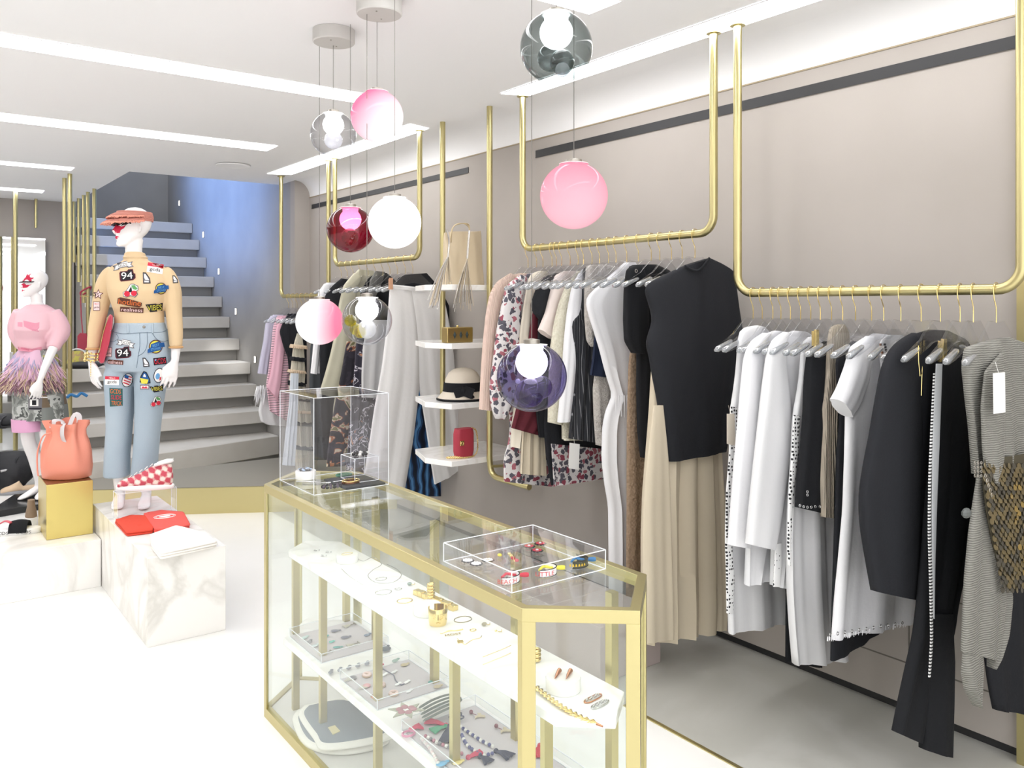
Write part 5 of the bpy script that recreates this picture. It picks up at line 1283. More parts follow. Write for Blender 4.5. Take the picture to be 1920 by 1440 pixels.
pendant(1043,90,136,1046,2.18,'smoky grey globe pendant at the top centre','shell',SMK,inner=[(-.15,.1,-.25,.38,SMB),(.15,-.1,-.42,.34,SMB),(.15,-.3,-.68,.2,WB)])
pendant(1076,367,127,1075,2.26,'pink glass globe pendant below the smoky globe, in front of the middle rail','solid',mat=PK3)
pendant(997,707,132,998,2.22,'purple glass globe pendant hanging low before the floral dress','shell',PUR,inner=[(-.05,0,-.45,.42,PUB),(.25,.1,-.3,.34,PUB),(-.4,-.75,-.05,.07,WHT)])
# ================= shelf unit =================
t=thing('display_shelves','brass framed shelf unit with four white marble shelves between two rails','shelf unit',(2.65,4.02,.5))
y0=PX(918,500,RX)[1]; y1=PX(830,500,RX)[1]
zb=PX(918,880,RX)[2]-.07
pts=arc_frame((RX,y0,CEIL),(RX,y0,.50),(RX,y0-.55,.50),(WX-.0,y0-.56,.50),.06)
mb=MB(); mb.add(tube([(RX,y0,CEIL),(RX,y0,.68)]+[tuple(p) for p in spl([(RX,y0,.655),(RX,y0-.012,.59),(RX,y0-.05,.56),(RX,y0-.10,.555)],10)]+[(RX,y0-.36,.555)],.0165,12)); mb.build('frame_tube',BRASS,t,smooth=True)
mb=MB(); mb.add(tube([(RX,y1,CEIL),(RX,y1,.62)],.0165,12)); mb.build('post',BRASS,t,smooth=True)
poly=[(2.95,3.80),(2.42,3.80),(2.36,3.98),(2.46,4.26),(2.95,4.26)]
for k,z in enumerate((.655,.965,1.292,1.612)):
    mb=MB(); mb.add(prism(poly,z-.03,z)); mb.build('shelf',MARBW,t,bevel=.002)
for z in (.63,1.6):
    mb=MB(); mb.add(tube(spl([(RX,y0-.02,z-.02),(RX+.1,y0-.04,z-.02),(WX,y0-.04,z-.0)],10),.008,8)); mb.build('wall_hook',BRASS,t,smooth=True)
# tote
SHZ=(.655,.965,1.292,1.612)
def cart(px,py,y): return PY(px,py,y)
bx0,bz0=2.49,1.6125
TAN=pbr('sand_leather','#cbb99b',.5,var=(4,'#d3c3a7',.3)); TAN2=pbr('tan_leather','#c3b18f',.5)
a=PY(829,470,3.95)[0]; b=PY(913,470,3.87)[0]
t=thing('tote_bag','sand coloured leather tote bag with metallic tassels on the top shelf','bag',((a+b)/2,3.93,1.613))
rs=[]
for i in range(9):
    k=i/8; w=(b-a)/2*(1-.03*k); c=(a+b)/2; d=.055*(1-.75*k); z=1.613+.30*k
    rs.append([(c+w*math.copysign(abs(math.cos(q))**.35,math.cos(q)),3.93+d*math.copysign(abs(math.sin(q))**.5,math.sin(q))+.004*math.sin(5*q+i),z+(.012*math.cos(q) if i==8 else 0)) for q in [2*PI*j/36 for j in range(36)]])
mb=MB(); mb.add(rings(rs)); mb.build('bag_body',TAN,t,smooth=True,auto=60)
for s,px in ((0,858),(1,868)):
    P=[PY(842+s*4,455,3.86),PY(850,425,3.86),PY(868+s*6,419,3.86),PY(880,428,3.86),PY(876,450,3.86)]
    mb=MB(); mb.add(tube(spl(P,24),[(.003,.006)]*24,8)); mb.build('handle',TAN2,t,smooth=True)
MT=pbr('pewter_leather','#c9c5bf',.25,.8); MT2=pbr('sand_fringe','#bcae98',.4,.2)
def fringe(P0,Pend,n,sw,m,m2,nm):
    mb=MB()
    for i in range(n):
        k=i/(n-1)-.5; e=(Pend[0]+k*sw*C_,Pend[1]-k*sw*S+random.uniform(-.01,.01),Pend[2]+random.uniform(-.03,.03))
        mid=tuple((P0[j]*.45+e[j]*.55)+(.01*(1 if j==2 else -1)) for j in range(3))
        mb.add(tube(spl([P0,mid,e],10),[(.0012,.0035)]*10,4),i%2)
    mb.build(nm,[m,m2],t)
yk=3.80
P=[PY(838,430,yk),PY(842,452,yk),PY(840,482,yk)]
mb=MB(); mb.add(tube(spl(P,12),[(.004,.007)]*12,8)); mb.build('braided_strap',MT,t,smooth=True)
fringe(PY(840,480,yk),PY(812,570,3.70),14,.05,MT,MT2,'tassel')
fringe(PY(841,480,yk),PY(838,535,3.84),8,.06,MT,MT2,'tassel')
P=[PY(880,432,yk),PY(878,455,yk),PY(876,485,yk)]
mb=MB(); mb.add(tube(spl(P,12),[(.005,.008)]*12,8)); mb.build('braided_strap',MT,t,smooth=True)
fringe(PY(876,484,3.76),PY(868,575,3.765),18,.11,MT,MT2,'tassel')
# gold clutch
a=PY(839,640,3.86); b=PY(887,640,3.86); top=PY(860,612,3.86)[2]-.008
t=thing('box_clutch','gold box clutch with dark diamond stones on the second shelf','bag',((a[0]+b[0])/2,3.9,1.2925))
mb=MB(); mb.add(box(a[0],b[0],3.86,3.92,1.2925,1.2925+.085)); mb.build('case',pbr('antique_gold','#b7a26c',.35,1),t,bevel=.004)
mb=MB()
for i in range(3):
    cx=a[0]+(b[0]-a[0])*(.28+.24*i); mb.add(([(cx-.011,3.859,1.335),(cx,3.859,1.313),(cx+.011,3.859,1.335),(cx,3.859,1.357),(cx,3.852,1.335)],[(0,1,4),(1,2,4),(2,3,4),(3,0,4),(0,3,2,1)]))
mb.build('diamond_stones',pbr('dark_crystal','#3c4646',.1,.4),t)
mb=MB(); mb.add(sphere(((a[0]+b[0])/2,3.89,1.382),.007,10,6)); mb.build('clasp',GOLD,t,smooth=True)
# hat
cx,cy=PY(868,740,3.95)[0],3.95; z0=.9655
t=thing('cloche_hat','cream cloche hat with a wide black ribbon bow on the third shelf','hat',(cx,cy,z0))
STR=pbr('cream_straw','#ddd3c3',.8,bump=('noise',80,.2))
n=48
def hr(r,z,tilt=0): return [(cx+r*1.12*math.cos(a),cy+r*math.sin(a),z0+z+tilt*math.cos(a)) for a in [2*PI*k/n for k in range(n)]]
mb=MB(); mb.add(rings([hr(.132,.004),hr(.136,.010,.0),hr(.118,.03),hr(.1,.055),hr(.096,.085),hr(.09,.12),hr(.075,.152),hr(.05,.172),hr(.02,.180)])); mb.build('crown',STR,t,smooth=True,auto=80)
mb=MB(); mb.add(rings([hr(.1295,.0005),hr(.138,.003),hr(.139,.010),hr(.134,.013)],True,True)); mb.build('brim_trim',F_BLACK2,t,smooth=True)
mb=MB(); mb.add(rings([hr(.106,.05),hr(.103,.06),hr(.101,.085),hr(.098,.10),hr(.094,.098)],False,False)); mb.build('ribbon',F_BLACK2,t,smooth=True)
c=Vector((cx-.062,cy-.105,z0+.062))
mb=MB()
for s in(-1,1):
    M=Matrix.Translation(c)@Matrix.Rotation(-.75,4,'Z')@Matrix.Rotation(s*.35,4,'Y')
    mb.add(prism([(0,-.006),(s*.055,-.014),(s*.055,.004),(0,.006)],-.028,.028),0,M)
M=Matrix.Translation(c+Vector((.03,-.0,-.028)))@Matrix.Rotation(-.75,4,'Z')@Matrix.Rotation(.9,4,'Y'); mb.add(prism([(-.03,-.008),(.03,-.012),(.03,0),(-.03,0)],-.022,.022),0,M)
mb.add(sphere(c,.016,10,8,(1,.8,1.3))); mb.build('bow',F_BLACK2,t,smooth=True,auto=40)
# red bag
a=PY(852,860,3.90); b=PY(886,860,3.90)
t=thing('flap_bag','small red flap bag with gold clasp and chain on the lowest shelf','bag',((a[0]+b[0])/2,3.9,.6555))
rs=[]; cx=(a[0]+b[0])/2; w=(b[0]-a[0])/2
for i in range(11):
    k=i/10; ww=w*(.86+.14*min(1,k*6,(1-k)*6)); rs.append([(cx+ww*math.copysign(abs(math.cos(q))**.45,math.cos(q)),3.9+.03*math.copysign(abs(math.sin(q))**.7,math.sin(q)),.6555+.155*k) for q in [2*PI*j/28 for j in range(28)]])
RED=pbr('cherry_leather','#b53a4c',.55)
mb=MB(); mb.add(rings(rs)); mb.build('bag_body',RED,t,smooth=True,auto=50)
mb=MB(); mb.add(box(cx-.045,cx-.020,3.862,3.872,.72,.748)); mb.add(torus((cx-.032,3.862,.734),.008,.0025,16,6,1)); mb.build('clasp',GOLD,t,bevel=.002)
P=[(cx+.05,3.89,.81),(cx+.066,3.87,.79),(cx+.068,3.86,.70),(cx+.04,3.85,.662),(cx-.03,3.83,.660),(cx-.09,3.85,.660),(cx-.12,3.89,.660),(cx-.08,3.87,.664),(cx-.05,3.83,.660)]
PP=resamp([tuple(p) for p in spl(P,80)],75); mb=MB()
for i,p in enumerate(PP[:-1]):
    d=(Vector(PP[i+1])-Vector(p)).normalized(); M=Matrix.Translation(p)@d.to_track_quat('X','Z').to_matrix().to_4x4()@Matrix.Rotation((i%2)*PI/2,4,'X'); mb.add(torus((0,0,0),.0048,.0012,8,4,2,(1.2,.8)),0,M)
mb.build('chain',GOLD,t,smooth=True)
# low bench under middle rail
t=thing('low_bench','low mauve grey block bench under the long beige skirt','bench',(2.44,2.9,0))
mb=MB(); mb.add(box(2.24,2.585,2.43,3.55,.0,.225)); mb.build('block',pbr('mauve_plaster','#b3a6a2',.7),t,bevel=.003)
# ================= marble plinths =================
HB=.391
mb=MB(); mb.add(box(.892,1.232,3.872,5.12,.0,HB)); mb.build('marble_plinth',MARB,bevel=.002,label='tall white marble plinth jutting forward with the folded clothes on it',cat='plinth')
HA=.25
mb=MB(); mb.add(box(-1.2,.889,4.868,5.55,.0,HA)); mb.build('marble_plinth',MARB,bevel=.002,label='low long white marble plinth at left under the gold cube',cat='plinth')
# gold cube
t=thing('gold_cube','satin gold cube plinth under the coral bucket bag','plinth',(.77,5.2,HA))
mb=MB(); mb.add(box(.652,.876,5.02,5.33,HA+.001,HA+.292)); mb.build('panels',pbr('satin_gold','#d3c078',.3,1),t,bevel=.0015)
mb=MB(); mb.add(box(.655,.873,5.023,5.327,HA+.2921,HA+.294)); mb.build('top_panel',pbr('bronze_panel','#9a8254',.3,1),t)
GT_=HA+.294
# coral bucket bag
CORAL=pbr('coral_leather','#e8937d',.5,bump=('noise',150,.1)); STRP=pbr('grey_strap','#c9c3c4',.5)
cx,cy=.775,5.19
t=thing('bucket_bag','coral leather drawstring bucket bag on the gold cube','bag',(cx,cy,GT_))
rs=[]
for i,(k,w,d,am) in enumerate(((0,.118,.085,0),(.02,.128,.092,0),(.2,.134,.1,.0),(.45,.128,.095,.006),(.62,.112,.08,.012),(.75,.096,.066,.014),(.86,.094,.06,.016),(.95,.105,.07,.02),(1,.108,.072,.022))):
    r=[]
    for q in [2*PI*j/56 for j in range(56)]:
        rr=1+am/.1*math.cos(7*q+.5); lx=w*rr*math.copysign(abs(math.cos(q))**.8,math.cos(q)); ly=d*rr*math.sin(q)
        z=GT_+.31*k+(.012*math.cos(3*q+1) if i>6 else 0)
        r.append((cx+lx*C_+ly*S*.0+ly*S,cy-lx*S+ly*C_,z))
    rs.append(r)
mb=MB(); mb.add(rings(rs,True,False)); mb.build('bag_body',CORAL,t,smooth=True,auto=85)
mb=MB()
def loc(lx,ly,z): return (cx+lx*C_+ly*S,cy-lx*S+ly*C_,GT_+z)
mb.add(tube(spl([loc(-.055,-.05,.28),loc(-.06,-.02,.315),loc(-.04,.02,.31),loc(-.02,-.0,.29)],12),[(.003,.014)]*12,8)); mb.add(tube(spl([loc(.02,-.06,.20),loc(.015,-.078,.24),loc(.012,-.07,.285),loc(.01,-.05,.30)],12),[(.003,.014)]*12,8)); mb.add(tube(spl([loc(.03,-.03,.29),loc(.04,0,.345),loc(.065,.0,.34),loc(.08,-.02,.30)],12),[(.003,.014)]*12,8)); mb.build('strap_loops',STRP,t,smooth=True)
mb=MB(); mb.add(tube(spl([loc(-.05,-.065,.255),loc(-.10,-.06,.235),loc(-.135,-.05,.15),loc(-.137,-.05,.06),loc(-.12,-.07,.02)],24),.004,8)); mb.build('drawstring',CORAL,t,smooth=True)
# checked sneaker on the riser
zr=.5315; p=PD(268,905,4.37)
t=thing('sneaker','red and cream checked high top sneaker with white sole on the acrylic riser','shoe',(1.065,4.665,zr))
CHK,nt,out=newmat('red_check_canvas'); p_=N(nt,'ShaderNodeBsdfPrincipled'); L(nt,p_.outputs[0],out.inputs[0]); p_.inputs['Roughness'].default_value=.8
tc=N(nt,'ShaderNodeTexCoord'); w1=N(nt,'ShaderNodeTexWave'); w1.bands_direction='X'; w1.inputs['Scale'].default_value=9; w1.inputs['Distortion'].default_value=1; w1.inputs['Detail Scale'].default_value=6
w2=N(nt,'ShaderNodeTexWave'); w2.bands_direction='Z'; w2.inputs['Scale'].default_value=8; w2.inputs['Distortion'].default_value=1
mp=N(nt,'ShaderNodeMapping'); mp.inputs['Rotation'].default_value=(0,.5,0); L(nt,tc.outputs['Object'],mp.inputs[0]); L(nt,mp.outputs[0],w1.inputs['Vector']); L(nt,mp.outputs[0],w2.inputs['Vector'])
aa=N(nt,'ShaderNodeMath',operation='ADD'); L(nt,w1.outputs[1],aa.inputs[0]); L(nt,w2.outputs[1],aa.inputs[1]); nz=N(nt,'ShaderNodeTexNoise'); nz.inputs['Scale'].default_value=120; L(nt,tc.outputs['Object'],nz.inputs['Vector'])
ab=N(nt,'ShaderNodeMath',operation='ADD'); L(nt,aa.outputs[0],ab.inputs[0]); L(nt,nz.outputs[0],ab.inputs[1])
ac=N(nt,'ShaderNodeMath',operation='DIVIDE'); ac.inputs[1].default_value=3; L(nt,ab.outputs[0],ac.inputs[0])
rr_=N(nt,'ShaderNodeValToRGB'); rr_.color_ramp.elements[0].position=.42; rr_.color_ramp.elements[0].color=srgb('#c24c5c'); rr_.color_ramp.elements[1].position=.68; rr_.color_ramp.elements[1].color=srgb('#eee0d6'); L(nt,ac.outputs[0],rr_.inputs[0]); L(nt,rr_.outputs[0],p_.inputs['Base Color'])
def shoe(t,cx,cy,z0,Ln,W,yaw,up,sole,high=.085,back=True):
    # x forward (toe at -x)
    ca,sa=math.cos(yaw),math.sin(yaw)
    def P(x,y,z): return (cx+x*ca-y*sa,cy+x*sa+y*ca,z0+z)
    st=[(-.49,.22,.024),(-.46,.36,.034),(-.38,.45,.044),(-.25,.49,.054),(-.12,.46,.070),(0,.40,.088),(.10,.38,high*1.22),(.20,.38,high*1.36),(.32,.38,high*1.33),(.42,.36,high*1.36),(.475,.30,high*1.36),(.495,.18,high*1.1)]
    rs=[]
    for s,w,h in st:
        r=[]
        for k in range(20):
            a=2*PI*k/20; c=math.cos(a); q=math.sin(a); y=W*w*math.copysign(abs(c)**.75,c)*(1 if q<0 else (1-.45*q)); z=(h/2+.012)+h/2*math.copysign(abs(q)**.8,q)
            r.append(P(Ln*s,y,z))
        rs.append(r)
    mb=MB(); mb.add(rings(rs)); mb.build('upper',up,t,smooth=True,auto=60)
    rs=[]
    for z,g in ((0,.97),(.004,1.03),(.020,1.05),(.026,1.0)):
        r=[]
        for k in range(40):
            a=2*PI*k/40; x=.5*Ln*g*1.02*math.copysign(abs(math.cos(a))**.8,math.cos(a)); y=W*.5*g*math.sin(a)*(1.0 if math.cos(a)<0 else .82)
            r.append(P(x,y,z))
        rs.append(r)
    mb=MB(); mb.add(rings(rs)); mb.build('sole',sole,t,smooth=True,auto=50)
    return P
P=shoe(t,1.065,4.668,zr,.275,.095,-TH+.12,CHK,WHT)
mb=MB(); mb.add(tube(spl([P(.055,.02,.128),P(.10,.032,.142),P(.135,.0,.146),P(.10,-.032,.142),P(.055,-.02,.128)],20),.009,8,)); mb.add(tube([P(.13,0,.14),P(.141,0,.158),P(.136,0,.14)],.004,6)); mb.build('collar',WHT,t,smooth=True)
mb=MB()
for k in range(5): mb.add(tube([P(-.075+k*.026,-.022,.066+k*.014),P(-.068+k*.026,0,.074+k*.0145),P(-.075+k*.026,.022,.066+k*.014)],.0022,6))
mb.build('laces',WHT,t,smooth=True)
# folded clothes on the tall plinth
def folded(poly,z0,layers,th,m,lab,name='folded_shirt',extra=None,cat='folded clothes'):
    Q=[PZ(a,b,z0+layers*th*.8)[:2] for a,b in poly]
    c=Vector((sum(p[0] for p in Q)/len(Q),sum(p[1] for p in Q)/len(Q)))
    t=thing(name,lab,cat,(c.x,c.y,z0))
    mb=MB()
    for l in range(layers):
        j=[(1+random.uniform(-.03,.01)) for _ in Q]
        loop=[tuple(c+(Vector(q)-c)*jj) for q,jj in zip(Q,j)]
        # subdivide the outline and round it a little
        L2=[]
        for i in range(len(loop)):
            a=Vector(loop[i]); b=Vector(loop[(i+1)%len(loop)])
            for k in (.04,.3,.6,.96): L2.append(a+(b-a)*k)
        rs=[]
        for s,z in ((.975,.0),(1,.3),(1,.75),(.97,1.0),(.8,1.04),(.4,1.06)):
            rs.append([(c.x+(p.x-c.x)*s,c.y+(p.y-c.y)*s,z0+(l+z)*th*.97+.0008+.0012*math.sin(p.x*90+p.y*70+l)*(1 if z>.9 else 0)) for p in L2])
        mb.add(rings(rs))
    mb.build('cloth_layers',m,t,smooth=True,auto=80)
    return t,c
folded([(215,975),(245,966),(290,968),(287,994),(238,1000)],HB,2,.011,pbr('vermilion_cotton','#d8452f',.8,bump=('noise',50,.2)),'vermilion folded garment at the left of the folded stack on the marble plinth')
t,c=folded([(268,963),(300,957),(345,961),(357,984),(320,992),(290,993)],HB,2,.013,pbr('coral_cotton','#e35a52',.8,bump=('noise',50,.2)),'coral red folded shirt with a white ring print on the marble plinth')
mb=MB(); zt=HB+.0288
x,y,_=PZ(309,968,zt)
mb.add(torus((x,y,zt),.052,.0016,40,4,2,(1,.75))); mb.add(torus((x,y,zt),.044,.001,40,4,2,(1,.75)))
mb.add(sphere((x,y+.004,zt-.001),.03,16,5,(1,.6,.07))); mb.build('ring_print',WHT,t,smooth=True)
folded([(281,1003),(330,986),(385,1000),(409,1017),(301,1040),(284,1020)],HB,3,.010,pbr('ivory_cotton','#f6f2ec',.8,bump=('noise',40,.2)),'ivory folded garment nearest the front edge of the marble plinth')
# ---- low plinth things ----
LZ=HA+.0005
# logo sandal
x,y,_=PZ(28,1000,LZ)
t=thing('slide_sandal','black and white slide sandal with lettered strap edge, front left of the low plinth','shoe',(x,y,LZ))
ca,sa=math.cos(-TH+.25),math.sin(-TH+.25)
def Q(a,b,c): return (x+a*ca-b*sa,y+a*sa+b*ca,LZ+c)
rs=[]
for z,g in ((0,.98),(.006,1.02),(.026,1.02),(.030,.98)):
    rs.append([Q(.13*g*math.copysign(abs(math.cos(q))**.8,math.cos(q)),.045*g*math.sin(q),z) for q in [2*PI*k/40 for k in range(40)]])
mb=MB(); mb.add(rings(rs)); mb.build('footbed',WHT,t,smooth=True,auto=50)
rs=[]
for i in range(11):
    k=i/10; xx=-.02+.09*k; h=.055+.008*math.sin(k*PI)
    rs.append([Q(xx,-.05*math.cos(q),.012+h*max(0,math.sin(q))) for q in [PI*j/14 for j in range(15)]]+[Q(xx,.046*math.cos(q)*-1*-1,.012+(h-.006)*max(0,math.sin(q))) for q in [PI*j/14 for j in range(15)]])
mb=MB(); mb.add(rings(rs)); mb.build('strap',F_BLACK2,t,smooth=True,auto=60)
mb=MB()
for wv,o in (('GCDS',.055),('GCDS',-.055)):
    v,f=text2d(wv,.075,.016); mb.add(([Q(o+p[0],-.0475-.0,.015+p[1]) for p in v],f))
mb.build('lettering',BLACKM,t)
# black flat strap pad right part
mb=MB(); mb.add(tube(spl([Q(-.01,-.03,.066),Q(-.04,-.02,.075),Q(-.07,-.015,.06)],8),[(.004,.012)]*8,6)); mb.build('bow_strap',pbr('pink_bow','#c85a66',.6),t,smooth=True)
# boot heel beside cube
x,y,_=PZ(66,982,LZ)
x-=.02
t=thing('ankle_boot','brown ankle boot with white rubber sole, half behind the gold cube','shoe',(x,y,LZ))
rs=[]
for z,w,d in ((.0,.032,.05),(.045,.034,.052)): rs.append([(x+w*math.cos(q),y+d*math.sin(q),LZ+z) for q in [2*PI*k/20 for k in range(20)]])
mb=MB(); mb.add(rings(rs)); mb.build('sole',WHT,t,smooth=True,auto=50)
rs=[]
for z,w,d in ((.0455,.031,.048),(.07,.028,.04),(.10,.021,.03),(.14,.018,.024)): rs.append([(x+w*math.cos(q),y+d*math.sin(q),LZ+z) for q in [2*PI*k/20 for k in range(20)]])
mb=MB(); mb.add(rings(rs)); mb.build('upper',pbr('brown_suede','#8a7560',.8),t,smooth=True,auto=50)
# ---- floor things beyond ----
# black mat under pink mannequin
MX,MY,MZ=.846,7.16,.05
mb=MB(); mb.add(prism([(MX-.33,MY-.30),(MX+.22,MY-.16),(MX+.25,MY+.25),(MX-.10,MY+.25)],.0,.045)); mb.build('base_plate',pbr('black_gloss','#1d1e20',.15),label='glossy black base plate under the pink mannequin',cat='base plate')
# beige pump
x,y,_=PZ(48,922,.0)
x0_,y0_=PZ(36,925,.0)[:2]
t=thing('court_shoe','beige pointed court shoe with grey sole left of the pink mannequin foot','shoe',(x0_,y0_,.0))
shoe(t,x0_,y0_,.001,.26,.09,-TH+.5,pbr('nude_leather','#d9bfa0',.5),pbr('grey_sole','#9fa0a4',.5),.035)
# black rucksacks
BK=pbr('black_nylon','#26272c',.55,bump=('noise',30,.5)); 
def slumped(x,y,z,w,d,h,lab,name,strap=True,seed=0,yaw=-TH):
    random.seed(seed); t=thing(name,lab,'bag',(x,y,z)); ca,sa=math.cos(yaw),math.sin(yaw); rs=[]
    for i in range(10):
        k=i/9; f=math.sin(PI*(.12+.80*k))**.6; off=.12*w*k*k
        r=[]
        for q in [2*PI*j/30 for j in range(30)]:
            g=1+.06*math.sin(3*q+i*.7+seed)+.04*math.sin(7*q+seed)
            lx=w/2*f*g*math.copysign(abs(math.cos(q))**.8,math.cos(q))+off; ly=d/2*f*g*math.sin(q); r.append((x+lx*ca-ly*sa,y+lx*sa+ly*ca,z+h*k))
        rs.append(r)
    mb=MB(); mb.add(rings(rs)); mb.build('bag_body',BK,t,smooth=True,auto=80)
    if strap:
        for s in (-1,1):
            P=[(x+s*w*.2*ca,y+s*w*.2*sa-d*.3,z+h*.9),(x+(s*w*.25-.05)*ca,y-d*.6,z+h*.75),(x+(s*w*.3-.08)*ca,y-d*.62,z+h*.25),(x+(s*w*.35)*ca,y-d*.5,z+.02)]
            mb=MB(); mb.add(tube(spl(P,16),[(.004,.016)]*16,6)); mb.build('strap',BK,t,smooth=True)
        mb=MB(); mb.add(tube([(x-w*.1,y-d*.55,z+h*.55),(x+w*.12,y-d*.58,z+h*.6)],.009,8)); mb.build('pale_webbing',pbr('pale_webbing','#d5d5d7',.6) if 'pale_webbing' not in bpy.data.materials else bpy.data.materials['pale_webbing'],t,smooth=True)
    return t
x,y,_=PZ(18,928,0); slumped(x,y+.3,.0,.46,.24,.30,'large black nylon rucksack lying on the floor behind the pink mannequin legs','rucksack',seed=3)
x,y,z=PY(8,812,8.1); slumped(x-.05,8.15,.471,.34,.18,.12,'black bag on the stone bench at the far left edge','shoulder_bag',seed=5)
# things on the stair ledge behind
x,y,z=PY(128,690,8.22); slumped(1.35,8.24,.936,.36,.14,.06,'black shoes and strap pile on the left end of the fourth stair tread','shoe_pile',strap=False,seed=9)
YEL=ramp_mat('yellow_print',None,'noise',8,[(0,'#d8cf63'),(.5,'#c9ad7b'),(.58,'#d98f6a')],rough=.6)
x,y,z=PY(146,690,8.30)
t=thing('pouch_bag','yellow and pink printed pouch bag on the fourth stair tread','bag',(x,8.35,.9355))
rs=[]
for i in range(7):
    k=i/6; w=.085*(1-.3*k); rs.append([(x+w*math.cos(q)*(1+.05*math.sin(5*q)),8.37+.04*(1-.6*k)*math.sin(q),.9355+.15*k) for q in [2*PI*j/24 for j in range(24)]])
mb=MB(); mb.add(rings(rs)); mb.build('bag_body',YEL,t,smooth=True,auto=60)
mb=MB(); mb.add(tube(spl([(x-.07,8.36,1.07),(x-.03,8.36,1.10),(x+.03,8.36,1.10),(x+.07,8.36,1.07)],10),.006,6)); mb.build('rim',WHT,t,smooth=True)
x,y,z=PY(112,725,7.9); mb=MB(); mb.add(tube(spl([(1.14,7.62,.745),(1.17,7.64,.765),(1.21,7.62,.75),(1.25,7.66,.77),(1.29,7.64,.745)],20),[.012]*20,8)); mb.build('blue_bracelet',BLUM,smooth=True,label='small blue twisted item on the third stair tread',cat='accessory')
# red strap bag hanging on a pole
rx,ry=RPX,RPY; zc=rx*S+ry*C_
def RB_(px,py,d=-.03): return PD(px,py,zc+d)
REDL=pbr('berry_leather','#a8344a',.5)
p=RB_(153,660); t=thing('strap_bag','small berry red box bag hanging by a long strap from a brass pole','bag',RB_(153,655))
a=RB_(146,655); w=(RB_(165,655)[0]-a[0])
v=[RB_(*q,-.06) for q in ((145,656),(165,656),(165,632),(162,625),(150,624),(145,630))]; v2=[RB_(*q,.0) for q in ((145,656),(165,656),(165,632),(162,625),(150,624),(145,630))]
mb=MB(); n=6; mb.add((v+v2,[tuple(range(6))[::-1],tuple(range(6,12))]+[(i,(i+1)%6,6+(i+1)%6,6+i) for i in range(6)])); mb.build('bag_body',REDL,t,bevel=.006)
mb=MB(); mb.add(tube([RB_(155,626),RB_(152,590),RB_(151,552)],[(.006,.02),(.006,.016),(.006,.014)],6)); mb.add(tube(spl([RB_(151,552),RB_(152,547),RB_(162,541),RB_(170,538,-.01),RB_(166,546,.03),RB_(156,552)],20),.009,6)); mb.build('strap',REDL,t,smooth=True)
mb=MB(); mb.add(tube([RB_(150,555,-.04),RB_(167,556,-.02)],.004,6)); mb.build('hook',GOLD,t)
# ================= mannequins =================
MANQ=pbr('mannequin_gloss_white','#f1eeee',.25)
RV=Vector((C_,-S,0)); FV=Vector((S,C_,0)); UP=Vector((0,0,1)); EYEV=Vector((0,0,EYE))
def prings(rows, zc, pw=.85, n=32, hs=0):
    """rows: (centre px, py, half width px, half depth m, depth shift)"""
    out=[]
    for c,y,hw,hd,dz in rows:
        c0=Vector(PD(c,y,zc+dz)); hwm=hw*zc/F+hs; r=[]
        for k in range(n):
            a=2*PI*k/n; cc=math.copysign(abs(math.cos(a))**pw,math.cos(a)); ss=math.copysign(abs(math.sin(a))**pw,math.sin(a))
            r.append(c0+RV*hwm*cc+FV*(hd+hs)*ss)
        out.append(r)
    return rings(out)
def limb(pts, zc, n=14, seg=14, add=0):
    P=[(*PD(x,y,zc+d),r+add) for x,y,d,r in pts]; Q=spl(P,n*2)
    return tube([q[:3] for q in Q],[q[3] for q in Q],seg)
def vlimb(secs,n=16,pw=1):
    rs=[]
    for c,a,b in secs:
        rs.append([Vector(c)+a*math.cos(2*PI*k/n)+b*math.sin(2*PI*k/n) for k in range(n)])
    return rings(rs)
def hand(W,D,Sd,sc=1.0,curl=.02,spread=1.0):
    W=Vector(W); D=D.normalized(); Sd=(Sd-D*Sd.dot(D)).normalized(); Nn=D.cross(Sd).normalized()
    if Nn.dot(FV)<0: Nn=-Nn
    k=sc; parts=[]
    parts.append(vlimb([(W-D*.02*k,Sd*.020*k,Nn*.019*k),(W+D*.012*k,Sd*.023*k,Nn*.017*k),(W+D*.045*k,Sd*.033*k,Nn*.015*k),(W+D*.085*k,Sd*.037*k,Nn*.012*k),(W+D*.096*k,Sd*.030*k,Nn*.007*k)]))
    for off,l,cu in ((-.0285,.060,1.15),(-.0098,.074,1.0),(.0098,.080,.9),(.0285,.071,.75)):
        b=W+D*.086*k+Sd*off*k*spread; l*=k; c=curl*cu*k
        P=[tuple(b-D*.012*k),tuple(b+D*l*.42+Nn*c*.25+Sd*off*.15),tuple(b+D*l*.75+Nn*c*.8+Sd*off*.25),tuple(b+D*l*.98+Nn*c*1.5+Sd*off*.3)]
        Q=spl(P,12); parts.append(tube(Q,[(.0092-.0032*i/11)*k for i in range(12)],10))
    b=W+D*.022*k+Sd*.018*k
    P=[tuple(b),tuple(b+D*.028*k+Sd*.022*k+Nn*.004*k),tuple(b+D*.056*k+Sd*.030*k+Nn*.012*k),tuple(b+D*.078*k+Sd*.030*k+Nn*.018*k)]
    Q=spl(P,12); parts.append(tube(Q,[(.0125-.0055*i/11)*k for i in range(12)],10))
    return parts
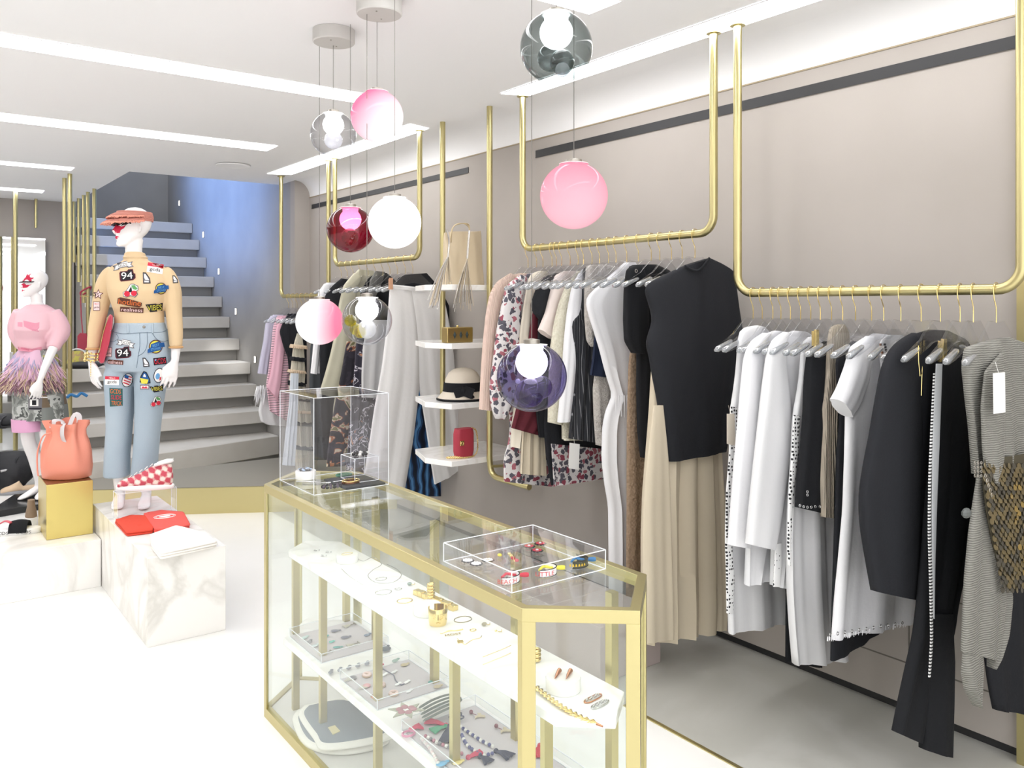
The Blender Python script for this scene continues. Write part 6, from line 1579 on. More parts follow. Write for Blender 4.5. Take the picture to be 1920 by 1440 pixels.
def head(chin_level, fwd, sc=1.0):
    c=Vector(chin_level); f=fwd.normalized(); r=Vector((f.y,-f.x,0)); k=sc; rs=[]
    for z,w,yf,yb in ((-.004,.010,.074,.050),(.002,.022,.084,.034),(.014,.033,.089,.010),(.03,.043,.088,-.018),(.05,.053,.087,-.045),(.075,.061,.087,-.070),(.10,.066,.088,-.086),(.125,.070,.090,-.094),(.15,.071,.087,-.096),(.175,.066,.074,-.088),(.195,.054,.054,-.070),(.21,.036,.030,-.045),(.217,.012,.0,-.012)):
        m=(yf+yb)/2; h=(yf-yb)/2; rr=[]
        for q in range(32):
            a=2*PI*q/32; cc=math.cos(a); ss=math.copysign(abs(math.sin(a))**.9,math.sin(a))
            rr.append(c+UP*z*k+f*(m+h*ss)*k+r*w*k*cc*(1 if ss<.3 else (1-.12*ss)))
        rs.append(rr)
    P=[rings(rs)]
    def q(x,y,z): return c+r*x*k+f*y*k+UP*z*k
    P.append(tube([q(0,.082,.118),q(0,.096,.098),q(0,.107,.078),q(0,.101,.070),q(0,.086,.068)],[.006*k,.008*k,.011*k,.011*k,.006*k],10))
    for s in(-1,1): P.append(sphere(q(s*.009,.097,.072),.0075*k,8,6)); P.append(sphere(q(s*.030,.074,.118),.013*k,10,8,(1,1,.6)))
    for s in(-1,1): P.append(sphere(q(s*.069,-.005,.095),.014*k,10,8,(.5,1,1.7)))
    P.append(tube([q(-.022,.082,.044),q(-.008,.093,.048),q(0,.095,.0465),q(.008,.093,.048),q(.022,.082,.044)],[.002,.0055*k,.0055*k,.0055*k,.002],8))
    P.append(tube([q(-.018,.083,.040),q(0,.093,.037),q(.018,.083,.040)],[.003,.007*k,.003],8))
    P.append(sphere(q(0,.080,.010),.016*k,10,8))
    return P
def bvh(o_list):
    vs=[];fs=[]
    for o in o_list:
        b=len(vs); org=wl(o); vs+=[v.co+org for v in o.data.vertices]; fs+=[[i+b for i in p.vertices] for p in o.data.polygons]
    return BVHTree.FromPolygons(vs,fs)
class Proj:
    def __init__(s,objs): s.t=bvh(objs)
    def hit(s,px,py,fb=None):
        d=(Vector(PD(px,py,1.0))-EYEV).normalized(); h=s.t.ray_cast(EYEV,d)
        if h[0] is None: return (EYEV+d*fb) if fb else None,fb,d
        return h[0],(h[0]-EYEV).length,d
def patch(pr,parent,cx,cy,rot,comps,name='patch',scale=1,label=None,subdiv=True):
    """comps: list of (kind, material, data); px units around cx,cy, y down"""
    base,fb,_=pr.hit(cx,cy)
    if base is None: return
    mats=[];mb=MB(); ca,sa=math.cos(math.radians(rot)),math.sin(math.radians(rot)); lay=0
    for kind,m,dat in comps:
        lay+=1
        if m not in mats: mats.append(m)
        mi=mats.index(m); off=.0016+.0011*lay
        def W(x,y):
            X=cx+(x*ca+y*sa)*scale; Y=cy+(-x*sa+y*ca)*scale
            h,dd,d=pr.hit(X,Y,fb)
            if dd is None or abs(dd-fb)>.09: h=EYEV+d*(fb+.02)
            return h-d*off
        if kind=='txt':
            s_,w,h,x0,y0=dat; v,f=text2d(s_,w,h); mb.add(([W(x0+p[0],y0-p[1]) for p in v],f),mi); continue
        if kind=='ell': x0,y0,rx,ry=dat; loop=[(x0+rx*math.cos(2*PI*k/24),y0+ry*math.sin(2*PI*k/24)) for k in range(24)]
        elif kind=='rect':
            x0,y0,w,h=dat; loop=[]
            for a,b in (((-1,-1),(1,-1)),((1,-1),(1,1)),((1,1),(-1,1)),((-1,1),(-1,-1))):
                for k in range(4): loop.append((x0+(a[0]+(b[0]-a[0])*k/4)*w/2,y0+(a[1]+(b[1]-a[1])*k/4)*h/2))
        else:
            loop=[]
            for i in range(len(dat)):
                a=dat[i]; b=dat[(i+1)%len(dat)]
                for k in range(2): loop.append((a[0]+(b[0]-a[0])*k/2,a[1]+(b[1]-a[1])*k/2))
        mx=sum(p[0] for p in loop)/len(loop); my=sum(p[1] for p in loop)/len(loop)
        n=len(loop); v=[];f=[]
        for g in (1,.66,.33): v+=[W(mx+(p[0]-mx)*g,my+(p[1]-my)*g) for p in loop]
        v.append(W(mx,my))
        for r_ in range(2):
            for i in range(n): j=(i+1)%n; f.append((r_*n+i,r_*n+j,(r_+1)*n+j,(r_+1)*n+i))
        for i in range(n): f.append((2*n+i,2*n+(i+1)%n,3*n))
        mb.add((v,f),mi)
    return mb.build(name,mats,parent,label=label)
def pm(n,c,r=.7): return pbr('patch_'+n,c,r,spec=.2)
P_BRN=pm('brown','#5d3a30');P_MAR=pm('maroon','#5c2430');P_BLK=pm('black','#26242a');P_WHT=pm('white','#f3f1ef');P_RED=pm('red','#cf3347');P_GRN=pm('green','#5f9b5f');P_BLU=pm('blue','#25558f');P_YEL=pm('yellow','#d8cf4e')
P_ORG=pm('orange','#e0783c');P_PNK=pm('pink','#f0d3d3');P_GRY=pm('grey','#77757a');P_TEA=pm('teal','#35615f');P_LBL=pm('light_blue','#6fa5d6')
def ribbon(w=38):
    return [('poly',P_GRY,[(-w/2-1,-3),(-w/2+9,-3),(-w/2+9,-6),(w/2-9,-6),(w/2-9,-3),(w/2+1,-3),(w/2-3,2),(w/2+1,7),(w/2-9,7),(w/2-9,4.5),(-w/2+9,4.5),(-w/2+9,7),(-w/2-1,7),(-w/2+3,2)]),
            ('poly',P_WHT,[(-w/2+9,-4.8),(w/2-9,-4.8),(w/2-9,3.3),(-w/2+9,3.3)]),('poly',P_WHT,[(-w/2+2,-1.5),(-w/2+9,-1.5),(-w/2+9,5.5),(-w/2+2,5.5),(-w/2+5,2)]),('poly',P_WHT,[(w/2-9,-1.5),(w/2-2,-1.5),(w/2-5,2),(w/2-2,5.5),(w/2-9,5.5)]),('txt',P_BLK,('GCDS',17,5.5,0,-.6))]
n94=[('poly',P_MAR,[(-15,-6),(-13,-9),(0,-9),(2,-12),(11,-12),(12,-4),(15,-3),(15,5),(10,9),(-13,10),(-15,7)]),('poly',P_BLK,[(-13,-5),(-12,-7.5),(1,-7.5),(3,-10.5),(9.5,-10.5),(10,-3),(13,-2),(13,4),(9,7.5),(-12,8.5)]),('txt',P_WHT,('94',21,13,-1,-.5))]
nametag=[('rect',P_WHT,(0,0,30,18)),('rect',P_RED,(0,-6,30,6.5)),('txt',P_WHT,('HELLO',13,3.2,0,-6)),('txt',P_BLK,('gcds',20,8,0,3))]
handsp=[('poly',P_BLK,[(-7,-11),(-1,-11),(7,-1),(9,9),(-5,10),(-6,0)]),('poly',P_GRY,[(-6,-9.5),(-2,-9.5),(5.5,-.5),(7.5,7.5),(-4,8.5),(-5,0)]),('poly',P_WHT,[(-4,-8),(-1.5,-8),(4,0),(6,3),(-1,3),(-4,-2)]),('rect',P_WHT,(1,6,8,2.4))]
cherry=[('poly',P_GRY,[(-14,12),(-15,4),(-9,1),(0,-12),(6,-12),(14,-8),(15,-1),(11,2),(14,8),(8,14),(0,11),(-8,14)]),('poly',P_WHT,[(-13,11),(-13.5,4),(-8,2),(0,-10.5),(5,-10.5),(12.5,-7),(13.5,-1),(9,2),(12,8),(7,12.5),(0,9.5),(-8,12.5)]),
 ('poly',P_BLK,[(1,-8),(-5,4),(3,4)]),('poly',P_GRN,[(1,-9),(7,-9.5),(13,-3),(10,-.5),(4,-2)]),('ell',P_RED,(-7,7,5.6,5.2)),('ell',P_RED,(6,6,5.4,5.2))]
bluep=[('ell',P_BRN,(0,0,13,13)),('ell',P_YEL,(0,0,11,11)),('poly',P_BLU,[(-17,9),(-16,3),(-10,0),(-8,-6),(8,-9),(9,-6),(17,-5),(17,3),(10,3),(9,8),(-10,9)]),('txt',P_LBL,('BEST',13,4.5,1,-2.5)),('txt',P_LBL,('STONED',20,4.5,0,4))]
def hot(w): return [('poly',P_BRN,[(-w/2,-6),(-w/2+5,-8),(0,-6),(w/2-8,-3),(w/2,-1),(w/2,5),(w/2-4,8),(0,7),(-w/2,4)]),('txt',P_ORG,('hotline',w-4,10,0,0))]
def real(w): return [('rect',P_BRN,(0,0,w,9.5)),('txt',P_PNK,('realness',w-4,6.8,0,0)),]
def vibes(w,h=15): return [('poly',P_BLK,[(-w/2-1,-h/2),(w/2+2,-h/2-1),(w/2,h/2),(-w/2+7,h/2+1)]),('txt',P_YEL,('VIBES',w-3,h-4,1,0))]
star=[(r*math.cos(PI/2+k*PI/5),-r*math.sin(PI/2+k*PI/5)) for k in range(10) for r in [(12 if k%2==0 else 5.5)]]
tagp=[('rect',P_MAR,(0,0,15,20)),('rect',P_PNK,(0,0,13,18)),('txt',P_RED,('HELLO',9,3,0,-5)),('txt',P_BLK,('gcds',11,5,0,3))]
dropp=[('poly',P_BLK,[(-10,8),(-8,-4),(-2,-14),(4,-12),(11,2),(12,10),(2,12)]),('poly',P_BLU,[(-8,7),(-6,-3),(-1,-12),(3,-10),(9,2),(10,8),(2,10)]),('poly',P_YEL,[(-9,0),(-2,1),(8,3),(5,11),(-6,11)]),('poly',P_WHT,[(-1,-8),(1,-8),(3,-2),(-3,-3)])]
flagell=[('ell',P_BLK,(0,0,11,14)),('ell',P_WHT,(0,0,9.6,12.6))]+[('rect',P_RED,(0,-8+5*k,15-abs(k-1.6)*1.5,2.2)) for k in range(4)]+[('rect',P_BLU,(-4,-6,8,6))]
gflag=[('rect',P_BLK,(0,0,27,15)),('txt',P_RED,('GCDS',24,11,0,0)),('rect',P_LBL,(-9,-3,3,3))]
sk=[('poly',P_TEA,[(-13,-17),(12,-17),(14,15),(-10,18)]),('txt',P_ORG,('GCDS',20,8,-1,-11)),('txt',P_RED,('SLIDE',20,8,1,0)),('txt',P_ORG,('TRICK',20,8,2,11))]
wing=[('ell',P_BLK,(0,0,10,14)),('ell',P_WHT,(0,0,8.6,12.6)),('ell',P_LBL,(-2,2,4,6)),('poly',P_RED,[(2,3),(5,2),(5,8),(3,9)])]

# ---------- patched mannequin ----------
Z1=4.6
o1=Vector(PD(262,952,Z1)); o1.z=HB
m1=thing('mannequin','white mannequin in patched denim, sheer beige turtleneck and coral fringed visor','mannequin',tuple(o1))
torso=[(254,486,15,.045,0),(256,492,27,.052,0),(258,497,42,.062,0),(259,504,50,.074,0),(259,514,54,.085,0),(259,527,54,.095,-.005),(259,545,52,.107,-.012),(260,562,48,.104,-.01),(261,585,42,.085,0),(262,603,41,.08,0),(262,630,49,.1,.005),(262,660,52,.115,.01),(262,688,51,.11,.01)]
armL=[(213,508,0,.030),(204,517,0,.037),(196,535,.005,.041),(193,553,.01,.042),(186,585,.01,.038),(179,622,.0,.034),(175,655,-.01,.027),(172,672,-.015,.022)]
armR=[(306,508,0,.030),(314,517,0,.037),(321,535,.005,.041),(324,553,.01,.042),(326,585,.01,.038),(329,622,.0,.034),(330,652,-.01,.027),(328,672,-.015,.022)]
fw1=(-FV*.72-RV*.70)
neck=[(253,492,.01,.05),(251,476,.012,.044),(251,460,.014,.045),(252,448,.02,.048)]
chin=Vector(PD(251,462,Z1+.012))
body=[prings(torso,Z1),limb(armL,Z1,n=20),limb(armR,Z1,n=20),limb(neck,Z1)]+head(chin,fw1,1.0)
wL=Vector(PD(171,676,Z1-.018)); body+=hand(wL,Vector(PD(180,735,Z1-.03))-wL,RV*.8-FV*.6,1.0,.02)
wR=Vector(PD(328,676,Z1-.018)); body+=hand(wR,Vector(PD(312,735,Z1-.03))-wR,-RV*.8-FV*.6,1.0,.02)
for a,k,n_,tx in (((229,690),(224,790),(222,905),219),((286,690),(279,790),(271,905),269)):
    A=Vector(PD(*a,Z1)); K=Vector(PD(*k,Z1)); N_=Vector(PD(*n_,Z1+.02)); H=N_+FV*.03-UP*.045; T=Vector(PD(tx,950,Z1-.09)); T.z=HB+.013
    H.z=HB+.05
    Q=spl([(*A,.056),(*K,.042),(*((K+N_)/2),.044),(*N_,.027)],20); body.append(tube([q[:3] for q in Q],[q[3] for q in Q],14))
    Q=spl([(*N_,.027),(*(N_*.5+H*.5),.028),(*H,.026)],8); body.append(tube([q[:3] for q in Q],[q[3] for q in Q],12))
    sd=RV*.034
    d=(T-H); body.append(vlimb([(H-FV*.018,RV*.016,UP*.02),(H+UP*.0,RV*.026,UP*.032),(H+d*.45,RV*.033,UP*.028),(H+d*.8,RV*.038,UP*.016),(T,RV*.034,UP*.0115),(T-FV*.03,RV*.018,UP*.008)]))
v,f=union_mesh(body,.0055,5)
mb=MB(); mb.add((v,f)); B1=mb.build('body',MANQ,m1,smooth=True,auto=False)
NUDE=pbr('sheer_nude_jersey','#d8bd97',.65,spec=.25,bump=('noise',12,.25)); NUDE2=pbr('nude_cuff','#c99e6c',.65)
tp=[prings([(254,482,20,.062,0)]+[(c,y,hw,hd,dz) for c,y,hw,hd,dz in torso[:9]]+[(262,612,42,.082,0)],Z1,hs=.006),
    limb([(x,y,d,r) for x,y,d,r in armL[:7]],Z1,add=.006),limb([(x,y,d,r) for x,y,d,r in armR[:7]],Z1,add=.006),limb([(255,497,.0,.066),(254,489,.006,.060),(253,481,.01,.056),(253,474,.012,.055)],Z1)]
v,f=union_mesh(tp,.007,3); mb=MB(); mb.add((v,f)); TOP=mb.build('turtleneck',NUDE,m1,smooth=True,auto=False)
mb=MB()
for A in (armL,armR):
    x,y,d,r=A[6]; p=Vector(PD(x,y-1,Z1+d)); mb.add(torus(p,r+.0065,.006,24,8))
mb.build('cuffs',NUDE2,m1,smooth=True)
DENIM=pbr('light_washed_denim','#9eaebb',.85,spec=.15,bump=('noise',220,.3),var=(2.2,'#b0bcc6',.2))
jn=[prings([(262,604,43,.085,0),(262,615,45,.09,0),(262,632,51,.105,.005),(261,655,55,.12,.01),(260,680,57,.12,.01),(260,695,55,.11,.01)],Z1,hs=.006),
 prings([(236,680,29,.10,.01),(228,700,28,.10,.01),(226,725,25.5,.095,.005),(225,755,23,.085,0),(224,800,21,.078,0),(220,850,20.5,.076,0),(219,893,21.5,.075,0)],Z1,hs=.001),
 prings([(284,680,29,.10,.01),(286,700,28,.10,.01),(282,725,25.5,.095,.005),(280,755,23.5,.085,0),(277,800,21,.078,0),(273.5,850,20.5,.076,0),(269.5,891,21.5,.075,0)],Z1,hs=.001)]
v,f=union_mesh(jn,.007,3); mb=MB(); mb.add((v,f)); JE=mb.build('jeans',DENIM,m1,smooth=True,auto=False)
PRJ=Proj([TOP,JE]); PRB=Proj([B1])
ST=pbr('denim_seam','#6d7d8d',.9)
def seam(pts,parent,m,r=.0014,pr=None,name='seam'):
    pr=pr or PRJ; q=[]
    for x,y in [p[:2] for p in spl([(a,b,0) for a,b in pts],24)]:
        h,dd,d=pr.hit(x,y,Z1)
        if h is not None: q.append(h-d*.0012)
    mb=MB(); mb.add(tube(q,r,5)); return mb.build(name,m,parent)
seam([(207,620),(230,626),(262,624),(300,623),(314,618)],JE,ST); seam([(262,624),(262,650),(259,668),(256,690)],JE,ST); seam([(276,622),(276,645),(270,660),(258,668)],JE,ST)
seam([(218,626),(222,634),(214,640),(206,640)],JE,ST); seam([(285,624),(294,636),(306,640),(315,638)],JE,ST)
p,_,d=PRJ.hit(270,613); mb=MB(); mb.add(sphere(p-d*.003,.008,10,6)); mb.build('button',STEEL,JE,smooth=True)
for x in (240,286):
    seam([(x,607),(x,614),(x,625)],JE,DENIM,.006,name='belt_loop')
patch(PRJ,TOP,230,497,12,ribbon(38)); patch(PRJ,TOP,239,517,4,n94); patch(PRJ,TOP,291,503,-9,nametag); patch(PRJ,TOP,274,522,-3,handsp)
patch(PRJ,TOP,245,544,0,cherry); patch(PRJ,TOP,302,541,6,bluep,scale=.85); patch(PRJ,TOP,243,567,-5,hot(46)); patch(PRJ,TOP,247,581,-3,real(44)); patch(PRJ,TOP,289,577,4,vibes(30,14))
patch(PRJ,TOP,180,523,0,dropp,scale=.6); patch(PRJ,TOP,184,552,-4,[('poly',P_MAR,star),('poly',P_PNK,[(a*.75,b*.75) for a,b in star]),('txt',P_BLK,('US',14,7,-5,1))],scale=.85); patch(PRJ,TOP,181,574,0,tagp,scale=.85); patch(PRJ,TOP,328,524,0,handsp,scale=.7)
patch(PRJ,JE,236,643,-12,ribbon(34)); patch(PRJ,JE,292,650,10,bluep); patch(PRJ,JE,203,660,-2,tagp,scale=.9); patch(PRJ,JE,231,662,2,n94); patch(PRJ,JE,214,679,-4,real(38),scale=.9); patch(PRJ,JE,273,680,0,handsp,scale=.85)
patch(PRJ,JE,300,677,6,gflag,scale=.9); patch(PRJ,JE,210,714,-2,nametag,scale=.88); patch(PRJ,JE,239,713,-20,flagell,scale=.95); patch(PRJ,JE,271,709,0,dropp,scale=.95); patch(PRJ,JE,271,726,0,[('rect',P_BLK,(0,0,17,8)),('rect',P_PNK,(0,0,15,6)),('poly',P_RED,[(-6,2),(-3,-2),(0,2),(3,-2),(6,2)])]); patch(PRJ,JE,298,704,-12,wing)
patch(PRJ,JE,293,729,6,vibes(24,11)); patch(PRJ,JE,217,745,-3,sk); patch(PRJ,JE,292,752,10,cherry,scale=.75)
# face paint and lashes
PAINT=pm('face_red','#cf2f4f',.4); LASH=pm('lash_black','#2b2427',.5)
r1=Vector((-fw1.y,fw1.x,0)).normalized(); f1=fw1.normalized()
def fp(x,y,z): return chin+r1*x+f1*y+UP*z
TB=bvh([B1])
def onface(x,z):
    o=chin+r1*x+UP*z+f1*.3; h=TB.ray_cast(o,-f1)
    return (h[0] if h[0] is not None else chin+r1*x+UP*z+f1*.07)+f1*.0015
def facepoly(loop,m,name):
    mx=sum(p[0] for p in loop)/len(loop); mz=sum(p[1] for p in loop)/len(loop); n=len(loop); v=[]
    for g in(1,.66,.33): v+=[onface(mx+(p[0]-mx)*g,mz+(p[1]-mz)*g) for p in loop]
    v.append(onface(mx,mz)); f=[]
    for r_ in range(2):
        for i in range(n): j=(i+1)%n; f.append((r_*n+i,r_*n+j,(r_+1)*n+j,(r_+1)*n+i))
    for i in range(n): f.append((2*n+i,2*n+(i+1)%n,3*n))
    mb=MB(); mb.add((v,f)); return mb.build(name,m,m1,smooth=True)
facepoly([(-.004,.118),(.048,.112),(.040,.094),(.026,.084),(.020,.068),(.008,.066),(.0,.082)],PAINT,'face_paint')
facepoly([(-.052,.122),(-.01,.118),(-.02,.100),(-.045,.104)],PAINT,'face_paint')
facepoly([(-.020,.046),(-.007,.053),(0,.050),(.007,.053),(.020,.046),(.008,.034),(-.008,.034)],PAINT,'painted_lips')
mb=MB()
for s in(-1,1):
    for i in range(16):
        x=s*(.008+.052*i/15); p=onface(x,.118+.004*math.sin(i)); mb.add(tube([p,p+f1*.012+UP*random.uniform(-.006,.014)+r1*s*.006,p+f1*.020+UP*random.uniform(-.012,.010)+r1*s*.012],[.004,.0035,.001],5))
mb.build('long_lashes',LASH,m1,smooth=True)
# visor
VIS=pbr('coral_raffia','#cc8577',.8,bump=('ribz',60,.6)); VIS2=pbr('coral_fringe','#e8a08c',.8)
hc=chin-f1*.004
def el(phi,rx,ry,z): return hc+f1*math.cos(phi)*ry+r1*math.sin(phi)*rx+UP*z
rs=[]
for z,g in ((.142,.0),(.140,.006),(.165,.008),(.190,.0065),(.192,.0)):
    q=.0 if z<.18 else -.006
    rs.append([el(2*PI*k/48,.072+g+q,.093+g+q,z) for k in range(48)])
mb=MB(); mb.add(rings(rs,False,False)); mb.build('visor_band',VIS,m1,smooth=True,auto=80)
def brim(z0,ext,drop,nm,m,z1=None):
    v=[];f=[];n=40;mm=7
    for i in range(n+1):
        ph=-1.75+3.5*i/n; c=max(0,math.cos(ph*.87))
        for j in range(mm):
            k=j/(mm-1); g=.004+ext*c**.8*k; wob=.004*math.sin(i*2.3)*k
            v.append(el(ph,.076+g,.097+g,z0-drop*k*(c**.5)+wob-.008*k*k))
    for i in range(n):
        for j in range(mm-1): a=i*mm+j; f.append((a,a+1,a+mm+1,a+mm))
    v2=[p+UP*.003 for p in v]; b=len(v); f2=[tuple(i+b for i in q[::-1]) for q in f]
    mb=MB(); mb.add((v+v2,f+f2)); o=mb.build(nm,m,m1,smooth=True,auto=False)
    mb=MB()
    for i in range(90):
        ph=-1.70+3.4*i/89; c=max(0,math.cos(ph*.87)); g=.004+ext*c**.8
        p=el(ph,.076+g,.097+g,z0-drop*(c**.5)-.006); q=el(ph,.076+g+.012,.097+g+.012,z0-drop*(c**.5)-.012-random.random()*.008)
        mb.add(tube([p,q],[.0035,.002],4))
    mb.build('fringe',VIS2,o,kind='stuff'); return o
brim(.158,.062,.030,'visor_brim',VIS); brim(.178,.034,.014,'visor_ruffle',VIS)
# bracelets
mb=MB()
for i,(px,py) in enumerate(((174,663),(174,669),(173,675))):
    p=Vector(PD(px,py,Z1-.012)); mb=MB()
    for k in range(14):
        a=2*PI*k/14; mb.add(sphere(p+RV*.040*math.cos(a)+FV*.036*math.sin(a)+UP*.004*math.sin(a*3+i),.0065,8,5))
    mb.add(torus(p,.038,.0035,28,6)); mb.build('gold_bracelet',GOLD,m1,smooth=True)
p=Vector(PD(170,680,Z1-.05)); mb=MB()
for k in range(9): mb.add(sphere(p-UP*.009*k,.0032,6,5))
mb.build('bracelet_chain',GOLD,m1,smooth=True)
# berry clutch under arm
t=thing('clutch_bag','glossy berry red clutch tucked under the patched mannequin left side arm','bag',tuple(PD(192,680,Z1)))
poly=[(206,588),(212,592),(211,612),(205,645),(195,681),(187,682),(185,672),(190,640),(196,612)]
a=[Vector(PD(x,y,Z1-.125)) for x,y in poly]; b=[Vector(PD(x,y,Z1+.10)) for x,y in poly]; n=len(poly)
mb=MB(); mb.add((a+b,[list(range(n)),list(range(n,2*n))[::-1]]+[(i,(i+1)%n,n+(i+1)%n,n+i) for i in range(n)])); mb.build('bag_body',pbr('berry_patent','#b43a4e',.15,coat=.5),t,bevel=.008)
mb=MB(); mb.add(tube([Vector(PD(x-1,y,Z1-.127)) for x,y in ((204,592),(194,625),(187,660))],.002,6)); mb.build('zip',GOLD,t)

# ---------- pink mannequin ----------
Z2=6.3
o2=Vector(PD(65,935,Z2)); o2.z=.046
m2=thing('mannequin','white mannequin in sheer pink jacket, feathered top skirt and patchwork midi skirt','mannequin',tuple(o2))
fw2=(-FV*.80-RV*.60)
chin2=Vector(PD(66,556,Z2))
tors=[(70,570,11,.045,.0),(70,577,24,.06,0),(69,586,33,.085,0),(67,600,33,.10,-.01),(64,618,32,.115,-.03),(64,636,28,.095,-.01),(65,655,24,.08,0),(66,680,30,.1,0),(67,710,33,.115,0),(68,730,31,.11,0)]
b2=[prings(tors,Z2),limb([(70,578,.01,.05),(69,563,.01,.042),(68,552,.01,.045)],Z2)]+head(chin2,fw2,.95)
aR=[(97,584,0,.045),(104,612,.0,.042),(103,642,-.06,.036),(93,668,-.14,.032),(82,694,-.20,.026),(76,710,-.22,.021)]
aL=[(40,584,0,.045),(36,612,.02,.042),(40,640,.0,.036),(44,660,-.02,.03)]
b2+=[limb(aR,Z2),limb(aL,Z2)]
w2=Vector(PD(75,713,Z2-.225)); b2+=hand(w2,Vector(PD(66,752,Z2-.24))-w2,-RV*.7-FV*.7,.95,.03)
for (a,k,n_,tx) in (((58,730),(52,815),(72,900),50),((82,730),(88,820),(86,890),92)):
    A=Vector(PD(*a,Z2)); K=Vector(PD(*k,Z2-.03)); N_=Vector(PD(*n_,Z2+.04)); H=N_.copy(); H.z=.10; T=H-FV*.13-RV*.05 if tx<80 else H-FV*.13+RV*.02; T.z=.062
    Q=spl([(*A,.075),(*K,.05),(*((K+N_)/2+FV*.02),.048),(*N_,.027)],20); b2.append(tube([q[:3] for q in Q],[q[3] for q in Q],14)); b2.append(tube([N_,H],[.027,.026],12))
    d=T-H; sdv=Vector((d.y,-d.x,0)).normalized()
    b2.append(vlimb([(H-d*.2,sdv*.018,UP*.02),(H,sdv*.026,UP*.034),(H+d*.45,sdv*.032,UP*.028),(H+d*.85,sdv*.038,UP*.015),(T,sdv*.032,UP*.013),(T+d*.2,sdv*.016,UP*.008)]))
v,f=union_mesh(b2,.0065,5); mb=MB(); mb.add((v,f)); B2=mb.build('body',MANQ,m2,smooth=True,auto=False)
ORG_=pbr('pink_organza','#e9bcc6',.5,bump=('noise',9,.6))
jk=[prings([(69,571,13,.06,0)]+tors[1:6]+[(64,648,27,.095,-.005),(65,655,26,.09,0)],Z2,hs=.010),
    limb([(97,584,0,.058),(106,604,.02,.078),(109,622,.02,.085),(104,640,-.05,.060),(99,654,-.09,.046)],Z2),limb([(40,584,0,.055),(35,604,.02,.07),(34,624,.02,.07),(42,650,-.01,.045)],Z2)]
v,f=union_mesh(jk,.009,2); mb=MB(); mb.add((v,f)); JK=mb.build('jacket',ORG_,m2,smooth=True,auto=False)
pr2=Proj([JK])
SAT=pbr('pink_satin','#dd8fa4',.35)
for nm,pl in (('pocket_flap',[(44,601),(66,606),(74,604),(73,622),(60,620),(45,612)]),('pocket_flap',[(33,604),(42,604),(42,613),(33,612)]),('waistband',[(34,650),(60,654),(78,650),(78,657),(55,660),(34,657)])):
    mx=sum(p[0] for p in pl)/len(pl); my=sum(p[1] for p in pl)/len(pl)
    patch(pr2,JK,mx,my,0,[('poly',SAT,[(a-mx,b-my) for a,b in pl])],name=nm)
# patchwork skirt
SKM=ramp_mat('patchwork_print',None,'noise',11,[(0,'#6f726f'),(.42,'#8c8f8b'),(.50,'#b9bbb8'),(.57,'#4f5250'),(.62,'#9a9c98')],rough=.8,detail=3,dist=.5)
mb=MB(); mb.add(prings([(66,655,26,.09,0),(68,680,36,.12,0),(70,720,41,.14,0),(72,760,42,.15,0),(73,785,42,.155,0)],Z2,pw=.8)); SK2=mb.build('midi_skirt',SKM,m2,smooth=True,auto=60)
mb=MB(); mb.add(prings([(60,783,29,.157,-.004),(60,797,28.5,.155,-.004),(60,806,28,.15,-.004)],Z2,pw=.8)); mb.build('pink_hem',pbr('pink_satin_hem','#e3a9cd',.4),SK2,smooth=True,auto=60)
mb=MB(); mb.add(prings([(88,665,14,.10,.02),(94,700,15,.13,.02),(98,745,14,.15,.02),(101,762,13.5,.155,.02)],Z2)); mb.build('side_panel',ramp_mat('olive_brown_panel',None,'noise',2.2,[(0,'#6f5f4d'),(.47,'#7f6c55'),(.52,'#b7b566'),(.7,'#c6c25c')],rough=.8),SK2,smooth=True,auto=60)
mb=MB(); mb.add(prings([(101,760,14,.155,.02),(103,780,14,.158,.02),(104,800,14.5,.16,.02)],Z2)); mb.build('grey_panel',pbr('slate_panel','#7b7f7c',.8),SK2,smooth=True,auto=60)
# dark printed lines like newsprint: two collage blocks
pr3=Proj([SK2])
patch(pr3,SK2,66,757,0,[('rect',P_GRY,(0,0,26,24)),('rect',P_WHT,(-2,-2,16,13)),('rect',P_BLK,(-2,-2,8,9)),('rect',P_BLK,(0,9,24,2)),('rect',P_BLK,(-8,-9,8,1.5))],name='print_block')
patch(pr3,SK2,80,735,0,[('rect',P_GRN,(0,0,22,1.5)),('rect',P_GRY,(0,5,22,2)),('rect',P_WHT,(0,10,18,2))],name='print_block')
# feathers
def feathers(y0,y1,hw0,hw1,n,mats,L_,nm):
    mb=MB()
    for i in range(n):
        a=PI+random.random()*PI+random.uniform(-.5,.5); k=random.random(); y=y0+(y1-y0)*k; hw=(hw0+(hw1-hw0)*k)*Z2/F; c=Vector(PD(64,y,Z2)); rd=RV*math.cos(a)*hw+FV*math.sin(a)*hw*.8
        p=c+rd; o_=rd.normalized(); l=L_*random.uniform(.7,1.3)
        q1=p+o_*.03*random.random()-UP*l*.4; q2=q1+o_*random.uniform(.0,.05)-UP*l*.5+RV*random.uniform(-.03,.03)
        mb.add(tube([p,q1,q2],[.005,.006,.0015],4),random.randrange(len(mats)))
    mb.build(nm,mats,m2,kind='stuff')
LV=pbr('lavender_feather','#b7aecb',.9);PF=pbr('pink_feather','#e0bad0',.9);CF=pbr('champagne_feather','#d8c0a8',.9);BF=pbr('burgundy_feather','#9a7682',.9)
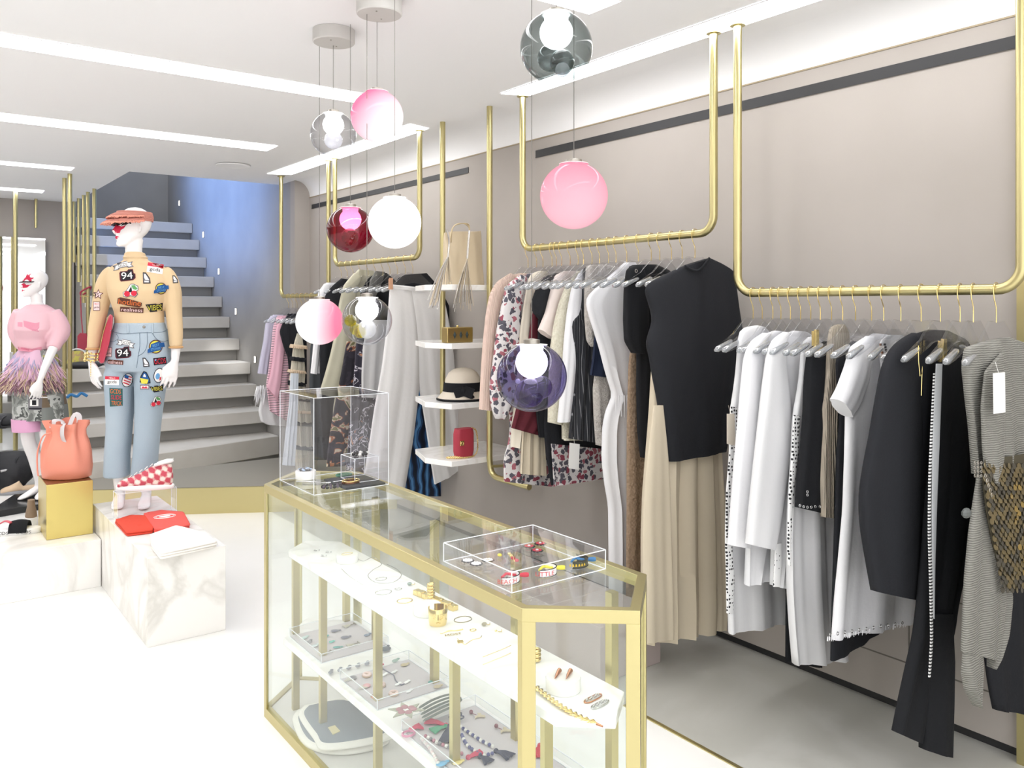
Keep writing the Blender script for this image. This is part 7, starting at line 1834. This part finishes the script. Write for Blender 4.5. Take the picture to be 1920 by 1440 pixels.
mb=MB(); mb.add(prings([(65,654,25,.09,0),(65,680,36,.13,0),(65,705,42,.15,0),(65,718,40,.14,0)],Z2,hs=.004)); mb.build('feather_lining',PF,m2,smooth=True)
feathers(656,672,26,36,320,[LV,LV,PF],.12,'lavender_feathers'); feathers(676,692,38,42,340,[PF,CF,PF],.11,'pink_feathers'); feathers(698,714,42,44,320,[BF,BF,CF],.10,'burgundy_feathers')
# face paint
f2=fw2.normalized(); r2=Vector((-f2.y,f2.x,0)).normalized(); TB2=bvh([B2])
def onf2(x,z):
    o=chin2+r2*x+UP*z+f2*.3; h=TB2.ray_cast(o,-f2); return (h[0] if h[0] is not None else chin2+r2*x+UP*z+f2*.07)+f2*.0018
def face2(loop,m,nm):
    mx=sum(p[0] for p in loop)/len(loop); mz=sum(p[1] for p in loop)/len(loop); n=len(loop); v=[]
    for g in(1,.66,.33): v+=[onf2(mx+(p[0]-mx)*g,mz+(p[1]-mz)*g) for p in loop]
    v.append(onf2(mx,mz)); f=[]
    for r_ in range(2):
        for i in range(n): j=(i+1)%n; f.append((r_*n+i,r_*n+j,(r_+1)*n+j,(r_+1)*n+i))
    for i in range(n): f.append((2*n+i,2*n+(i+1)%n,3*n))
    mb=MB(); mb.add((v,f)); mb.build(nm,m,m2,smooth=True)
face2([(-.005,.10),(.05,.11),(.058,.14),(.04,.17),(.02,.165),(.012,.13)],PAINT,'face_paint'); face2([(.0,.062),(.03,.066),(.05,.09),(.01,.10),(-.004,.085)],PAINT,'face_paint')
face2([(-.058,.11),(-.01,.112),(-.02,.135),(-.05,.150)],P_YEL,'yellow_eye_paint'); face2([(-.018,.045),(0,.052),(.018,.045),(0,.034)],PAINT,'painted_lips')
mb=MB()
for s in(-1,1):
    for i in range(14):
        x=s*(.008+.05*i/13); p=onf2(x,.110); mb.add(tube([p,p+f2*.012-UP*.002+r2*s*.006,p+f2*.02-UP*.006+r2*s*.012],[.004,.003,.001],5))
mb.build('long_lashes',LASH,m2,smooth=True)
